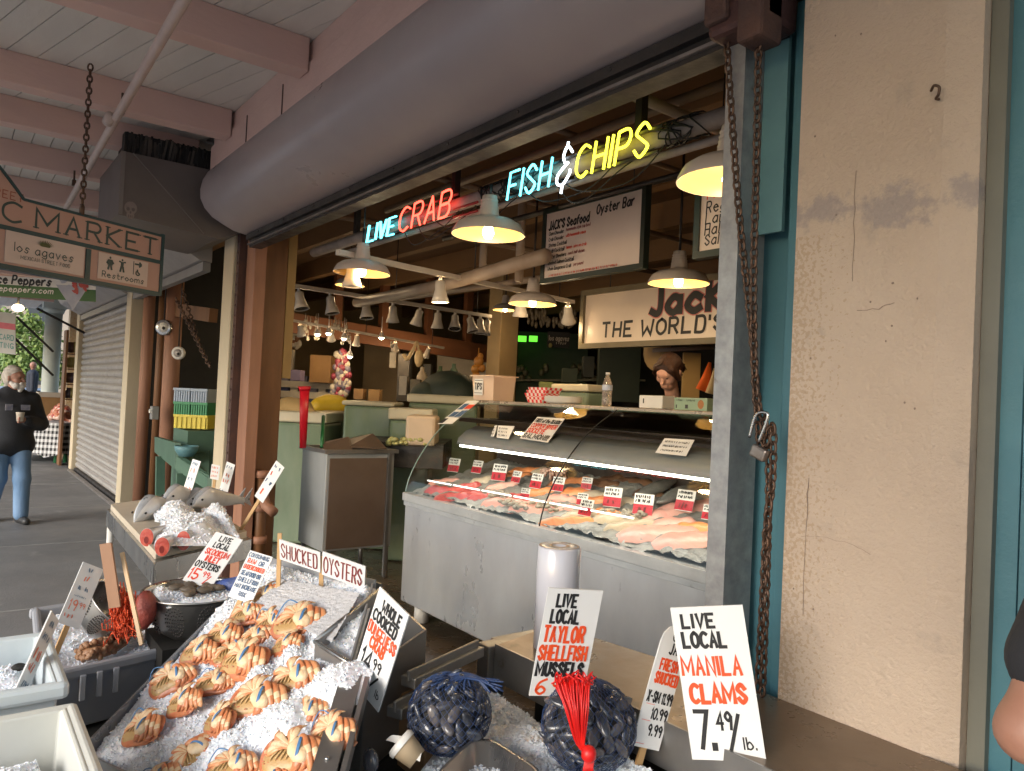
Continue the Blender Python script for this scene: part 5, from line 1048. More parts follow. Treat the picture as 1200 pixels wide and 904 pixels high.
def make_crab(seed, label):
    random.seed(seed); t = thing('crab', label, 'crab', (0, 0, 0), 'cooked crabs on the ice'); rv = lambda a: random.uniform(-a, a)
    b = MB(); blob(b, [((-.05, -.004, .012), (.05, -.004, .012), .040, .036, (1, .74, 1.9)), ((-.03, -.018, .012), (.04, -.018, .012), .036, .034, (1, .9, 2.0))], .005, .02); b.build('shell', m_corg, t, local=True)
    b = MB(); blob(b, [((-.045, -.014, .017), (.03, -.012, .019), .034, .03, (1, .85, 1.5)), ((-.02, .010, .018), (.03, .012, .018), .028, .026, (1, .9, 1.5))], .005, .02)
    for i in range(26): b.ell((rv(.06) - .01, rv(.03) - .014, .036 + rv(.004)), (.002 + random.random() * .003, .002, .0022), 1, n=6, k=4)
    for i in range(4): b.tube(catmull([(-.05 + i * .012, -.030 + i * .002, .030), (-.046 + i * .014, -.016, .044), (-.03 + i * .01, .0, .046)], 3), [.003] * 7, 5)
    b.build('belly', [m_cbrown, m_corg], t, local=True)
    n = random.choice((5, 5, 6))
    for i in range(n):
        a = math.radians(78 + i * (140 / n) + rv(7)); c = V((-.002 + rv(.004), .008 + rv(.003), .043)); L = .072 + rv(.011); d = V((math.cos(a), math.sin(a) * .85, 0)); s_ = V((-d.y, d.x, 0))
        b = MB(); stripe_leg(b, [c, c + d * L * .45 + s_ * rv(.004) + V((0, 0, .006)), c + d * L * .85 + V((0, 0, -.006)), c + d * L * 1.05 - s_ * .014 + V((0, 0, -.020))], [.003, .005, .0075, .0098, .0115, .0125, .0128, .012, .010, .0078, .0055, .0035, .0015], .42, (4, 5, 6)); b.build('leg', [m_cream, m_cleg], t, local=True)
    cx_, cy_ = .022 + rv(.006), -.008 + rv(.005)
    b = MB(); blob(b, [((cx_ - .008, cy_ + .006, .045), (cx_ + .012, cy_ - .010, .046), .021, .024, (1, 1, 1.25)), ((cx_, cy_ + .020, .042), (cx_ + .004, cy_ + .026, .040), .017, .016, (1, 1, 1.2))], .004, .012); c1 = b.build('claw', m_cream, t, local=True)
    b = MB(); stripe_leg(b, [(cx_ + .012, cy_ - .014, .048), (cx_ + .006, cy_ - .034, .042), (cx_ - .008, cy_ - .046, .030)], [.015, .0145, .014, .013, .012, .010, .008, .005, .002], .8, ()); stripe_leg(b, [(cx_ + .022, cy_ - .010, .044), (cx_ + .022, cy_ - .032, .036), (cx_ + .008, cy_ - .046, .026)], [.012, .012, .0115, .011, .010, .0085, .006, .004, .002], .8, ()); b.build('pincer', m_corg, c1, local=True)
    m = random.choice((3, 3, 4)); sp_ = .0175 + rv(.002); tw = rv(.010)
    for i in range(m):
        x = .046 + i * sp_; l = 1 - .06 * i + rv(.06)
        b = MB(); stripe_leg(b, [(x - .034 - i * .006, .040 + rv(.004) - i * .004, .034), (x - .014, .026 - i * .004, .052 - i * .008), (x + .002 + tw * .4, -.004 - i * .003, .052 - i * .010), (x + .010 + tw, -.034 * l, .036 - i * .008), (x + .006 + tw, -.054 * l + i * .004, .018 - i * .004)],
                         [.004, .006, .0075, .0088, .0098, .0105, .011, .0112, .0112, .011, .0104, .0096, .0084, .0066, .005, .0035, .002], .7, (0, 1, 2) if i % 2 else (1, 2, 3)); b.build('leg', [m_cleg, m_cream], t, local=True)
    for i in range(3):
        x = .05 + i * .016 + rv(.004); b = MB(); stripe_leg(b, [(x + .012, -.036, .020), (x + .002, -.052 + rv(.004), .022), (x - .022 + rv(.008), -.050, .026 - i * .002)], [.0062, .0062, .006, .0056, .005, .0042, .0034, .0024, .001], .7, ()); b.build('leg_tip', m_corg, t, local=True)
    b = MB(); ring = [V((cx_ + .003 + .007 * math.sin(a), cy_ + .002 + .031 * math.cos(a), .044 + .024 * math.sin(a))) for a in [2 * math.pi * k / 22 for k in range(22)]]
    for dx in (-.0025, .0, .0025): b.tube([p + V((dx, 0, 0)) for p in ring], .0018, 5, closed=True)
    b.build('rubber_band', m_band, t, local=True)
    if seed % 2: b = MB(); b.tube(catmull([(-.01, .045, .045), (-.05, .06, .05), (-.078, .03, .03), (-.084, .0, .012)], 6), .0022, 5); b.build('rubber_band', m_band, t, local=True)
    return t
crabs = [(172, 852, 54, 0, 0, 'crab at the lower left corner of the ice, clear of the others'), (220, 820, 50, -12, 0, 'crab with dull brown belly up the slope from the lower left corner crab'), (262, 842, 50, -14, .0, 'pale bellied crab in the middle of the lower left slope'),
 (203, 794, 48, 35, 0, 'crab lying against the left wall of the tray'), (237, 762, 48, -18, 0, 'crab with fanned legs beside the holed steel bowl'), (266, 742, 46, -6, 0, 'crab just right of the one beside the bowl'), (291, 718, 40, 4, 0, 'topmost crab on the left, below the seafood notice'),
 (291, 773, 64, -4, 0, 'big crab in the middle of the tray showing a red shell rim'), (250, 794, 46, 12, .02, 'crab sunk in ice below the one beside the bowl'), (304, 817, 66, 0, .005, 'crab with wide blue band in the middle, low on the slope'), (346, 790, 60, 6, .012, 'crab at the right edge near the open steel bin'),
 (354, 728, 62, -8, 0, 'highest crab on the right, red legs reaching over the slab'), (339, 753, 44, -22, .005, 'crab with red legs just below the highest right one'), (318, 722, 34, 10, .018, 'small crab half sunk between the two topmost ones'), (299, 742, 38, 20, .018, 'small crab half sunk left of the big middle one'),
 (358, 828, 46, 8, .022, 'crab nearly buried in ice at the right'), (393, 856, 56, -6, 0, 'cream crab at the lower right by the rail'), (347, 884, 72, -10, -.004, 'orange clawed crab at the bottom right of the tray'), (272, 896, 52, 10, .006, 'crab cut by the bottom edge of the frame, in the middle'),
 (220, 878, 38, 70, .026, 'small crab mostly buried near the bottom of the slope'), (268, 758, 30, 40, .022, 'small crab mostly buried above the middle'), (184, 906, 50, 20, .028, 'crab mostly buried at the bottom left edge'), (318, 906, 50, 0, .028, 'crab mostly buried at the bottom edge beside the orange clawed one'), (312, 692, 40, 0, .02, 'orange crab peeping out at the head of the tray')]
protos = [make_crab(s, '') for s in (11, 12, 14, 17, 18, 20)]
random.seed(3)
UX = V((_rt.x, _rt.y, 0)).normalized()
for i, (u, v, wpx, rot, sink, lb) in enumerate(crabs):
    P = on_plane(u, v + 4, CP + V((0, 0, .032)), CN); o = protos[i] if i < 6 else copy_tree(protos[(i * 7 + i // 6) % 6])
    s = wpx * depth(P) / FPX / .165; s = min(max(s, .7), 1.25) * 1.06
    x = (UX - CN * UX.dot(CN)).normalized(); y = CN.cross(x); R = Matrix((x, y, CN)).transposed()
    a = math.radians(rot - 10 + random.uniform(-12, 12)); R = R @ Matrix.Rotation(a, 3, 'Z') @ Matrix.Rotation(math.radians(14 + random.uniform(-10, 10)), 3, 'X') @ Matrix.Rotation(math.radians(random.uniform(-10, 10)), 3, 'Y')
    o.rotation_euler = R.to_euler(); o.location = P - CN * sink * .9; o.scale = (s, s, s * .82); o['label'] = lb
bpy.context.view_layer.update()
random.seed(21)
for (u, v, r, lb) in ((330, 850, .10, 'loose heap of ice among the lower crabs'), (395, 805, .10, 'loose heap of ice beside the open steel bin'), (305, 795, .05, 'small heap of ice below the big middle crab'), (270, 875, .07, 'heap of ice at the bottom of the slope'), (345, 770, .05, 'small heap of ice right of the big middle crab')):
    c = on_plane(u, v, CP + V((0, 0, .02)), CN); x = (UX - CN * UX.dot(CN)).normalized() * r; y = CN.cross(x)
    ice(lb, [c - x - y, c + x - y, c + x + y, c - x + y], .02, 260, n=46, mound=.03, shard=.0075, edge=.25)
# ------------------------------------------------------------------ open bin beside the crabs
t = thing('steel_bin', 'empty open steel bin standing between the crabs and the mussels', 'bin', at(430, 760, Z=.6))
L_, B_, F_ = at(369, 752, Z=.93), at(447, 690, Z=1.02), at(428, 789, Z=.90); R_ = at(500, 738, Z=.96)
b = MB()
for p, q in ((L_, B_), (F_, L_), (B_, R_), (R_, F_)): wall(b, p, q, 0, 0, .008, 0, .27)
b.prism([p - V((0, 0, .28)) for p in (L_, F_, R_, B_)], (0, 0, .02)); b.build('bin_wall', m_steel2, t)
b = MB(); b.prism([p - V((0, 0, .6)) for p in (L_, F_, R_, B_)], (0, 0, .31)); b.build('support', m_black, t)
b = MB()
for p, q in ((L_, B_), (F_, L_)): b.tube([p, q], .007, 6)
b.build('rim', m_steel, t)
t = thing('steel_plate', 'grey steel panel behind the ice slab under the shucked oysters boards', 'panel', at(380, 690, Z=.7))
b = MB(); p, q = at(332, 650, T=3.15), at(448, 684, T=2.75); wall(b, p, q, 0, 0, .012, 0, .42); b.build('plate', m_steel2, t)
for u0, v0, u1, v1, z, lb in ((478, 800, 560, 762, .86, 'steel channel bar running to the ledge corner'), (462, 836, 530, 796, .80, 'lower steel channel bar beside the mussel bag')):
    b = MB(); b.bar(at(u0, v0, Z=z), at(u1, v1, Z=z), .05, .03); b.bar(at(u0, v0 - 7, Z=z + .02), at(u1, v1 - 7, Z=z + .02), .01, .03); one(b, 'channel_bar', m_steel2, lb, 'bar', bevel=.003)
b = MB(); c = at(505, 812, Z=.8); b.cbox((c.x, c.y, .70), (.22, .16, .2), 0); one(b, 'bracket_box', pm('bracket_tan', (.22, .13, .06), (.15, .09, .05), 6, .5), 'brown bracket box behind the left mussel bag', 'box', bevel=.006)
# ------------------------------------------------------------------ mussel bed
q = [at(428, 985, Z=.70), at(905, 960, Z=.70), V((-1.02, 1.44, .72)), V((-1.92, 1.40, .72))]
ice('crushed ice bed under the mussel bags and price boards', q, .05, 7000, n=130, shard=.009)
b = MB(); b.prism([V((p.x, p.y, .40)) for p in q], (0, 0, .27)); one(b, 'ice_trough', m_steel2, 'steel trough holding the ice under the mussel bags', 'trough')
m_mus = pm('mussel', (.018, .02, .03), (.08, .085, .10), 24, .22, 0, .2, 60, c3=(.34, .32, .31), thr=.6, sc3=30, coat=.4)
m_net = pm('blue_net', (.02, .045, .13), (.03, .06, .16), 12, .4); m_rednet = pm('red_net', (.72, .015, .01), (.6, .01, .01), 12, .4)
def _mus_random():
    nt = m_mus.node_tree; N = nt.nodes; L = nt.links; bs = N['Principled BSDF']; old = bs.inputs['Base Color'].links[0].from_socket; oi = N.new('ShaderNodeObjectInfo'); mr = N.new('ShaderNodeMapRange'); mr.inputs[1].default_value = .6; mr.inputs[2].default_value = 1.0; mr.inputs[4].default_value = .6; L.new(oi.outputs['Random'], mr.inputs[0]); mx = N.new('ShaderNodeMix'); mx.data_type = 'RGBA'; L.new(mr.outputs[0], mx.inputs[0]); L.new(old, mx.inputs[6]); mx.inputs[7].default_value = (.20, .17, .16, 1); L.new(mx.outputs[2], bs.inputs['Base Color'])
_mus_random()
mus_me = None
def mussel_bag(c, R, label, nmus, seed):
    global mus_me
    random.seed(seed); t = thing('mussel_bag', label, 'bag', (c.x, c.y, c.z - R * .85), 'bags of mussels on ice')
    c0 = V((0, 0, R * .85)); b = MB(); b.ell(c0, (R * .86, R * .86, R * .78), n=20, k=12); b.build('core', m_black, t, local=True)
    for i in range(nmus):
        z = 1 - 2 * (i + .5) / nmus; a = i * 2.39996; rr = math.sqrt(1 - z * z); d = V((rr * math.cos(a), rr * math.sin(a), z)); 
        if d.z < -.75: continue
        if mus_me is None:
            b = MB(); b.tube([(x, .002 * math.sin(x * 80), 0) for x in np.linspace(-.028, .028, 9)], [.002, .007, .0105, .0125, .0135, .0135, .0125, .010, .003], 10, flat=.62); o = b.build('mussel', m_mus, t, local=True); mus_me = o.data
        else: o = bpy.data.objects.new('mussel', mus_me); COL.objects.link(o); o.parent = t
        x = d.orthogonal().normalized(); x = Matrix.Rotation(random.uniform(0, 6.3), 3, d) @ x; y = d.cross(x); M = Matrix((x, y, d)).transposed() @ Matrix.Rotation(random.uniform(-.7, .7), 3, 'Y') @ Matrix.Rotation(random.uniform(-.5, .5), 3, 'X')
        o.rotation_euler = M.to_euler(); o.location = c0 + V((d.x * R * .9, d.y * R * .9, d.z * R * .82)) * random.uniform(.94, 1.04); s = random.uniform(.85, 1.15) * R / .105; o.scale = (s, s, s)
    b = MB()
    for k in range(34):
        for sg in (1, -1):
            pts = []
            for j in range(25):
                th = math.pi * (.04 + .92 * j / 24); ph = 2 * math.pi * k / 34 + sg * th * .9; rr = R * (1.01 + .015 * math.sin(j * 3 + k))
                pts.append(c0 + V((rr * math.sin(th) * math.cos(ph), rr * math.sin(th) * math.sin(ph), rr * .93 * math.cos(th))))
            b.tube(pts, .0007, 3)
    b.build('net', m_net, t, local=True); return t
c1 = at(527, 836, T=1.92); c1.z = max(c1.z, .82); bag1 = mussel_bag(c1, .107, 'round bag of mussels in blue net, left one, with knotted neck', 90, 5)
b = MB(); o_ = c1 - ORG[bag1.name]
for i in range(16): a = i * .39; b.tube(catmull([(math.cos(a) * .06, math.sin(a) * .06, .172), (.02 + math.cos(a) * .02, .02 + math.sin(a) * .02, .19), (.05 + math.cos(a) * .01, .05 + math.sin(a) * .01, .186), (.085 + math.cos(a * 3) * .022, .08 + math.sin(a * 3) * .02, .172 + .012 * math.sin(a * 5))], 4), .0028, 5)
b.build('neck', m_net, bag1, local=True)
c2 = at(690, 850, T=1.86); bag2 = mussel_bag(c2, .118, 'round bag of mussels with bright red net tail, right one', 96, 6)
b = MB(); oo = ORG[bag2.name]
for i in range(90):
    u0 = 650 + random.random() * 42; v0 = 796 + abs(u0 - 671) * .1 + random.uniform(-4, 6); u1 = 680 + (u0 - 671) * .22; P = [at(u0, v0, T=1.72), at(u0 * .45 + u1 * .55 + random.uniform(-2, 2), 835, T=1.69 + random.uniform(-.01, .01)), at(u1, 872, T=1.70), at(690 + random.uniform(-5, 5), 884, T=1.70), at(689 + random.uniform(-6, 6), 905, T=1.69)]
    b.tube([p - oo for p in catmull(P, 3)], .0021, 4)
for i in range(46):
    P = at(650 + random.random() * 42, 797 + random.uniform(-4, 5), T=1.715); b.tube(catmull([p - oo for p in (P, P + V((random.gauss(0, .008), random.gauss(0, .008), .012)), P + V((random.gauss(0, .012), random.gauss(0, .01), 0)))], 3), .0018, 4)
k_ = at(690, 884, T=1.69) - oo; b.ell(k_, (.018, .018, .02), n=12, k=8, jit=.06); b.build('net_tail', m_rednet, bag2, local=True)
# holed pan, cup and scoop
t = thing('holed_pan', 'rounded steel pan with small drain holes at the bottom edge of the view', 'pan', at(575, 900, Z=.74))
zc = .80; R4 = [at(505, 912, Z=zc), at(552, 866, Z=zc), at(578, 866, Z=zc), at(640, 906, Z=zc), at(580, 990, Z=zc)]
def rounded(P, k=.22):
    out = []
    for i in range(len(P)):
        a, p, c = P[i - 1], P[i], P[(i + 1) % len(P)]
        for tt in (0, .25, .5, .75, 1): out.append((p.lerp(a, k) * (1 - tt) ** 2 + p * 2 * tt * (1 - tt) + p.lerp(c, k) * tt * tt))
    return out
ro = rounded(R4); ce = sum(ro, V((0, 0, 0))) / len(ro); ri = [p.lerp(ce, .10) for p in ro]; rb = [p.lerp(ce, .2) - V((0, 0, .055)) for p in ro]; n_ = len(ro); b = MB()
b.add(ro + ri + rb + [ce - V((0, 0, .06))] + [p - V((0, 0, .07)) + (ce - p) * .1 for p in ro], [(i, (i + 1) % n_, n_ + (i + 1) % n_, n_ + i) for i in range(n_)] + [(n_ + i, n_ + (i + 1) % n_, 2 * n_ + (i + 1) % n_, 2 * n_ + i) for i in range(n_)] + [(2 * n_ + i, 2 * n_ + (i + 1) % n_, 3 * n_) for i in range(n_)] + [((i + 1) % n_, i, 3 * n_ + 1 + i, 3 * n_ + 1 + (i + 1) % n_) for i in range(n_)], 0, True)

for i in range(60):
    p = random.choice(rb).lerp(ce - V((0, 0, .055)), random.random()) + V((0, 0, .0015)); b.lathe([(.0, 0), (.003, 0)], p, 8, 1)
b.build('pan', [m_steel, m_black], t)
t = thing('paper_cup', 'tan paper cup with white lid lying tipped on the ice', 'cup', at(478, 886, Z=.76)); M = V((-_rt.x * .75 + _fh.x * .2, -_rt.y * .75 + _fh.y * .2, .55)).to_track_quat('Z', 'Y').to_matrix(); c = at(489, 890, Z=.775)
b = MB(); b.lathe([(0, 0), (.026, 0), (.034, .05), (.034, .052)], c, 20, 0, M); b.build('cup', pm('cup_tan', (.5, .38, .24), (.45, .33, .2), 5, .6), t)
b = MB(); b.lathe([(.037, .045), (.038, .055), (.033, .062), (0, .064)], c, 20, 0, M); b.build('lid', m_white, t)
b = MB(); p_ = [at(452, 868, Z=.80), at(470, 862, Z=.82), at(497, 874, Z=.80), at(492, 890, Z=.79)]; b.grid(lambda u, v: (p_[0] * (1 - u) + p_[1] * u) * (1 - v) + (p_[3] * (1 - u) + p_[2] * u) * v + V((0, 0, .008 * math.sin(u * 4) + .006 * math.sin(v * 5))), 10, 10); one(b, 'paper_sheet', m_white, 'crumpled white paper sheet over the cup beside the mussel bag', 'paper')
b = MB(); c = at(434, 902, Z=.76); b.ell(c + V((0, 0, .02)), (.03, .015, .03)); one(b, 'dark_shell', m_mus, 'single dark shell at the bottom edge of the ice', 'shell')
# ------------------------------------------------------------------ totes, bowls
def tote(label, c0, uvec, wvec, h, m, rimw=.025, name='plastic_tote', wallh=None, slots=0, tp=.93):
    """open-top bin: rim corner c0, edge vectors"""
    c0, U, W = V(c0), V(uvec), V(wvec); z = V((0, 0, 1)); P = [c0, c0 + U, c0 + U + W, c0 + W]; ce = sum(P, V((0, 0, 0))) / 4
    t = thing(name, label, 'bin', (ce.x, ce.y, c0.z - h), 'plastic bins')
    lo = [p.lerp(ce, 1 - tp) - z * h for p in P]; inn = [p.lerp(ce, .06) for p in P]; bi = [p.lerp(ce, 1 - tp + .05) - z * (h - .02) for p in P]
    b = MB(); b.add(lo + P + inn + bi, [(3, 2, 1, 0)] + [(i, (i + 1) % 4, 4 + (i + 1) % 4, 4 + i) for i in range(4)] + [(4 + i, 4 + (i + 1) % 4, 8 + (i + 1) % 4, 8 + i) for i in range(4)] + [(8 + i, 8 + (i + 1) % 4, 12 + (i + 1) % 4, 12 + i) for i in range(4)] + [(12, 13, 14, 15)])
    b.build('bin_wall', m, t, bevel=.012)
    b = MB()
    for i in range(4):
        p, q = P[i], P[(i + 1) % 4]; d = (q - p).normalized(); n = d.cross(z); b.bar(p + n * .008 - z * .02 - d * .02, q + n * .008 - z * .02 + d * .02, .03, .045)
    b.build('rim', m, t, bevel=.012)
    if slots:
        for k in range(slots):
            b = MB(); p = P[0].lerp(P[3], .25 + .1 * k) + V((.02, -.004, -.07)); b.cbox(p, (.012, .02, .09), 0, None); b.build('rib', m, t, bevel=.003)
    return t
m_tgrey = pm('tote_grey', (.36, .37, .40), (.32, .33, .36), 2, .42, 0, .05, 30, rv=.08, c3=(.27, .27, .29), thr=.7, sc3=6); m_twhite = pm('tote_white', (.66, .66, .60), (.58, .58, .54), 2.5, .42, 0, .05, 30, c3=(.42, .40, .35), thr=.66, sc3=5); m_tpale = pm('tote_pale', (.62, .68, .70), (.54, .6, .63), 2.5, .4, 0, .05, 30)
c0 = at(47, 792, Z=.64); _e = at(205, 757, Z=.64); _w = (_e - c0) * 1.2; _u = at(40, 713, Z=.64) - c0; tote('grey plastic tote holding clams, ice and colanders', c0, _u, _w, .23, m_tgrey, slots=3)
ice('ice inside the grey tote around the netted clams', [c0 + _u * .08 + _w * .08 - V((0, 0, .05)), c0 + _u * .08 + _w * .92 - V((0, 0, .05)), c0 + _u * .9 + _w * .92 - V((0, 0, .05)), c0 + _u * .9 + _w * .08 - V((0, 0, .05))], .05, 1500, n=60)
b = MB(); b.box((-3.7, -.6, .36), (-2.4, 1.2, .399)); 
c1_ = at(80, 828, Z=.82); tote('white plastic tote with ice in the lower left corner', c1_ + V((.42, -.0, 0)), (-.42, 0, 0), (.0, -.55, 0), .40, m_twhite)
ice('ice in the white tote in the lower left corner', [c1_ + V((.38, -.5, -.1)), c1_ + V((.38, -.06, -.1)), c1_ + V((.04, -.06, -.12)), c1_ + V((.04, -.5, -.12))], .05, 1500, n=60, mound=.03)
c2_ = at(58, 742, Z=.84); tote('pale plastic tote behind the white one at left edge', c2_ + V((.46, -.02, 0)), (-.46, 0, 0), (0, -.55, 0), .42, m_tpale)
ice('ice in the pale tote at the left edge', [c2_ + V((.43, -.5, -.09)), c2_ + V((.43, -.08, -.09)), c2_ + V((.05, -.08, -.09)), c2_ + V((.05, -.5, -.09))], .05, 1000, n=50)
b = MB(); c = at(22, 782, Z=.775); b.ell(c, (.012, .02, .012)); b.ell(c + V((.02, .01, .004)), (.008, .03, .008)); one(b, 'dark_scrap', m_black, 'dark seaweed scrap on the ice of the pale tote', 'seaweed')
def bowl(label, c, R, H, name='steel_bowl', foot=True):
    t = thing(name, label, 'bowl', c); b = MB()
    pf = [(0, 0), (R * .5, 0), (R * .72, H * .18), (R * .88, H * .5), (R * .97, H * .9), (R, H), (R * 1.06, H * 1.02), (R * 1.06, H * .99)]
    b.lathe(pf, n=40); b.lathe([(R * .985, H * .99), (R * .95, H * .88), (R * .86, H * .5), (R * .7, H * .2), (0, H * .03)], n=40)
    for k in range(9):
        a0 = 2 * math.pi * k / 9
        for ring in range(5):
            for j in range(max(1, ring * 6)):
                q = 2 * math.pi * j / max(1, ring * 6); da = ring * .05 * math.cos(q); dz = ring * .09 * H * math.sin(q); hz = .52 * H + dz; rr = R * (.72 + (.16 * (hz / H - .18) / .32 if hz < .5 * H else .16 + .09 * (hz / H - .5) / .4)) + .0012
                p = V((rr * math.cos(a0 + da), rr * math.sin(a0 + da), hz)); b.ell(p, (.0032, .0032, .0032), 1, n=5, k=4)
    b.build('bowl', [m_steel, m_dark], t, local=True); return t
c = at(228, 742, T=2.95); R_b = 57 * 2.95 / FPX; c.z -= 0
bw = bowl('large holed steel bowl of oysters on ice', c, R_b, .17)
b = MB(); b.box((c.x - .15, c.y - .15, .401), (c.x + .15, c.y + .15, c.z - .001)); one(b, 'upturned_crate', m_black, 'dark upturned crate under the large steel bowl', 'crate')
ice('ice inside the large steel bowl', [c + V((-.14, -.14, .15)), c + V((.14, -.14, .15)), c + V((.14, .14, .15)), c + V((-.14, .14, .15))], .025, 600, n=36, mound=.01)
m_oys = pm('oyster', (.11, .085, .06), (.2, .16, .12), 14, .5, 0, .8, 30)
OYS = [(-.03, -.02), (.03, -.04), (.07, .01), (.0, .04), (-.07, .02), (.05, .06), (-.02, -.07), (.09, -.05)]
for i, (x, y) in enumerate(OYS):
    b = MB(); b.ell(c + V((x, y, .185)), (.035, .022, .013), M=Matrix.Rotation(i * .8, 3, 'Z'), n=12, k=7, jit=.14); one(b, 'oyster', m_oys, 'dark rough oyster on ice in the large steel bowl', 'oyster', 'oysters in the steel bowl')
b = MB(); p0, p1 = at(225, 688, T=3.0), at(297, 688, T=3.0)
blob(b, [(tuple(p0.lerp(p1, .15)), tuple(p0.lerp(p1, .6)), .022, .03), (tuple(p0.lerp(p1, .6)), tuple(p1 + V((0, 0, .03))), .03, .035), (tuple(p0.lerp(p1, .8)), tuple(p0.lerp(p1, .9) + V((0, 0, .07))), .02, .008)], .008, .02)
one(b, 'blue_net_bag', pm('blue_bag', (.05, .10, .38), (.08, .1, .16), 18, .4, 0, .8, 50), 'crumpled blue net bag behind the oysters', 'net bag')
c = at(112, 738, T=2.9); bw2 = bowl('second holed steel bowl tipped inside the grey tote', c, .13, .13); bw2.rotation_euler = (math.radians(-35), math.radians(25), 0)
t = thing('clam_bag', 'heap of brown clams in an orange red net bag with a tall net tail', 'bag', at(115, 765, Z=.60)); oo = ORG[t.name]
m_clam = pm('clam_brown', (.24, .11, .05), (.33, .19, .10), 20, .5, 0, .5, 50); random.seed(9)
pth = [at(90, 766, Z=.63), at(106, 762, Z=.65), at(126, 757, Z=.65), at(146, 748, Z=.66), at(154, 736, Z=.70)]
cp_ = catmull(pth, 12)
clam_me = None
for i in range(100):
    _i = int(random.random() * (len(cp_) - 1)); _r = .014 + .032 * math.sin(math.pi * min(1, .08 + _i / len(cp_))); _a = random.uniform(-.5, 3.6); q = cp_[_i] + V((_rt.x * math.cos(_a) * _r * .3 - _fh.x * math.cos(_a) * _r * .75, _rt.y * math.cos(_a) * _r * .3 - _fh.y * math.cos(_a) * _r * .75, math.sin(_a) * _r * .8 - .008))
    if clam_me is None: b = MB(); b.ell((0, 0, 0), (.017, .014, .011), n=9, k=6, jit=.08); o = b.build('clam', m_clam, t, local=True); clam_me = o.data
    else: o = bpy.data.objects.new('clam', clam_me); COL.objects.link(o); o.parent = t
    o.location = q - oo; o.rotation_euler = (random.uniform(0, 3), random.uniform(0, 3), random.uniform(0, 3)); s = random.uniform(.6, .95); o.scale = (s, s, s)
b = MB(); b.tube([p - oo - V((0, 0, .012)) for p in cp_], [.004 + .022 * math.sin(math.pi * min(1, .08 + i / len(cp_))) for i in range(len(cp_))], 10); b.build('clam_core', m_clam, t, local=True)
m_onet = pm('orange_net', (.75, .10, .025), (.65, .07, .02), 10, .5); b = MB()
for i in range(46):
    k = random.random(); P = [cp_[int(k * 30)] + V((random.gauss(0, .03), random.gauss(0, .03), .02)), cp_[int(30 + k * 16)] + V((random.gauss(0, .02), random.gauss(0, .02), .02)), at(150 + random.uniform(-10, 8), 722, T=2.75), at(143 + random.uniform(-12, 22), 700 + random.uniform(-6, 10), T=2.75)]
    b.tube([p - oo for p in catmull(P[1:], 5)], .0018, 4)
for i in range(260):
    s_ = random.random(); p = at(145 + random.uniform(-14, 12) * (1.1 - s_ * .4), 745 - s_ * 46, T=2.75 + random.uniform(-.03, .03)); d = V((random.gauss(0, .014), random.gauss(0, .014), random.gauss(0, .02))); b.tube([p - oo, p + d - oo, p + d + V((random.gauss(0, .01), .0, .02)) - oo], .0022, 4)
b.build('net', m_onet, t, local=True)
b = MB(); q = at(170, 715, T=2.75); b.ell(q, (.04, .04, .07), n=14, k=10, jit=.05); one(b, 'red_net_bag', pm('dark_red_net', (.32, .06, .04), (.22, .05, .04), 26, .5, 0, .8, 50), 'dark red net bag squeezed between tote and steel bowl', 'net bag')
m_stake = pm('stake_wood', (.36, .20, .12), (.28, .15, .09), 8, .6, st=(1, 1, .15)); m_stake2 = pm('pale_stake', (.55, .38, .22), (.48, .32, .18), 8, .6, st=(1, 1, .15))
b = MB(); b.bar(at(135, 712, T=2.7), at(124, 637, T=2.7), .042, .01, up=tuple(_fw)); one(b, 'wood_stake', m_stake, 'broad brown wooden stake standing among the orange net', 'stake')
b = MB(); b.bar(at(166, 756, T=2.62), at(143, 648, T=2.75), .014, .008, up=tuple(_fw)); one(b, 'wood_stake', m_stake2, 'thin pale wooden stake leaning right of the orange net', 'stake')
# ------------------------------------------------------------------ salmon stand
t = thing('fish_stand', 'grey steel stand with cream board and ice for the whole salmon', 'stand', (-4.4, 1.1, 0))
cF, cL, cR = at(180, 660, Z=.85), at(125, 597, Z=.85), at(295, 632, Z=.85); cB = cL + cR - cF
b = MB(); P = [cF, cR, cB, cL]; b.prism([p - V((0, 0, .10)) for p in P], (0, 0, .10)); b.build('tray', m_steel, t, bevel=.004)
ce = sum(P, V((0, 0, 0))) / 4; Q = [p.lerp(ce, .06) + V((0, 0, .002)) for p in P]; b = MB(); b.prism(Q, (0, 0, .035)); b.build('board', pm('board_cream', (.62, .54, .42), (.52, .44, .34), 4, .5, 0, .1, 30), t, bevel=.006)
for p in P: q = p.lerp(ce, .08); MB().tube([(q.x, q.y, 0), (q.x, q.y, .75)], .02, 8).build('leg', m_white, t)
b = MB(); b.prism([V((p.x, p.y, .2)).lerp(V((ce.x, ce.y, .2)), .15) for p in P], (0, 0, .02)); b.build('lower_shelf', m_white, t)
Zs = .888
m_salbody = pm('salmon_skin', (.70, .71, .72), (.50, .51, .53), 5, .25, .1, .05, 50, st=(1, 1, 1), c3=(.2, .21, .23), thr=.66, sc3=6)
m_salback = pm('salmon_back', (.36, .375, .395), (.50, .51, .53), 14, .22, .2, c3=(.13, .14, .155), thr=.60, sc3=24)
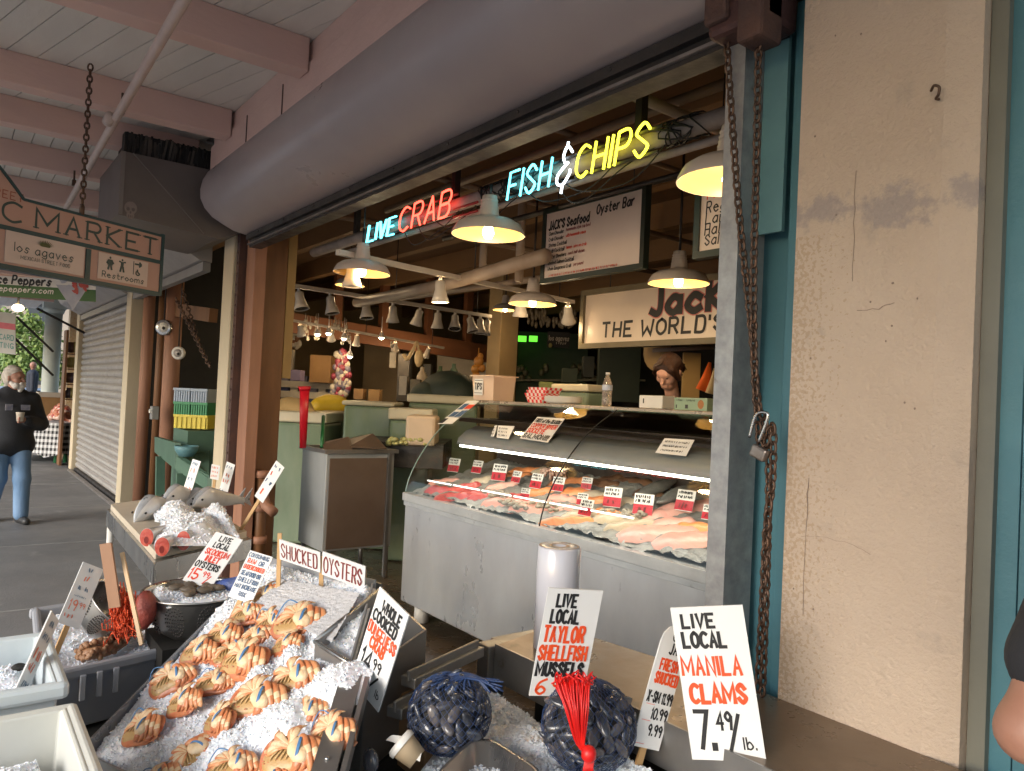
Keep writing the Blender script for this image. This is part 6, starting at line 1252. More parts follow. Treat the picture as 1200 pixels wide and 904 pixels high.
def salmon(u, v, label, ang, L=.62, cut=False, r=.062, dz=0):
    c = at(u, v, Z=Zs + r * .7 + dz); d = V((math.cos(ang), math.sin(ang), 0)); t = thing('salmon', label, 'salmon', (c.x, c.y, Zs), 'salmon on the ice stand')
    n = 16; side = d.cross(V((0, 0, 1))); b = MB(); k = 18; vs = []
    for i in range(n):
        f = i / (n - 1); rr = (r * (.06 + .94 * min(1, (f * 4.0)) ** .62) if f < .25 else r * (1 - (f - .25) / .75 * .68)) if not cut else r * (1 - f * .45)
        for j in range(k):
            a = 2 * math.pi * j / k; vs.append(c + d * (f * L) + side * (math.cos(a) * rr * .72) + V((0, 0, math.sin(a) * rr - (r - rr) * .75 - (0 if cut else dz * f * .9))))
    fs = []; mi = []
    for i in range(n - 1):
        for j in range(k): fs.append((i * k + j, i * k + (j + 1) % k, (i + 1) * k + (j + 1) % k, (i + 1) * k + j))
    b.v = [tuple(p) for p in vs]; b.f = fs; b.m = [1 if 3 <= j <= 5 else 0 for i in range(n - 1) for j in range(k)]; b.s = [True] * len(fs)
    b.add([vs[j] for j in range(k)], [tuple(range(k))], 0 if not cut else 0); b.add([vs[(n - 1) * k + j] for j in range(k)], [tuple(reversed(range(k)))], 0)
    b.build('body', [m_salbody, m_salback], t)
    if cut:
        b = MB(); ring = [c - d * .002 + side * (math.cos(a) * r * .70) + V((0, 0, math.sin(a) * r * .97)) for a in [2 * math.pi * j / k for j in range(k)]]; inn = [c - d * .004 + side * (math.cos(a) * r * .25) + V((0, 0, -.012 + math.sin(a) * r * .38)) for a in [2 * math.pi * j / k for j in range(k)]]
        b.add(ring + inn, [((j + 1) % k, j, k + j, k + (j + 1) % k) for j in range(k)], 0); b.add(inn, [tuple(reversed(range(k)))], 1)
        b.build('cut_face', [pm('salmon_cut', (.40, .04, .03), (.55, .12, .08), 30, .3, 0, .4, 60), pm('salmon_hollow', (.12, .01, .01), (.25, .03, .025), 30, .3)], t)
    else:
        b = MB()
        for sg in (1, -1): b.ell(c + d * (.045) + side * sg * r * .47 + V((0, 0, -.012)), (.007, .007, .007), n=8, k=6)
        b.build('eye', m_black, t)
        b = MB(); e = c + d * (L * .99) - V((0, 0, r * .5 + dz * .9)); b.prism([e - V((0, 0, .008)), e + d * .10 + V((0, 0, .07)), e + d * .07, e + d * .10 - V((0, 0, .05))], side * .006); b.build('tail', m_salback, t)
    return t
salmon(158, 600, 'whole silver salmon lying leftmost on the ice stand', math.radians(140), .55, r=.08); salmon(183, 592, 'whole silver salmon second from left on the ice stand', math.radians(132), .55, r=.083); salmon(212, 589, 'whole silver salmon topmost, partly under ice', math.radians(125), .5, r=.08)
salmon(192, 580, 'whole silver salmon on top of the leftmost ones', math.radians(138), .5, r=.07, dz=.07); salmon(226, 584, 'whole silver salmon at the back right of the heap', math.radians(128), .5, r=.07, dz=.04)
salmon(172, 630, 'cut salmon piece showing red flesh, leftmost', math.radians(150), .3, True, .044); salmon(190, 641, 'cut salmon piece showing red flesh, nearest the front edge', math.radians(155), .3, True, .044); salmon(215, 634, 'cut salmon piece showing red flesh, right of the other two', math.radians(145), .3, True, .047)
for (uv, lb) in ((((182, 612), (232, 618), (225, 590), (178, 598)), 'ice over the whole salmon on the stand'), (((180, 640), (262, 640), (266, 604), (190, 606)), 'ice behind the cut salmon pieces'), (((235, 612), (282, 632), (270, 606), (236, 596)), 'ice on the right part of the salmon stand')):
    ice(lb, [at(u, v, Z=Zs + .03) for u, v in uv], .03, 500, n=44, mound=.055, shard=.012, edge=.3)
# ------------------------------------------------------------------ hand lettered boards on sticks
m_sign = pm('sign_board', (.80, .80, .79), (.74, .74, .74), 3, .35, 0, .02, 20, coat=.25); m_orange = pm('orange_red_ink', (.85, .10, .02), (.78, .07, .015), 18, .55); m_stick = pm('stick_wood', (.60, .38, .18), (.5, .3, .13), 8, .6, st=(1, 1, .2))
def pose(quad, w, h, T, yaw, pitch=0):
    """rigid w x h rectangle that the four corners TL,TR,BR,BL show"""
    uv = np.array(quad, float); obj = np.array([(-w / 2, h / 2, 0), (w / 2, h / 2, 0), (w / 2, -h / 2, 0), (-w / 2, -h / 2, 0)])
    def rot(r):
        th = np.linalg.norm(r)
        if th < 1e-9: return np.eye(3)
        k = r / th; Kx = np.array([[0, -k[2], k[1]], [k[2], 0, -k[0]], [-k[1], k[0], 0]]); return np.eye(3) + math.sin(th) * Kx + (1 - math.cos(th)) * Kx @ Kx
    cy, sy, cp, sp = math.cos(yaw), math.sin(yaw), math.cos(pitch), math.sin(pitch)
    R0 = np.array([[cy, 0, sy], [0, 1, 0], [-sy, 0, cy]]) @ np.array([[1, 0, 0], [0, cp, -sp], [0, sp, cp]])
    c = uv.mean(0); x = np.zeros(6); x[3:] = ((c[0] - 600) / FPX * T, (452 - c[1]) / FPX * T, -T)
    def f(x):
        P = (rot(x[:3]) @ R0 @ obj.T).T + x[3:]; return np.stack((600 + FPX * P[:, 0] / -P[:, 2], 452 - FPX * P[:, 1] / -P[:, 2]), 1).ravel() - uv.ravel()
    lam = 1.0
    for _ in range(80):
        r = f(x); J = np.stack([(f(x + np.eye(6)[i] * 1e-5) - r) / 1e-5 for i in range(6)], 1)
        pr_ = np.zeros(6); g = J.T @ r; A = J.T @ J
        dx = -np.linalg.solve(A + lam * np.diag(np.diag(A) + 1e-6), g)
        if (f(x + dx) ** 2).sum() < (r ** 2).sum(): x = x + dx; lam *= .5
        else: lam *= 3
    R = rot(x[:3]) @ R0; M3 = Matrix((_cx, _cy, -_fw)).transposed(); RR_ = M3 @ Matrix(R.tolist()); P = EYE + M3 @ V(x[3:])
    return P, RR_.col[0].copy(), RR_.col[1].copy(), RR_.col[2].copy(), float(np.abs(f(x)).max())
SIGN_ERR = []
def board(label, quad, w, h, T, yaw, lines, stick=.25, shape=None, name='price_board', pitch=0, stick_off=0, inks=None, stick_dir=None, cat='price sign', group='hand lettered boards', stickw=.018):
    P, ux, uy, n, e = pose(quad, w, h, T, yaw, pitch); SIGN_ERR.append((label[:30], round(e, 1), round(-(P - EYE).dot(-_fw), 2)))
    t = thing(name, label, cat, P - uy * h / 2, group)
    pts = shape or [(-.5, -.5), (.5, -.5), (.5, .5), (-.5, .5)]
    pts3 = []
    for i, (a, c) in enumerate(pts): pts3.append(P + ux * w * a + uy * h * c)
    b = MB(); b.prism([p - n * .004 for p in pts3], n * .004); b.build('board', m_sign, t)
    b = MB()
    for ln in lines:
        s, x, y, hh, ww, mi = ln[:6]; O = P + ux * w * (x - .5) + uy * h * (y - .5)
        if s == '~': scribble(b, O, ux, uy, w * ww, h * hh, .22, mi, n=n)
        elif s == '_': b.bar(O + n * .0012, O + ux * w * ww + n * .0012, .0012, .0008, mi)
        else: put_text(b, s, O, ux, uy, h * hh, w * ww, ln[6] if len(ln) > 6 else .2, mi, n, jit=.035, lift=.0008)
    b.build('lettering', inks or [m_ink, m_orange, m_blueink], t)
    if stick:
        d = stick_dir or -uy; o = P + ux * w * stick_off - uy * h * .3 - n * .009; MB().bar(o, o + uy * (-h * .2) + V(d).normalized() * stick, stickw, .008, up=tuple(n)).build('stick', m_stick, t)
    return t
board('white board with live local Manila clams in black and red, 7.49 per pound', [(786, 716), (870, 706), (899, 895), (810, 888)], .17, .36, 1.6, .15,
 [('LIVE', .14, .865, .085, .44, 0, .24), ('LOCAL', .12, .735, .095, .58, 0, .24), ('MANILA', .05, .555, .115, .80, 1, .18), ('CLAMS', .12, .375, .115, .74, 1, .24), ('7', .13, .075, .24, .17, 0, .12), ('.', .345, .07, .25, .02, 0, .15), ('49', .42, .20, .11, .20, 0, .17), ('/', .55, .06, .24, .16, 0, .10), ('lb.', .74, .075, .075, .16, 0, .14)], .25)
board('white board with Taylor mussels in black and red lettering, propped behind the right mussel bag', [(643, 690), (707, 692), (683, 817), (620, 815)], .15, .295, 2.05, .0,
 [('LIVE', .20, .84, .11, .35, 0, .22), ('LOCAL', .14, .69, .115, .50, 0, .22), ('TAYLOR', .07, .515, .14, .72, 1, .19), ('SHELLFISH', .04, .345, .13, .86, 1, .18), ('MUSSELS', .05, .195, .12, .84, 0, .24), ('6', .10, .02, .14, .16, 1, .16), ('99', .40, .05, .09, .22, 1, .2)], .18)
board('round topped white board with oyster jar prices, half hidden by the clam board', [(780, 731), (812, 737), (771, 882), (741, 872)], .085, .31, 1.80, -.5,
 [('OYS', .42, .875, .075, .42, 0, .18), ('JAR', .40, .765, .085, .46, 0, .18), ('FRESH', .22, .63, .085, .62, 1, .2), ('SHUCKED', .16, .52, .085, .80, 1, .2), ('X-SM 11.99', .08, .365, .085, .88, 0, .16), ('_', .10, .345, 0, .3, 1), ('10.99', .38, .235, .085, .55, 0, .16), ('_', .1, .215, 0, .3, 1), ('9.99', .42, .105, .085, .48, 0, .16), ('_', .1, .03, 0, .3, 1)], .22, shape=[(-.5, -.5), (.5, -.5), (.5, .4), (.42, .46), (.25, .495), (-.1, .5), (-.32, .47), (-.45, .42), (-.5, .34)], stick_off=.0)
board('white board with whole cooked crab at 14.99 per pound', [(443, 688), (481, 721), (441, 835), (413, 797)], .14, .29, 2.35, -1.0,
 [('WHOLE', .26, .83, .10, .60, 0, .24), ('COOKED', .08, .70, .10, .76, 0, .24), ('DUNGENESS', .04, .565, .105, .92, 1, .17), ('CRAB', .22, .445, .105, .46, 1, .24), ('14', .10, .20, .21, .30, 0, .14), ('.', .44, .18, .2, .02, 0, .15), ('99', .48, .295, .10, .24, 0, .18), ('/', .52, .10, .16, .22, 0, .13), ('lb', .78, .09, .07, .12, 0, .14)], .16)
board('white card reading SHUCKED, left of the oysters card', [(327, 632), (375, 648), (375, 671), (328, 656)], .165, .08, 3.0, -.2, [('SHUCKED', .05, .15, .68, .88, 0, .085)], .0, inks=[m_brown_ink], name='word_card')
board('white card reading OYSTERS, right of the shucked card', [(378, 647), (428, 664), (427, 692), (377, 673)], .165, .09, 2.85, -.3, [('OYSTERS', .05, .15, .68, .88, 0, .085)], .0, inks=[m_brown_ink], name='word_card')
for (u0, v0, u1, v1, T, lb) in ((326, 690, 328, 625, 2.62, 'pale stake behind the left end of the shucked card'), (376, 705, 377, 652, 2.58, 'pale stake between the shucked and oysters cards'), (427, 715, 427, 668, 2.55, 'pale stake behind the right end of the oysters card')):
    b = MB(); b.bar(at(u0, v0, T=T), at(u1, v1, T=T), .014, .008, up=tuple(_fw)); one(b, 'wood_stake', m_stick, lb, 'stake')
board('white board with live local inlet oysters at 15.99, leaning behind the steel bowl', [(253, 623), (285, 633), (246, 690), (214, 680)], .133, .235, 3.0, .3,
 [('LIVE', .28, .85, .10, .42, 0, .22), ('LOCAL', .22, .715, .10, .55, 0, .22), ('SKOOKUM', .10, .565, .11, .82, 1, .18), ('INLET', .26, .44, .10, .46, 1, .24), ('OYSTERS', .06, .30, .11, .82, 0, .22), ('15', .08, .07, .19, .30, 1, .16), ('99', .50, .16, .09, .22, 1, .2), ('/', .66, .04, .16, .14, 1, .14)], .12, pitch=-.7, inks=[m_ink, m_redink])
board('white seafood notice in blue and faded red capitals at the head of the crabs', [(293, 645), (320, 653), (294, 708), (267, 699)], .093, .172, 2.6, .2,
 [('CONSUMING', .06, .88, .08, .84, 2, .18), ('RAW', .12, .75, .09, .34, 1, .2), ('OR', .6, .75, .09, .2, 2, .2), ('UNDERCOOKED', .06, .625, .085, .86, 1, .2), ('SEAFOOD OR', .08, .49, .085, .82, 2, .2), ('SHELLFISH', .08, .355, .085, .82, 2, .2), ('MAY INCREASE', .06, .225, .08, .88, 2, .2), ('RISK', .36, .08, .08, .3, 2, .18)], .10, pitch=-.6)
m_fadeb = pm('faded_blue', (.16, .24, .34), (.2, .28, .38), 20, .6); m_fader = pm('faded_red', (.8, .22, .13), (.78, .3, .2), 20, .6)
board('tall white board with blue and red lines tilting over the grey tote', [(98, 659), (121, 667), (93, 738), (67, 729)], .08, .22, 2.6, .4,
 [('LIVE', .35, .87, .075, .35, 0, .2), ('~', .30, .72, .09, .42, .9, 1) if 0 else ('MM', .32, .72, .09, .36, 1, .3), ('~', .26, .56, .09, .5, 2), ('19.99', .12, .26, .16, .7, 1, .12), ('/lb', .12, .1, .1, .4, 1, .12)], .10, inks=[m_fadeb, m_fader, m_fadeb], pitch=-.5) if False else board('tall white board with blue and red lines tilting over the grey tote', [(98, 659), (121, 667), (93, 738), (67, 729)], .08, .22, 2.6, .4,
 [('~', .35, .86, .085, .36, 0), ('~', .30, .71, .10, .36, 1), ('~', .24, .55, .09, .55, 0), ('~', .2, .45, .03, .6, 0), ('19', .16, .24, .16, .34, 1, .12), ('99', .6, .30, .08, .25, 1, .15), ('~', .12, .1, .08, .4, 1)], .10, inks=[m_fadeb, m_fader], pitch=-.5)
board('narrow turned white board with orange capitals between the grey and white totes', [(61, 717), (69, 727), (27, 823), (16, 812)], .085, .23, 2.1, 1.0,
 [('~', .2, .84, .09, .6, 0), ('~', .2, .68, .09, .6, 0), ('~', .12, .42, .16, .76, 1), ('~', .12, .28, .12, .76, 1), ('~', .2, .1, .09, .6, 0)], .06, inks=[m_fadeb, m_fader], pitch=-.5)
grp = 'small boards at the salmon stand'
board('leftmost small board at the salmon stand, tilted right', [(226, 538), (235, 541), (223, 581), (213, 578)], .085, .26, 5.3, .3, [('~', .15, .84, .09, .7, 0), ('~', .15, .64, .12, .7, 1), ('~', .15, .4, .12, .7, 0), ('~', .15, .1, .14, .7, 1)], .12, inks=[m_fadeb, m_fader], group=grp)
board('smallest board at the salmon stand, with red lines, on a thin stick', [(248, 544), (258, 546), (256, 563), (246, 561)], .06, .102, 4.9, .2, [('~', .12, .72, .16, .76, 1), ('~', .12, .45, .14, .7, 1), ('~', .12, .15, .16, .7, 1)], .34, inks=[m_fadeb, m_fader], group=grp)
board('third small board at the salmon stand, white with red band of writing', [(266, 541), (275, 545), (264, 588), (254, 584)], .08, .26, 4.9, .3, [('~', .15, .84, .09, .7, 0), ('~', .15, .6, .14, .7, 1), ('~', .15, .45, .12, .7, 1), ('~', .2, .12, .18, .6, 0)], .22, inks=[m_fadeb, m_fader], group=grp)
board('small board at the salmon stand leaning far right on a slanting stick', [(324, 540), (333, 548), (308, 590), (298, 581)], .065, .23, 4.3, .3, [('~', .15, .84, .09, .7, 0), ('~', .15, .62, .14, .7, 1), ('~', .15, .42, .13, .7, 0), ('~', .15, .12, .18, .7, 1)], .24, inks=[m_blueink, m_orange], group=grp)
# ------------------------------------------------------------------ hanging market sign, seen at an angle
th_ = math.radians(24); sd = (V((_fh.x, _fh.y, 0)) * math.cos(th_) + V((_rt.x, _rt.y, 0)) * math.sin(th_)).normalized()
S0 = at(187, 277, T=5.3); ks = 5.3 / 7.3; sn = sd.cross(V((0, 0, 1))).normalized(); uz = V((0, 0, 1))
def sp(u, v): p = on_plane(u, v, S0, sn); d = p - S0; return d.dot(sd), d.z
def S3(s, z, lift=0): return S0 + sd * s + uz * z + sn * lift
m_salmon = pm('sign_salmon', (.46, .28, .235), (.42, .255, .215), 4, .5); m_navy = pm('sign_teal', (.012, .045, .055), (.016, .055, .066), 5, .45); m_cardp = pm('sign_card', (.58, .46, .42), (.54, .43, .39), 4, .45); m_letter = pm('sign_letter', (.025, .05, .05), (.03, .06, .06), 9, .5)
s_l = sp(0, 300)[0] - .35 * ks; zb_ = sp(183, 343)[1]; z_mid = sp(186, 308)[1]
t = thing('market_sign', 'hanging salmon pink market sign with arched top, tenant panels and restroom panel', 'sign', S3(s_l / 2, zb_))
ar = [(0, 0), (sp(25, 236)[0], 0)]; a0 = ar[1][0]
arch = [(a0 + (s_l - a0) * f, .36 * ks * math.sin(f * 1.45)) for f in np.linspace(0, 1, 9)]
b = MB(); poly = [S3(0, zb_), S3(0, 0)] + [S3(s, z) for s, z in arch] + [S3(s_l, zb_)]; b.prism([p - sn * .02 for p in poly], sn * .04); b.build('panel', m_salmon, t)
b = MB()
def sbar(s0, z0, s1, z1, w=.022): b.bar(S3(s0, z0), S3(s1, z1), w, .056, up=tuple(sn))
sbar(.011, zb_ - .022, .011, .015); sbar(-.002, 0, a0, 0, .016); sbar(-.002, zb_ - .011, s_l, zb_ - .011, .03); sbar(0, z_mid, s_l, z_mid, .026); xm = sp(100, 310)[0]; sbar(xm, z_mid - .018, xm, zb_ + .005, .033)
for (p, q) in zip(arch, arch[1:]): b.bar(S3(*p), S3(*q), .016, .056, up=tuple(sn))
b.build('frame', m_navy, t)
b = MB(); x0, x1 = sp(112, 310)[0], sp(170, 318)[0]; h0, h1 = zb_ + .022, z_mid - .022
b.prism([S3(x0, h0, .021), S3(x1, h0, .021), S3(x1, h1, .021), S3(x0, h1, .021)], sn * .006); b.build('restroom_panel', m_cardp, t)
b = MB(); y0, y1 = sp(2, 300)[0], sp(95, 308)[0]; b.prism([S3(y0, h0 - .005, .021), S3(y1, h0 - .005, .021), S3(y1, h1 + .01, .021), S3(y0, h1 + .01, .021)], sn * .006); b.build('tenant_panel', m_cardp, t)
b = MB()
def stx(s, x0, z, h, w, th=.13, mi=0, lift=.028, serif=False): put_text(b, s, S3(x0, z), sd, uz, h, w, th, mi, n=sn, lift=lift, serif=serif, jit=0)
c0_, c1_ = sp(2, 247)[0], sp(180, 285)[0]; hm = -z_mid * .60
stx('C', c0_, z_mid + (-z_mid) * .22, hm, .10, .13, 0, .021, True); m0 = sp(40, 257)[0]; stx('MARKET', m0, z_mid + (-z_mid) * .22, hm, c1_ - m0, .14, 0, .021, True)
stx('los agaves', sp(13, 300)[0], h0 + (h1 - h0) * .40, (h1 - h0) * .30, (y1 - y0) * .74, .11); stx('MEXICAN STREET FOOD', sp(20, 313)[0], h0 + (h1 - h0) * .17, (h1 - h0) * .12, (y1 - y0) * .62, .13)
stx('Restrooms', x0 + (x1 - x0) * .08, h0 + (h1 - h0) * .09, (h1 - h0) * .22, (x1 - x0) * .84, .15)
stx('REET', sp(-9, 229)[0], sp(2, 232)[1], .044, .16, .14, 1, .021)
def blobpoly(pts, mi=0): b.add([S3(x, z, .0285) for x, z in pts], [tuple(range(len(pts)))], mi)
cx_ = x0 + (x1 - x0) * .22; zz = h0 + (h1 - h0) * .40; W = (x1 - x0)
def person_icon(cx_, skirt, k=.46):
    b.add([S3(cx_ + k * .016 * math.cos(a), zz + k * (.175 + .018 * math.sin(a)), .0285) for a in [i * .628 for i in range(10)]], [tuple(range(10))], 0)
    blobpoly([(cx_ - k * .025, zz + k * .15), (cx_ + k * .025, zz + k * .15), (cx_ + k * (.045 if skirt else .022), zz + k * .07), (cx_ - k * (.045 if skirt else .022), zz + k * .07)])
    for sg in (-1, 1): b.bar(S3(cx_ + k * sg * .012, zz + k * .08, .029), S3(cx_ + k * sg * .03, zz, .029), .012, .002, up=tuple(sn)); b.bar(S3(cx_ + k * sg * .022, zz + k * .145, .0295), S3(cx_ + k * sg * .055, zz + k * (.09 + (.06 if not skirt else 0)), .0295), .010, .002, up=tuple(sn))
person_icon(cx_, True); person_icon(x0 + W * .46, False)
ax = x0 + W * .72
b.bar(S3(ax, zz + 0.0736, .029), S3(ax + 0.0511, zz + 0.0736, .029), .012, .002, up=tuple(sn)); b.bar(S3(ax + 0.0332, zz + 0.0897, .0295), S3(ax + 0.0511, zz + 0.0736, .0295), .012, .002, up=tuple(sn)); b.bar(S3(ax + 0.0332, zz + 0.0575, .0295), S3(ax + 0.0511, zz + 0.0736, .0297), .012, .002, up=tuple(sn)); b.bar(S3(ax - 0.0102, zz + 0.0920, .029), S3(ax - 0.0102, zz, .029), .003, .002, up=tuple(sn))
rr = [S3(ax + 0.0255 + .015 * math.cos(a), zz + 0.0138 + .015 * math.sin(a), .029) for a in np.linspace(2.2, 6.0, 9)]
for p, q in zip(rr, rr[1:]): b.bar(p, q, .008, .002, up=tuple(sn))
b.bar(S3(ax + 0.0204, zz + 0.0391, .029), S3(ax + 0.0230, zz + 0.0207, .029), .01, .002, up=tuple(sn)); b.bar(S3(ax + 0.0230, zz + 0.0207, .0293), S3(ax + 0.0409, zz + 0.0092, .0293), .009, .002, up=tuple(sn))
gx, gz = sp(49, 297)[0], h0 + (h1 - h0) * .74
for i in range(15): a = math.pi * (i + .5) / 15; b.add([S3(gx + .022 * math.cos(a) - .009 * math.sin(a), gz, .0285), S3(gx + .022 * math.cos(a) + .009 * math.sin(a), gz, .0285), S3(gx + .06 * math.cos(a), gz + .008 + .036 * math.sin(a), .0285 + .0001 * i)], [(0, 1, 2)], 2)
b.build('lettering', [m_letter, pm('letter_maroon', (.3, .09, .06), (.26, .08, .05), 9, .5), pm('agave', (.05, .06, .015), (.07, .08, .02), 9, .5)], t)
cs = sp(96, 247)[0]; p = S3(cs, .0)
b = MB(); b.tube([p + V((-.03, 0, .0)), p + V((-.03, 0, .05)), p + V((0, 0, .07)), p + V((.03, 0, .05)), p + V((.03, 0, 0))], .012, 6); b.build('shackle', m_chain, t)
b = MB(); chain(b, [p + V((0, 0, .07)), (p.x, p.y, 3.68)], .05, .006, .0145); one(b, 'sign_chain', m_chain, 'dark chain that carries the hanging market sign', 'chain')
b = MB(); q = S3(s_l + .3, .4); chain(b, [q, (q.x, q.y, 3.68)], .05, .006, .0145)
# ------------------------------------------------------------------ banner, small signs and lamp farther down the walkway
def plate(u0, v0, u1, v1, u2, v2, T, th=.01):
    """plate by pixel TL, TR, BL at one depth"""
    a, c, d = at(u0, v0, T=T), at(u1, v1, T=T), at(u2, v2, T=T); return a, c - a, d - a
o, ux_, uy_ = plate(-20, 322, 112, 330, -20, 348, 9.6); uy_ = at(112, 354, T=9.6) - at(112, 330, T=9.6); nn = ux_.cross(uy_).normalized() * -1
if nn.dot(EYE - o) < 0: nn = -nn
t = thing('peppers_banner', 'green and white banner with red peppers in a paper cone behind the market sign', 'banner', o + uy_)
m_bgreen = pm('banner_green', (.03, .13, .025), (.025, .11, .02), 4, .5)
b = MB(); b.prism([o + uy_, o + ux_ + uy_, o + ux_ + uy_ * .42, o + uy_ * .42], nn * -.008); b.build('green_half', m_bgreen, t)
b = MB(); b.prism([o + uy_ * .42, o + ux_ + uy_ * .42, o + ux_, o], nn * -.008); b.build('white_half', m_white, t)
b = MB(); e1 = ux_.normalized(); e2 = -uy_.normalized(); L1, L2 = ux_.length, uy_.length
put_text(b, 'spicepeppers.com', o + uy_ * .74, e1, e2, L2 * .26, L1 * .62, .18, 0, n=nn, slant=.2); put_text(b, 'spice Peppers', o + uy_ * .36, e1, e2, L2 * .4, L1 * .6, .22, 1, n=nn, slant=.2)
pc = o + ux_ * .80 + uy_ * .5 + nn * .003
b.add([pc - e1 * .22 + e2 * .06, pc + e1 * .0 - e2 * .26, pc + e1 * .2 + e2 * .06], [(0, 1, 2)], 2)
for i in range(16): q = pc + e1 * random.uniform(-.16, .18) + e2 * random.uniform(.0, .14) + nn * (.003 + i * .0004); r1, r2, aa = random.uniform(.03, .06), random.uniform(.02, .035), random.uniform(0, 3); b.add([q + (e1 * math.cos(aa) + e2 * math.sin(aa)) * r1 * math.cos(k * .52) + (e2 * math.cos(aa) - e1 * math.sin(aa)) * r2 * math.sin(k * .52) for k in range(12)], [tuple(range(12))], 3 if i % 4 else 2)
b.build('lettering', [m_white, m_ink, pm('paper_cone', (.45, .45, .5), (.35, .35, .42), 9, .6), pm('pepper_red', (.45, .03, .025), (.35, .02, .02), 9, .4)], t)
o, ux_, uy_ = plate(-30, 362, 18, 368, -30, 410, 12); uy_ = at(18, 416, T=12) - at(18, 368, T=12); nn = ux_.cross(uy_).normalized()
if nn.dot(EYE - o) < 0: nn = -nn
t = thing('grey_sign', 'grey white sign with pink band and teal letters at the left edge', 'sign', o + uy_)
b = MB(); b.prism([o + uy_, o + ux_ + uy_, o + ux_, o], nn * -.01); b.build('panel', pm('grey_panel', (.48, .47, .44), (.42, .41, .39), 4, .6), t)
e1 = ux_.normalized(); e2 = -uy_.normalized(); b = MB(); L1, L2 = ux_.length, uy_.length
for s, f in (('CARD', .66), ('TING', .86)): put_text(b, s, o + ux_ * .62 + uy_ * f, e1, e2, L2 * .12, L1 * .33, .18, 0, n=nn)
q = o + nn * .002; b.add([q + ux_ * .1 + uy_ * .25, q + ux_ + uy_ * .25, q + ux_ + uy_ * .4, q + ux_ * .1 + uy_ * .4], [(3, 2, 1, 0)], 1); b.build('lettering', [pm('teal_letter', (.05, .2, .18), (.06, .22, .2), 9, .5), pm('pink_band', (.6, .12, .16), (.5, .1, .14), 9, .6)], t)
for i, (p, q, lb) in enumerate((((-10, 370), (62, 440), 'lower black bracket rod crossing under the banner'), ((20, 372), (62, 412), 'short black bracket rod under the banner'), ((44, 362), (102, 392), 'upper black bracket rod ending at the shutter post'))):
    b = MB(); b.tube([at(*p, T=12), at(*q, T=13.5)], .02, 6); one(b, 'bracket_rod', m_black, lb, 'rod')
t = thing('flood_lamp', 'small warm lamp glowing under the banner on the left', 'lamp', at(21, 361, T=14)); b = MB(); b.ell((0, 0, 0), (.13, .1, .07)); b.build('bulb', emat('far_bulb', (1, .75, .4), 6), t, local=True)
b = MB(); b.tube([(0, 0, .05), (0, 0, .5)], .02, 6); b.build('lamp_rod', m_dark, t, local=True)
# ------------------------------------------------------------------ the dim stall between the posts
b = MB()
for (u, v, T, r, lb, m2) in ((192, 384, 9.2, .10, 'round hanging scale with steel pan on the brown pipe', m_chrome), (209, 414, 8.6, .075, 'round white dial hanging in the dim stall', m_white)):
    c = at(u, v, T=T); t = thing('hanging_scale', lb, 'scale', c); M = Matrix((_cx, _cy, -_fw)).transposed()
    b = MB(); b.lathe([(0, .02), (r * .86, .02), (r, .01), (r, -.02), (0, -.02)], n=28, M=M); b.build('case', m2, t, local=True)
    b = MB(); b.lathe([(r * .62, .023), (r * .62, .0235), (0, .0236)], n=24, M=M); b.build('dial', m_white if m2 is m_chrome else m_shut, t, local=True)
    b = MB(); b.ell(M @ V((.01, -.01, .03)), (r * .2, r * .2, r * .2)); b.tube([(0, 0, r), (0, 0, 3.66 - c.z)], .008, 5); b.build('hook_rod', m_dark, t, local=True)
for i, (u, r, m, lb) in enumerate(((168, .07, m_pinkw, 'pink brown pipe at the left side of the dim stall'), (184, .05, m_wood, 'thin brown pipe in the dim stall beside the scale'), (198, .1, m_pinkw, 'thick brown pipe behind the hanging scale'))):
    c = at(u, 480, T=9.5 - i * .1); b = MB(); b.tube([(c.x, c.y, 0), (c.x, c.y, 3.66)], r, 12); one(b, 'stall_pipe', m, lb, 'pipe')
c = at(181, 484, T=9.0); b = MB(); b.cbox(c, (.12, .08, .16)); b.cbox(c + V((.02, -.05, .02)), (.05, .03, .05), 1); one(b, 'socket_box', [m_grey, m_white], 'grey socket box on the thin brown pipe', 'socket', bevel=.008)
for (v0, v1, c, n2, lb) in ((456, 471.5, (.36, .44, .55), 2, 'pale blue crate on top of the crate stack'), (472, 486, (.02, .26, .10), 2, 'green crate in the middle of the crate stack'), (487, 502, (.72, .58, .05), 1, 'yellow crate at the bottom of the crate stack')):
    m = pm('crate_%d' % v0, c, tuple(x * .85 for x in c), 6, .45)
    a = at(202, v1, T=8.3); q = at(243, v0, T=8.3); r_ = V((_rt.x, _rt.y, 0)); f_ = V((_fh.x, _fh.y, 0)); w = (q - a).dot(r_); h = q.z - a.z; M = Matrix((r_, f_, V((0, 0, 1)))).transposed().to_4x4(); M.translation = a
    b = MB()
    for k in range(n2):
        x0_, x1_ = w / n2 * k + .004, w / n2 * (k + 1) - .004
        b.box((x0_, .02, .004), (x1_, .3, h - .004), 0, M); b.box((x0_ - .003, .0, h - .03), (x1_ + .003, .32, h - .003), 0, M)
        for j in range(7): xx = x0_ + (x1_ - x0_) * (j + .5) / 7; b.box((xx - .008, .008, .006), (xx + .008, .018, h - .034), 0, M)
    one(b, 'plastic_crate', m, lb, 'crate', 'crates stacked in the dim stall')
zc_ = at(202, 503, T=8.3)
t = thing('green_trough', 'old green wooden trough table in the dim stall', 'trough', at(210, 590, T=8.0))
m_grn = pm('green_wood', (.085, .16, .11), (.06, .12, .085), 4, .55, 0, .2, 20); b = MB()
A_ = [at(181, 514, T=8.6), at(203, 526, T=7.9), at(240, 545, T=7.5)]; D_ = .18
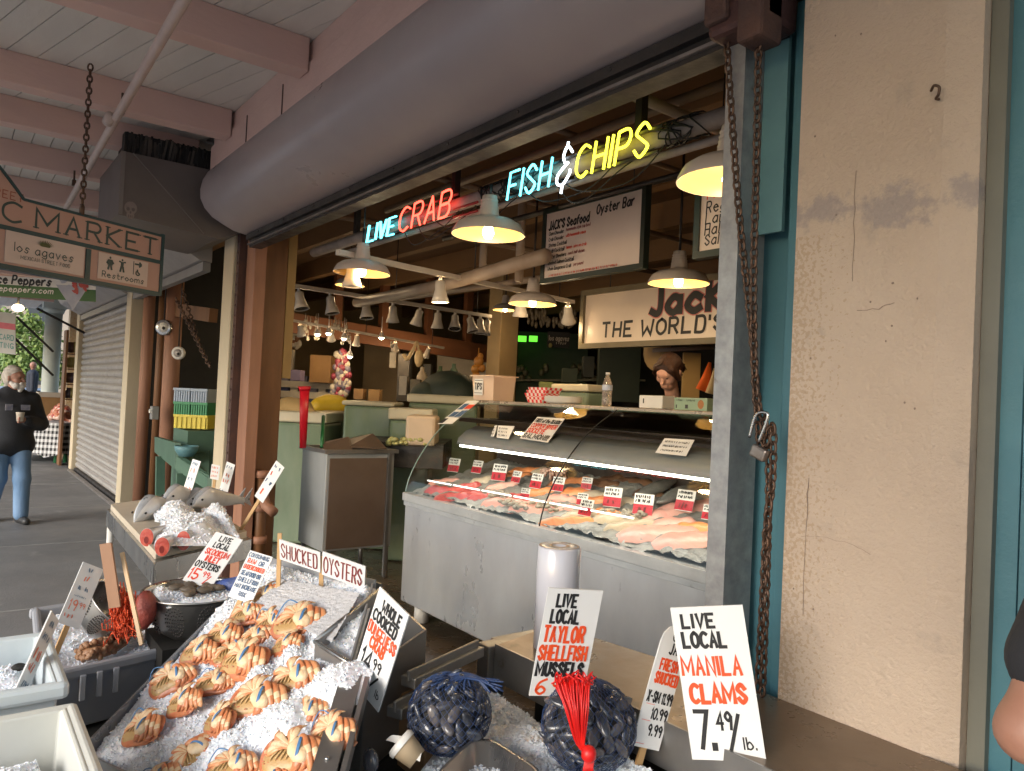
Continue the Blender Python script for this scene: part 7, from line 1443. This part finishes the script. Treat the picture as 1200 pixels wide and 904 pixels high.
b.prism([at(181, 512, T=8.7), at(205, 519, T=7.8), at(205, 550, T=7.8), at(181, 530, T=8.7)], (.03, .05, 0)); b.prism([at(205, 550, T=7.78), at(243, 575, T=7.4), at(243, 560, T=7.4), at(207, 535, T=7.78)], (.05, .06, 0))
b.prism([at(185, 524, T=8.6), at(206, 540, T=7.8), at(245, 560, T=7.4), at(245, 530, T=8.3)], (0, 0, .02)); b.build('trough', m_grn, t)
for (u, v, T) in ((188, 535, 8.4), (212, 555, 7.7), (238, 575, 7.45)): p = at(u, v, T=T); MB().bar(p, (p.x + .06, p.y + .02, 0), .09, .06).build('leg', m_grn, t)
b = MB(); b.box((-9.6, 2.35, .95), (-8.9, 2.75, .97)); p = at(222, 503, T=8.5); b = MB(); b.box((p.x - .3, p.y - .1, 0), (p.x + .35, p.y + .4, p.z - .001)); one(b, 'crate_stand', m_grn, 'dark green stand carrying the crate stack', 'stand')
b = MB(); p = at(218, 535, T=7.75); b.lathe([(0, 0), (.07, 0), (.11, .06), (.12, .11), (.115, .11), (.1, .06), (0, .02)], p, 20, sx=1, sy=1); one(b, 'pale_bowl', m_teal, 'pale green bowl on the old green trough', 'bowl')
b = MB(); q = at(200, 330, T=8.2); chain(b, [at(206, 350, T=8), at(246, 430, T=7.2)], .07, .007, .018); chain(b, [at(214, 340, T=8), at(232, 400, T=7.6)], .07, .007, .018); one(b, 'stall_chain', m_chain, 'rusty chain sagging across the dim stall', 'chain')
b = MB(); b.bar(at(198, 362, T=9.5), at(250, 370, T=8.6), .1, .16); one(b, 'stall_crossbar', m_wood, 'brown crossbar near the top of the dim stall', 'bar')
# ------------------------------------------------------------------ people
m_skin = pm('skin', (.40, .205, .14), (.33, .155, .105), 9, .5, 0, .1, 60, sss=.15); m_skin2 = pm('skin_pale', (.62, .36, .27), (.56, .31, .23), 9, .5, sss=.15)
m_jack = pm('black_jacket', (.014, .015, .019), (.022, .023, .028), 6, .75, 0, .35, 22); m_jean = pm('blue_jeans', (.10, .19, .33), (.17, .27, .42), 5, .8, 0, .4, 24, st=(1, 1, .5)); m_hair = pm('grey_hair', (.42, .36, .30), (.55, .5, .45), 22, .7, 0, .8, 60); m_beard = pm('white_beard', (.68, .64, .60), (.58, .54, .5), 22, .8, 0, .8, 60)
m_brown = pm('brown_hair', (.03, .011, .005), (.06, .022, .01), 14, .45, 0, .8, 60, st=(3, 3, .6)); m_shoe = pm('dark_shoe', (.02, .02, .022), (.03, .03, .03), 8, .5); m_eye = pm('eye', (.03, .02, .02), (.04, .03, .02), 9, .2)
def hand(prims, wr, d, side, palm_n, curl=.5, L=.085):
    """palm and five fingers: wr wrist, d direction of the hand, side towards the thumb, palm_n direction the fingers close to"""
    wr, d, side, palm_n = V(wr), V(d).normalized(), V(side).normalized(), V(palm_n).normalized()
    for k in (-1, -.33, .33, 1): prims.append((tuple(wr + side * .006 * k), tuple(wr + d * L + side * .027 * k), .017, .013, (1, 1, 1), .012))
    for k, l in ((1, .068), (.35, .078), (-.3, .072), (-.95, .056)):
        a = wr + d * L + side * .029 * k; d1 = (d * math.cos(curl) + palm_n * math.sin(curl)); b_ = a + d1 * l * .5; d2 = (d * math.cos(curl * 2.2) + palm_n * math.sin(curl * 2.2)); c = b_ + d2 * l * .5
        prims += [(tuple(a), tuple(b_), .0105, .0095, (1, 1, 1), .004), (tuple(b_), tuple(c), .0095, .0078, (1, 1, 1), .004)]
    a = wr + d * L * .3 + side * .028; b_ = a + (d * .6 + side * .6 + palm_n * .35) * .04; c = b_ + (d * .75 + palm_n * .5 - side * .1) * .035
    prims += [(tuple(a), tuple(b_), .0125, .0115, (1, 1, 1), .008), (tuple(b_), tuple(c), .0112, .009, (1, 1, 1), .004)]
def head_prims(c, f, up=(0, 0, 1), s=1.0):
    c, f, up = V(c), V(f).normalized(), V(up).normalized(); r = f.cross(up).normalized(); up = r.cross(f)
    g = lambda x, y, z: tuple(c + (r * x + f * y + up * z) * s)
    P = [(g(0, -.02, .035), g(0, .01, .03), .084 * s, .082 * s), (g(0, .035, -.045), g(0, .05, -.07), .055 * s, .042 * s), (g(0, .02, .0), g(0, .03, -.06), .068 * s, .055 * s),
         (g(0, .09, .015), g(0, .112, -.022), .010 * s, .016 * s, (1, 1, 1), .012), (g(-.03, .082, .038), g(.03, .082, .038), .014 * s, .014 * s), (g(-.018, .092, -.058), g(.018, .092, -.058), .009 * s, .009 * s, (1, 1, 1), .008), (g(-.015, .090, -.072), g(.015, .090, -.072), .009 * s, .009 * s, (1, 1, 1), .008),
         (g(-.045, .065, -.02), g(-.04, .07, -.02), .022 * s, .02 * s), (g(.045, .065, -.02), g(.04, .07, -.02), .022 * s, .02 * s)]
    for sg in (-1, 1): P.append((g(sg * .083, -.005, .02), g(sg * .085, -.005, -.018), .017 * s, .012 * s, (1, 1, 1), .008))
    return P, g
def eyes(t, g, s=1.0):
    for sg in (-1, 1): b = MB(); b.ell(g(sg * .031, .083, .012), (.011 * s, .011 * s, .008 * s), n=10, k=6); b.build('eye', m_eye, t, local=True)
def figure(t, prims, name, m, res=.012, k=.03): b = MB(); blob(b, prims, res, k); return b.build(name, m, t, local=True)
# --- the man with the white beard
F0 = at(6, 612, Z=0); t = thing('person', 'bearded man in black jacket and blue jeans walking with a paper cup', 'person', F0, rz=math.radians(-78))
hc = V((.0, .03, 1.63)); hp, g = head_prims(hc, (-.62, .8, -.02))
bd = hp + [((0, 0, 1.40), (0, .015, 1.56), .062, .055)]
bd += [((-.16, 0, 1.38), (.16, 0, 1.38), .07, .07), ((0, 0, 1.0), (0, 0, 1.3), .12, .14), ((-.1, 0, .92), (-.1, .12, .50), .08, .055), ((-.1, .12, .5), (-.1, .16, .08), .05, .035), ((.1, 0, .92), (.1, .03, .5), .08, .055), ((.1, .03, .5), (.1, -.2, .12), .05, .035)]
bd += [((-.2, 0, 1.40), (-.28, .02, 1.12), .05, .042), ((-.28, .02, 1.12), (-.08, .24, 1.17), .04, .03), ((.2, 0, 1.4), (.27, -.04, 1.1), .05, .042), ((.27, -.04, 1.1), (.26, .10, .86), .04, .03)]
hand(bd, (-.07, .25, 1.17), (.95, .25, .05), (.1, .3, 1), (-.1, 1, .0), .75, .07); hand(bd, (.26, .11, .84), (0, .25, -1), (-.2, 1, 0), (-1, 0, 0), .35, .08)
figure(t, bd, 'body', m_skin, .0085, .025); eyes(t, g)
jk = [((-.15, -.01, 1.37), (.15, -.01, 1.37), .105, .105), ((-.07, 0, .92), (-.08, 0, 1.3), .15, .15), ((.07, 0, .92), (.08, 0, 1.3), .15, .15), ((0, .03, .98), (0, .03, 1.25), .16, .15), ((-.2, 0, 1.40), (-.29, .02, 1.12), .085, .075), ((-.29, .02, 1.12), (-.10, .235, 1.165), .072, .055), ((.2, 0, 1.4), (.28, -.04, 1.1), .085, .075), ((.28, -.04, 1.1), (.26, .09, .88), .07, .055), ((-.05, .0, 1.46), (.05, .0, 1.46), .085, .085), ((-.1, .0, .88), (.1, .0, .88), .15, .15)]
jb = figure(t, jk, 'jacket', m_jack, .014, .05)
figure(t, [((-.1, 0, .95), (-.105, .12, .5), .115, .085), ((-.105, .12, .5), (-.105, .155, .10), .085, .075), ((.1, 0, .95), (.105, .03, .5), .115, .085), ((.105, .03, .5), (.105, -.2, .14), .085, .075), ((-.08, 0, .9), (.08, 0, .9), .12, .12)], 'jeans', m_jean, .014, .04)
for a, c in (((-.105, .12, .045), (-.12, .30, .035)), ((.105, -.22, .06), (.11, -.06, .04))): figure(t, [(a, c, .05, .042)], 'shoe', m_shoe, .012)
hr = [(g(0, -.03, .065), g(0, -.01, .06), .09, .085), (g(0, -.07, .02), g(0, -.06, -.03), .075, .06), (g(-.07, -.02, .03), g(-.07, -.02, -.02), .03, .025), (g(.07, -.02, .03), g(.07, -.02, -.02), .03, .025)]
figure(t, hr, 'hair', m_hair, .009, .02)
figure(t, [(g(-.05, .06, -.075), g(.05, .06, -.075), .035, .035), (g(0, .085, -.085), g(0, .075, -.13), .04, .022), (g(-.03, .105, -.045), g(.03, .105, -.045), .013, .013), (g(-.07, .02, -.05), g(-.05, .05, -.08), .024, .03), (g(.07, .02, -.05), g(.05, .05, -.08), .024, .03)], 'beard', m_beard, .008, .015)
b = MB(); b.lathe([(0, 0), (.032, 0), (.04, .09), (.042, .092), (.042, .1), (0, .1)], (.0, .30, 1.16), 20); cu = b.build('cup', pm('cup_white', (.7, .62, .52), (.6, .5, .4), 6, .5), None, origin=(0, 0, 0))
cu.parent = None; tag(cu, 'white paper cup held by the bearded man', 'cup', kind='thing'); cu.matrix_world = Matrix.Translation(F0) @ Matrix.Rotation(math.radians(-78), 4, 'Z')
for (x, z, w, h) in ((.075, 1.31, .07, .07), (-.085, 1.31, .09, .06)): b = MB(); b.cbox((x, .168, z), (w, .012, h)); b.build('chest_patch', pm('patch', (.26, .24, .26), (.10, .12, .2), 30, .7), t, local=True)
# --- the worker bent over behind the case
W0 = at(776, 442, Y=4.2); W0 = V((W0.x, W0.y, 0)); hz = at(772, 437, Y=4.2).z
b = MB(); b.box((W0.x - 1.2, W0.y - .25, 0), (W0.x + .8, W0.y + .9, .22)); one(b, 'duckboard', m_wood, 'raised wooden floor board behind the fish case', 'platform')
t = thing('person', 'worker with brown hair bending her head behind the fish case', 'person', (W0.x, W0.y + .14, .22), rz=math.radians(180 + 25))
Hh = hz - .22; hp, g = head_prims((0, .16, Hh), (.25, .78, -.62), (0, .62, .78))
bd = hp + [((0, .02, Hh - .2), (0, .11, Hh - .07), .055, .05), ((-.15, -.02, Hh - .27), (.15, -.02, Hh - .27), .06, .06), ((0, -.03, Hh - .7), (0, -.02, Hh - .35), .11, .12), ((-.09, -.03, .85), (-.09, 0, .45), .085, .06), ((-.09, 0, .45), (-.09, -.02, .06), .055, .04), ((.09, -.03, .85), (.09, 0, .45), .085, .06), ((.09, 0, .45), (.09, -.02, .06), .055, .04),
           ((-.18, -.02, Hh - .27), (-.22, .05, Hh - .54), .042, .036), ((-.22, .05, Hh - .54), (-.08, .24, Hh - .5), .036, .027), ((.18, -.02, Hh - .27), (.22, .05, Hh - .54), .042, .036), ((.22, .05, Hh - .54), (.08, .24, Hh - .5), .036, .027)]
hand(bd, (-.075, .25, Hh - .5), (.6, .8, 0), (0, 0, 1), (1, 0, 0), .6); hand(bd, (.075, .25, Hh - .5), (-.6, .8, 0), (0, 0, 1), (-1, 0, 0), .6)
figure(t, bd, 'body', m_skin2, .0085, .022); eyes(t, g)
figure(t, [((-.15, -.03, Hh - .28), (.15, -.03, Hh - .28), .08, .08), ((-.06, -.03, .82), (-.06, -.03, Hh - .35), .13, .13), ((.06, -.03, .82), (.06, -.03, Hh - .35), .13, .13), ((-.18, -.02, Hh - .28), (-.215, .03, Hh - .45), .065, .06), ((.18, -.02, Hh - .28), (.215, .03, Hh - .45), .065, .06)], 'shirt', pm('dark_shirt', (.02, .03, .026), (.03, .04, .035), 6, .8), .014, .04)
figure(t, [((-.09, -.03, .86), (-.095, 0, .45), .11, .085), ((-.095, 0, .45), (-.095, -.02, .08), .08, .07), ((.09, -.03, .86), (.095, 0, .45), .11, .085), ((.095, 0, .45), (.095, -.02, .08), .08, .07), ((-.07, -.03, .86), (.07, -.03, .86), .12, .12)], 'trousers', m_jack, .016, .03)
for sg in (-1, 1): figure(t, [((sg * .095, -.03, .045), (sg * .1, .12, .035), .045, .04)], 'shoe', m_shoe, .014)
figure(t, [(g(0, -.03, .052), g(0, -.005, .055), .090, .085), (g(0, -.09, .02), g(0, -.10, -.02), .06, .06), (g(-.055, .055, .075), g(-.085, .02, -.02), .03, .022), (g(.055, .055, .075), g(.085, .02, .0), .03, .022)], 'hair', m_brown, .009, .02)
b = MB()
for i in range(110):
    sg = random.choice((-1, 1)); a = random.uniform(-.10, .07); l = random.uniform(.5, 1)
    b.tube([g(sg * .004, a * .9, .142 - abs(a) * .3), g(sg * .055, a + .01, .120 - abs(a) * .35), g(sg * (.086 + random.uniform(-.003, .003)), a + .008, .06 - l * .03), g(sg * (.086 + random.uniform(-.004, .004)), a - .015, .03 - l * .06)], [.004, .005, .0045, .002], 5)
for i in range(30): b.tube([g(random.uniform(-.05, .05), -.10, .06), g(random.uniform(-.06, .06), -.125, .0), g(random.uniform(-.07, .07), -.11, -.06)], [.007, .008, .003], 5)
b.build('hair_strands', m_brown, t, local=True)
# --- the person whose arm shows at the right edge
sh = at(1335, 560, T=1.12); el = at(1207, 858, T=1.06); wr = at(1330, 850, T=1.30)
t = thing('person', 'person in black t-shirt whose bare elbow enters at the right edge', 'person', (sh.x + .14, sh.y + .12, 0))
o = ORG[t.name]; s_, e_, w_ = sh - o, el - o, wr - o; rx = V((_rt.x, _rt.y, 0)).normalized(); fx = V((_fh.x, _fh.y, 0)).normalized()
base = s_ + rx * .19; cx0, cy0 = base.x, base.y; hp, g = head_prims((cx0, cy0, s_.z + .25), fx)
bd = hp + [((cx0, cy0, s_.z), (cx0, cy0, s_.z + .15), .06, .055), (tuple(s_ + rx * .04), tuple(s_ + rx * .34), .06, .06), ((cx0, cy0, .95), (cx0, cy0, s_.z - .1), .12, .13), (tuple(s_), tuple(s_.lerp(e_, .7)), .052, .047), (tuple(s_.lerp(e_, .7)), tuple(e_), .047, .040), (tuple(e_), tuple(e_.lerp(w_, .35)), .041, .042), (tuple(e_.lerp(w_, .35)), tuple(w_), .042, .028)]
s2 = s_ + rx * .38; bd += [(tuple(s2), tuple(s2 + V((0, 0, -.29)) + rx * .05), .05, .042), (tuple(s2 + V((0, 0, -.29)) + rx * .05), tuple(s2 + V((0, 0, -.53)) + rx * .04 + fx * .05), .042, .028)]
for sg in (-1, 1): q = V((cx0, cy0, 0)) + rx * .1 * sg; bd += [(tuple(q + V((0, 0, .92))), tuple(q + V((0, 0, .5))), .085, .055), (tuple(q + V((0, 0, .5))), tuple(q + V((0, 0, .07))), .052, .036)]
hand(bd, tuple(w_), (w_ - e_), (0, 0, 1), -rx, .5); hand(bd, tuple(s2 + V((0, 0, -.54)) + rx * .04 + fx * .05), (0, 0, -1), fx, -rx, .4)
figure(t, bd, 'body', m_skin, .0085, .022); eyes(t, g)
figure(t, [(tuple(s_ + rx * .02), tuple(s_ + rx * .36), .085, .085), (tuple(base - rx * .07 + V((0, 0, -.08))), (cx0 - rx.x * .06, cy0 - rx.y * .06, .9), .135, .13), (tuple(base + rx * .07 + V((0, 0, -.08))), (cx0 + rx.x * .06, cy0 + rx.y * .06, .9), .135, .13), (tuple(s_), tuple(s_.lerp(e_, .74)), .072, .068), (tuple(s2), tuple(s2 + V((0, 0, -.18)) + rx * .03), .072, .07)], 't_shirt', m_jack, .012, .03)
qs = []
for sg in (-1, 1): q = V((cx0, cy0, 0)) + rx * .1 * sg; qs += [(tuple(q + V((0, 0, .92))), tuple(q + V((0, 0, .5))), .11, .085), (tuple(q + V((0, 0, .5))), tuple(q + V((0, 0, .09))), .08, .07)]; figure(t, [(tuple(q + V((0, 0, .045)) - fx * .04), tuple(q + V((0, 0, .035)) + fx * .14), .05, .042)], 'shoe', m_shoe, .014)
figure(t, qs, 'trousers', m_jean, .016, .03); figure(t, [(g(0, -.03, .065), g(0, -.01, .06), .09, .085), (g(0, -.07, .02), g(0, -.06, -.03), .075, .06)], 'hair', m_brown, .012, .02)
# --- far pedestrian
F1 = at(36, 478, T=24); F1.z = 0; t = thing('person', 'distant person in dark clothes beyond the end of the walkway', 'person', F1); g0 = at(36, 424, T=24).z
figure(t, [((0, 0, g0 - .12), (0, 0, g0 - .1), .1, .1), ((0, 0, g0 - .3), (0, 0, g0 - .2), .06, .06)], 'body', m_skin, .025, .03); figure(t, [((-.14, 0, g0 - .36), (.14, 0, g0 - .36), .1, .1), ((0, 0, g0 - .42), (0, 0, g0 - .85), .17, .16), ((-.2, 0, g0 - .4), (-.24, .0, g0 - .9), .07, .06), ((.2, 0, g0 - .4), (.24, 0, g0 - .9), .07, .06), ((-.09, 0, g0 - .9), (-.09, 0, .05), .1, .07), ((.09, 0, g0 - .9), (.09, 0, .05), .1, .07)], 'clothes', pm('navy_coat', (.02, .025, .04), (.03, .035, .05), 6, .8), .03, .04)
# ------------------------------------------------------------------ far end of the walkway
for i, (u0, u1, X, m, lb) in enumerate(((112, 121, -17.0, m_cream, 'pale post left of the closed shutter, beside the shelf of jars'), (93, 104, -18.6, m_wood, 'brown post behind the table of fruit'), (74, 92, -20.0, m_cream, 'cream post behind the table of fruit'))):
    p, q = at(u0, 500, X=X), at(u1, 500, X=X); b = MB(); b.box((X - .15, min(p.y, q.y), -.1), (X + .15, max(p.y, q.y), 3.7)); one(b, 'far_post', m, lb, 'post')
p, q = at(45, 500, X=-22), at(66, 500, X=-22); c = (p + q) / 2; r = abs(q.y - p.y) / 2; b = MB(); b.tube([(c.x, c.y, -.1), (c.x, c.y, 3.3)], r * 1.0, 24); b.tube([(c.x, c.y, 3.3), (c.x, c.y, 3.42)], [r * 1.1, r * 1.3], 24); b.box((c.x - r * 1.3, c.y - r * 1.3, 3.42), (c.x + r * 1.3, c.y + r * 1.3, 3.75))
one(b, 'round_column', pm('column_pale', (.62, .70, .68), (.54, .58, .54), 3, .5), 'thick round pale blue column at the end of the walkway', 'column')
t = thing('jar_shelf', 'open shelf of jars by the pale post far down the walkway', 'shelf', at(86, 560, X=-16.6)); X = -16.5
for v in (414, 432, 450, 468): a, c = at(79, v, X=X), at(97, v, X=X); MB().box((X - .4, a.y, a.z - .02), (X, c.y, a.z)).build('board', m_wood, t)
for v in (413, 431, 449, 467):
    for k in range(4): a = at(81 + k * 4.2, v, X=X); b = MB(); b.lathe([(0, 0), (.06, 0), (.06, .13), (.04, .16), (.04, .2), (0, .2)], V((X - .15, a.y, a.z)), 10); b.build('jar', random.choice((pm('jar_brown', (.2, .11, .08), (.14, .08, .06), 7, .3), pm('jar_plum', (.12, .09, .13), (.16, .1, .1), 7, .3), pm('jar_yellow', (.5, .42, .12), (.4, .3, .1), 7, .3))), t)
for u in (79, 97): a = at(u, 400, X=X); MB().box((X - .4, a.y - .02, 0), (X, a.y + .02, 2.6)).build('side', m_wood, t)
G0, G1 = at(47, 538, Z=.0), at(86, 540, Z=.0)
def gingham_mat():
    m = bpy.data.materials.new('gingham'); m.use_nodes = True; nt = m.node_tree; N = nt.nodes; L = nt.links; tc = N.new('ShaderNodeTexCoord'); s = N.new('ShaderNodeSeparateXYZ'); L.new(tc.outputs['Object'], s.inputs[0]); outs = []
    ad = N.new('ShaderNodeMath'); ad.operation = 'ADD'; L.new(s.outputs[0], ad.inputs[0]); L.new(s.outputs[1], ad.inputs[1])
    for src in (ad.outputs[0], s.outputs[2]):
        f = N.new('ShaderNodeMath'); f.operation = 'PINGPONG'; f.inputs[1].default_value = .055; L.new(src, f.inputs[0]); g_ = N.new('ShaderNodeMath'); g_.operation = 'GREATER_THAN'; g_.inputs[1].default_value = .0275; L.new(f.outputs[0], g_.inputs[0]); outs.append(g_.outputs[0])
    a = N.new('ShaderNodeMath'); a.operation = 'ADD'; L.new(outs[0], a.inputs[0]); L.new(outs[1], a.inputs[1]); mr = N.new('ShaderNodeMapRange'); mr.inputs[2].default_value = 2; mr.inputs[3].default_value = .62; mr.inputs[4].default_value = .012; L.new(a.outputs[0], mr.inputs[0]); L.new(mr.outputs[0], N['Principled BSDF'].inputs[0]); N['Principled BSDF'].inputs['Roughness'].default_value = .8; return m
m_ging = gingham_mat(); yA, yB = at(47, 520, X=-16.9).y, at(86, 520, X=-16.9).y; zt1 = at(60, 496, X=-16.9).z
t = thing('fruit_table', 'table draped in black and white gingham cloth far down the walkway', 'table', (-17.5, (yA + yB) / 2, 0))
ring = [(-16.9, yA + .25), (-16.85, yA + .8), (-16.9, yB), (-18.6, yB), (-18.6, yA - .3), (-17.6, yA - .35)]; b = MB(); rr_ = []
cl = catmull([V((x, y, 0)) for x, y in ring], 14, True); n_ = len(cl); lo = [V((p.x + .05 * math.sin(i * .9), p.y + .05 * math.sin(i * .9), .16 + .05 * math.sin(i * .6))) + (p - V((-17.7, (yA + yB) / 2, 0))) * .06 for i, p in enumerate(cl)]; hi = [V((p.x, p.y, zt1)) for p in cl]
b.add(lo + hi, [(i, (i + 1) % n_, n_ + (i + 1) % n_, n_ + i) for i in range(n_)] + [tuple(range(n_, 2 * n_))], 0, False); b.build('cloth', m_ging, t)
for x, y in ((-17.1, yA + .3), (-17.1, yB - .1), (-18.4, yA + .2)): MB().tube([(x, y, 0), (x, y, .3)], .04, 8).build('leg', pm('leg_green', (.03, .2, .08), (.03, .16, .07), 5, .5), t)
b = MB(); random.seed(4)
for i in range(240):
    u_, v_ = random.random(), random.random(); b.ell((-16.95 - u_ * 1.3, yA + .25 + v_ * (yB - yA - .2), zt1 + .02 + .28 * math.sin(math.pi * min(1, v_ + .1)) * math.sin(math.pi * (.15 + .85 * u_)) + random.uniform(-.03, .05)), (.06, .06, .05), random.choice((0, 0, 1, 2)), n=7, k=5)
o = one(b, 'packed_berries', [pm('berry_orange', (.62, .25, .14), (.5, .16, .08), 12, .4), pm('berry_pale', (.75, .55, .45), (.65, .45, .38), 12, .3), pm('berry_red', (.5, .08, .05), (.4, .06, .04), 12, .4)], 'heap of orange and pale berries in clear packs on the gingham table', 'berries'); o['kind'] = 'stuff'
b = MB(); a, c = at(47, 499, X=-18.8), at(70, 465, X=-18.8); b.box((-19.2, a.y, 0), (-18.8, c.y, a.z - .25)); b.box((-19.25, a.y - .05, a.z - .249), (-18.75, c.y + .05, c.z - .02), 1); b.box((-19.27, a.y - .07, c.z - .019), (-18.73, c.y + .07, c.z + .08), 2); one(b, 'display_box', [m_white, m_card, m_wht], 'display box with brown goods behind the gingham table', 'display')
# the street beyond: building, tree, car
b = MB(); b.box((-75, -6, -.2), (-60, 22, 18)); bt = thing('far_building', 'sunlit beige building across the street beyond the walkway', 'building', (-67, 8, -.15)); b.build('wall', pm('beige_wall', (.62, .5, .38), (.55, .44, .33), .5, .8), bt)
for z in (1.2, 5, 9, 13):
    for y in range(-5, 21, 3): MB().box((-59.98, y, z), (-59.9, y + 1.5, z + 2.2)).build('window', pm('dark_window', (.06, .07, .08), (.1, .1, .1), 1, .2), bt)
def tree(P, h, R, lb):
    t = thing('street_tree', lb, 'tree', P); b = MB(); b.tube(catmull([(0, 0, 0), (.05, .05, h * .25), (-.05, .1, h * .5), (0, 0, h * .75)], 4), [.16] * 4 + [.13] * 4 + [.09] * 4 + [.03], 9)
    for i in range(7): a = i * .9; b.tube(catmull([(0, .0, h * (.32 + .05 * i)), (math.cos(a) * R * .4, math.sin(a) * R * .4, h * (.45 + .05 * i)), (math.cos(a) * R * .75, math.sin(a) * R * .75, h * (.52 + .05 * i))], 3), [.07, .06, .05, .04, .03, .025, .02], 6)
    b.build('trunk', pm('bark', (.07, .05, .035), (.1, .075, .055), 9, .9, 0, .6, 20), t, local=True); b = MB(); cl = [(V((random.gauss(0, R * .42), random.gauss(0, R * .42), h * random.uniform(.38, .98))), random.uniform(.35, .8)) for _ in range(34)]
    for c, r in cl:
        for k in range(110):
            p = c + V((random.gauss(0, r * .5), random.gauss(0, r * .5), random.gauss(0, r * .42))); a = V((random.gauss(0, 1), random.gauss(0, 1), random.gauss(0, 1))).normalized() * random.uniform(.07, .14); q = a.orthogonal().normalized() * a.length * .6; b.add([p - a, p + q, p + a, p - q], [(0, 1, 2, 3)], random.choice((0, 0, 1)))
    b.build('crown', [pm('leaf_green', (.09, .16, .03), (.13, .2, .04), 2, .6), pm('leaf_yellow', (.2, .26, .05), (.16, .22, .04), 2, .6)], t, local=True)
random.seed(8); p = at(30, 450, T=33); tree(V((p.x, p.y, -.15)), 4.3, 1.5, 'yellow green street tree beyond the end of the walkway')
p = at(-14, 450, T=38); tree(V((p.x, p.y, -.15)), 5.0, 1.8, 'street tree at the left edge, mostly behind the man')
t = thing('parked_car', 'pale blue car passing beyond the end of the walkway', 'car', at(30, 470, T=29)); c = at(34, 452, T=29); c.z = -.15; t.location = c; ORG[t.name] = c
b = MB(); pf = [(-2.1, .3), (2.1, .3), (2.15, .7), (1.3, .85), (.8, 1.4), (-.9, 1.42), (-1.6, .9), (-2.1, .8)]; b.prism([(-.8, y, z) for y, z in pf], (1.6, 0, 0)); b.build('body', pm('car_blue', (.35, .45, .6), (.3, .4, .55), 2, .3, coat=.5), t, local=True, bevel=.06)
b = MB(); b.prism([(.802, y, z) for y, z in ((-.8, .92), (1.0, .9), (.7, 1.32), (-.75, 1.34))], (.01, 0, 0)); b.build('side_window', m_black, t, local=True)
for y in (-1.3, 1.3): b = MB(); b.tube([(.62, y, .32), (.82, y, .32)], .32, 20); w = b.build('wheel', m_black, t, local=True); b = MB(); b.tube([(.821, y, .32), (.83, y, .32)], .18, 16); b.build('rim', m_grey, w, local=True)
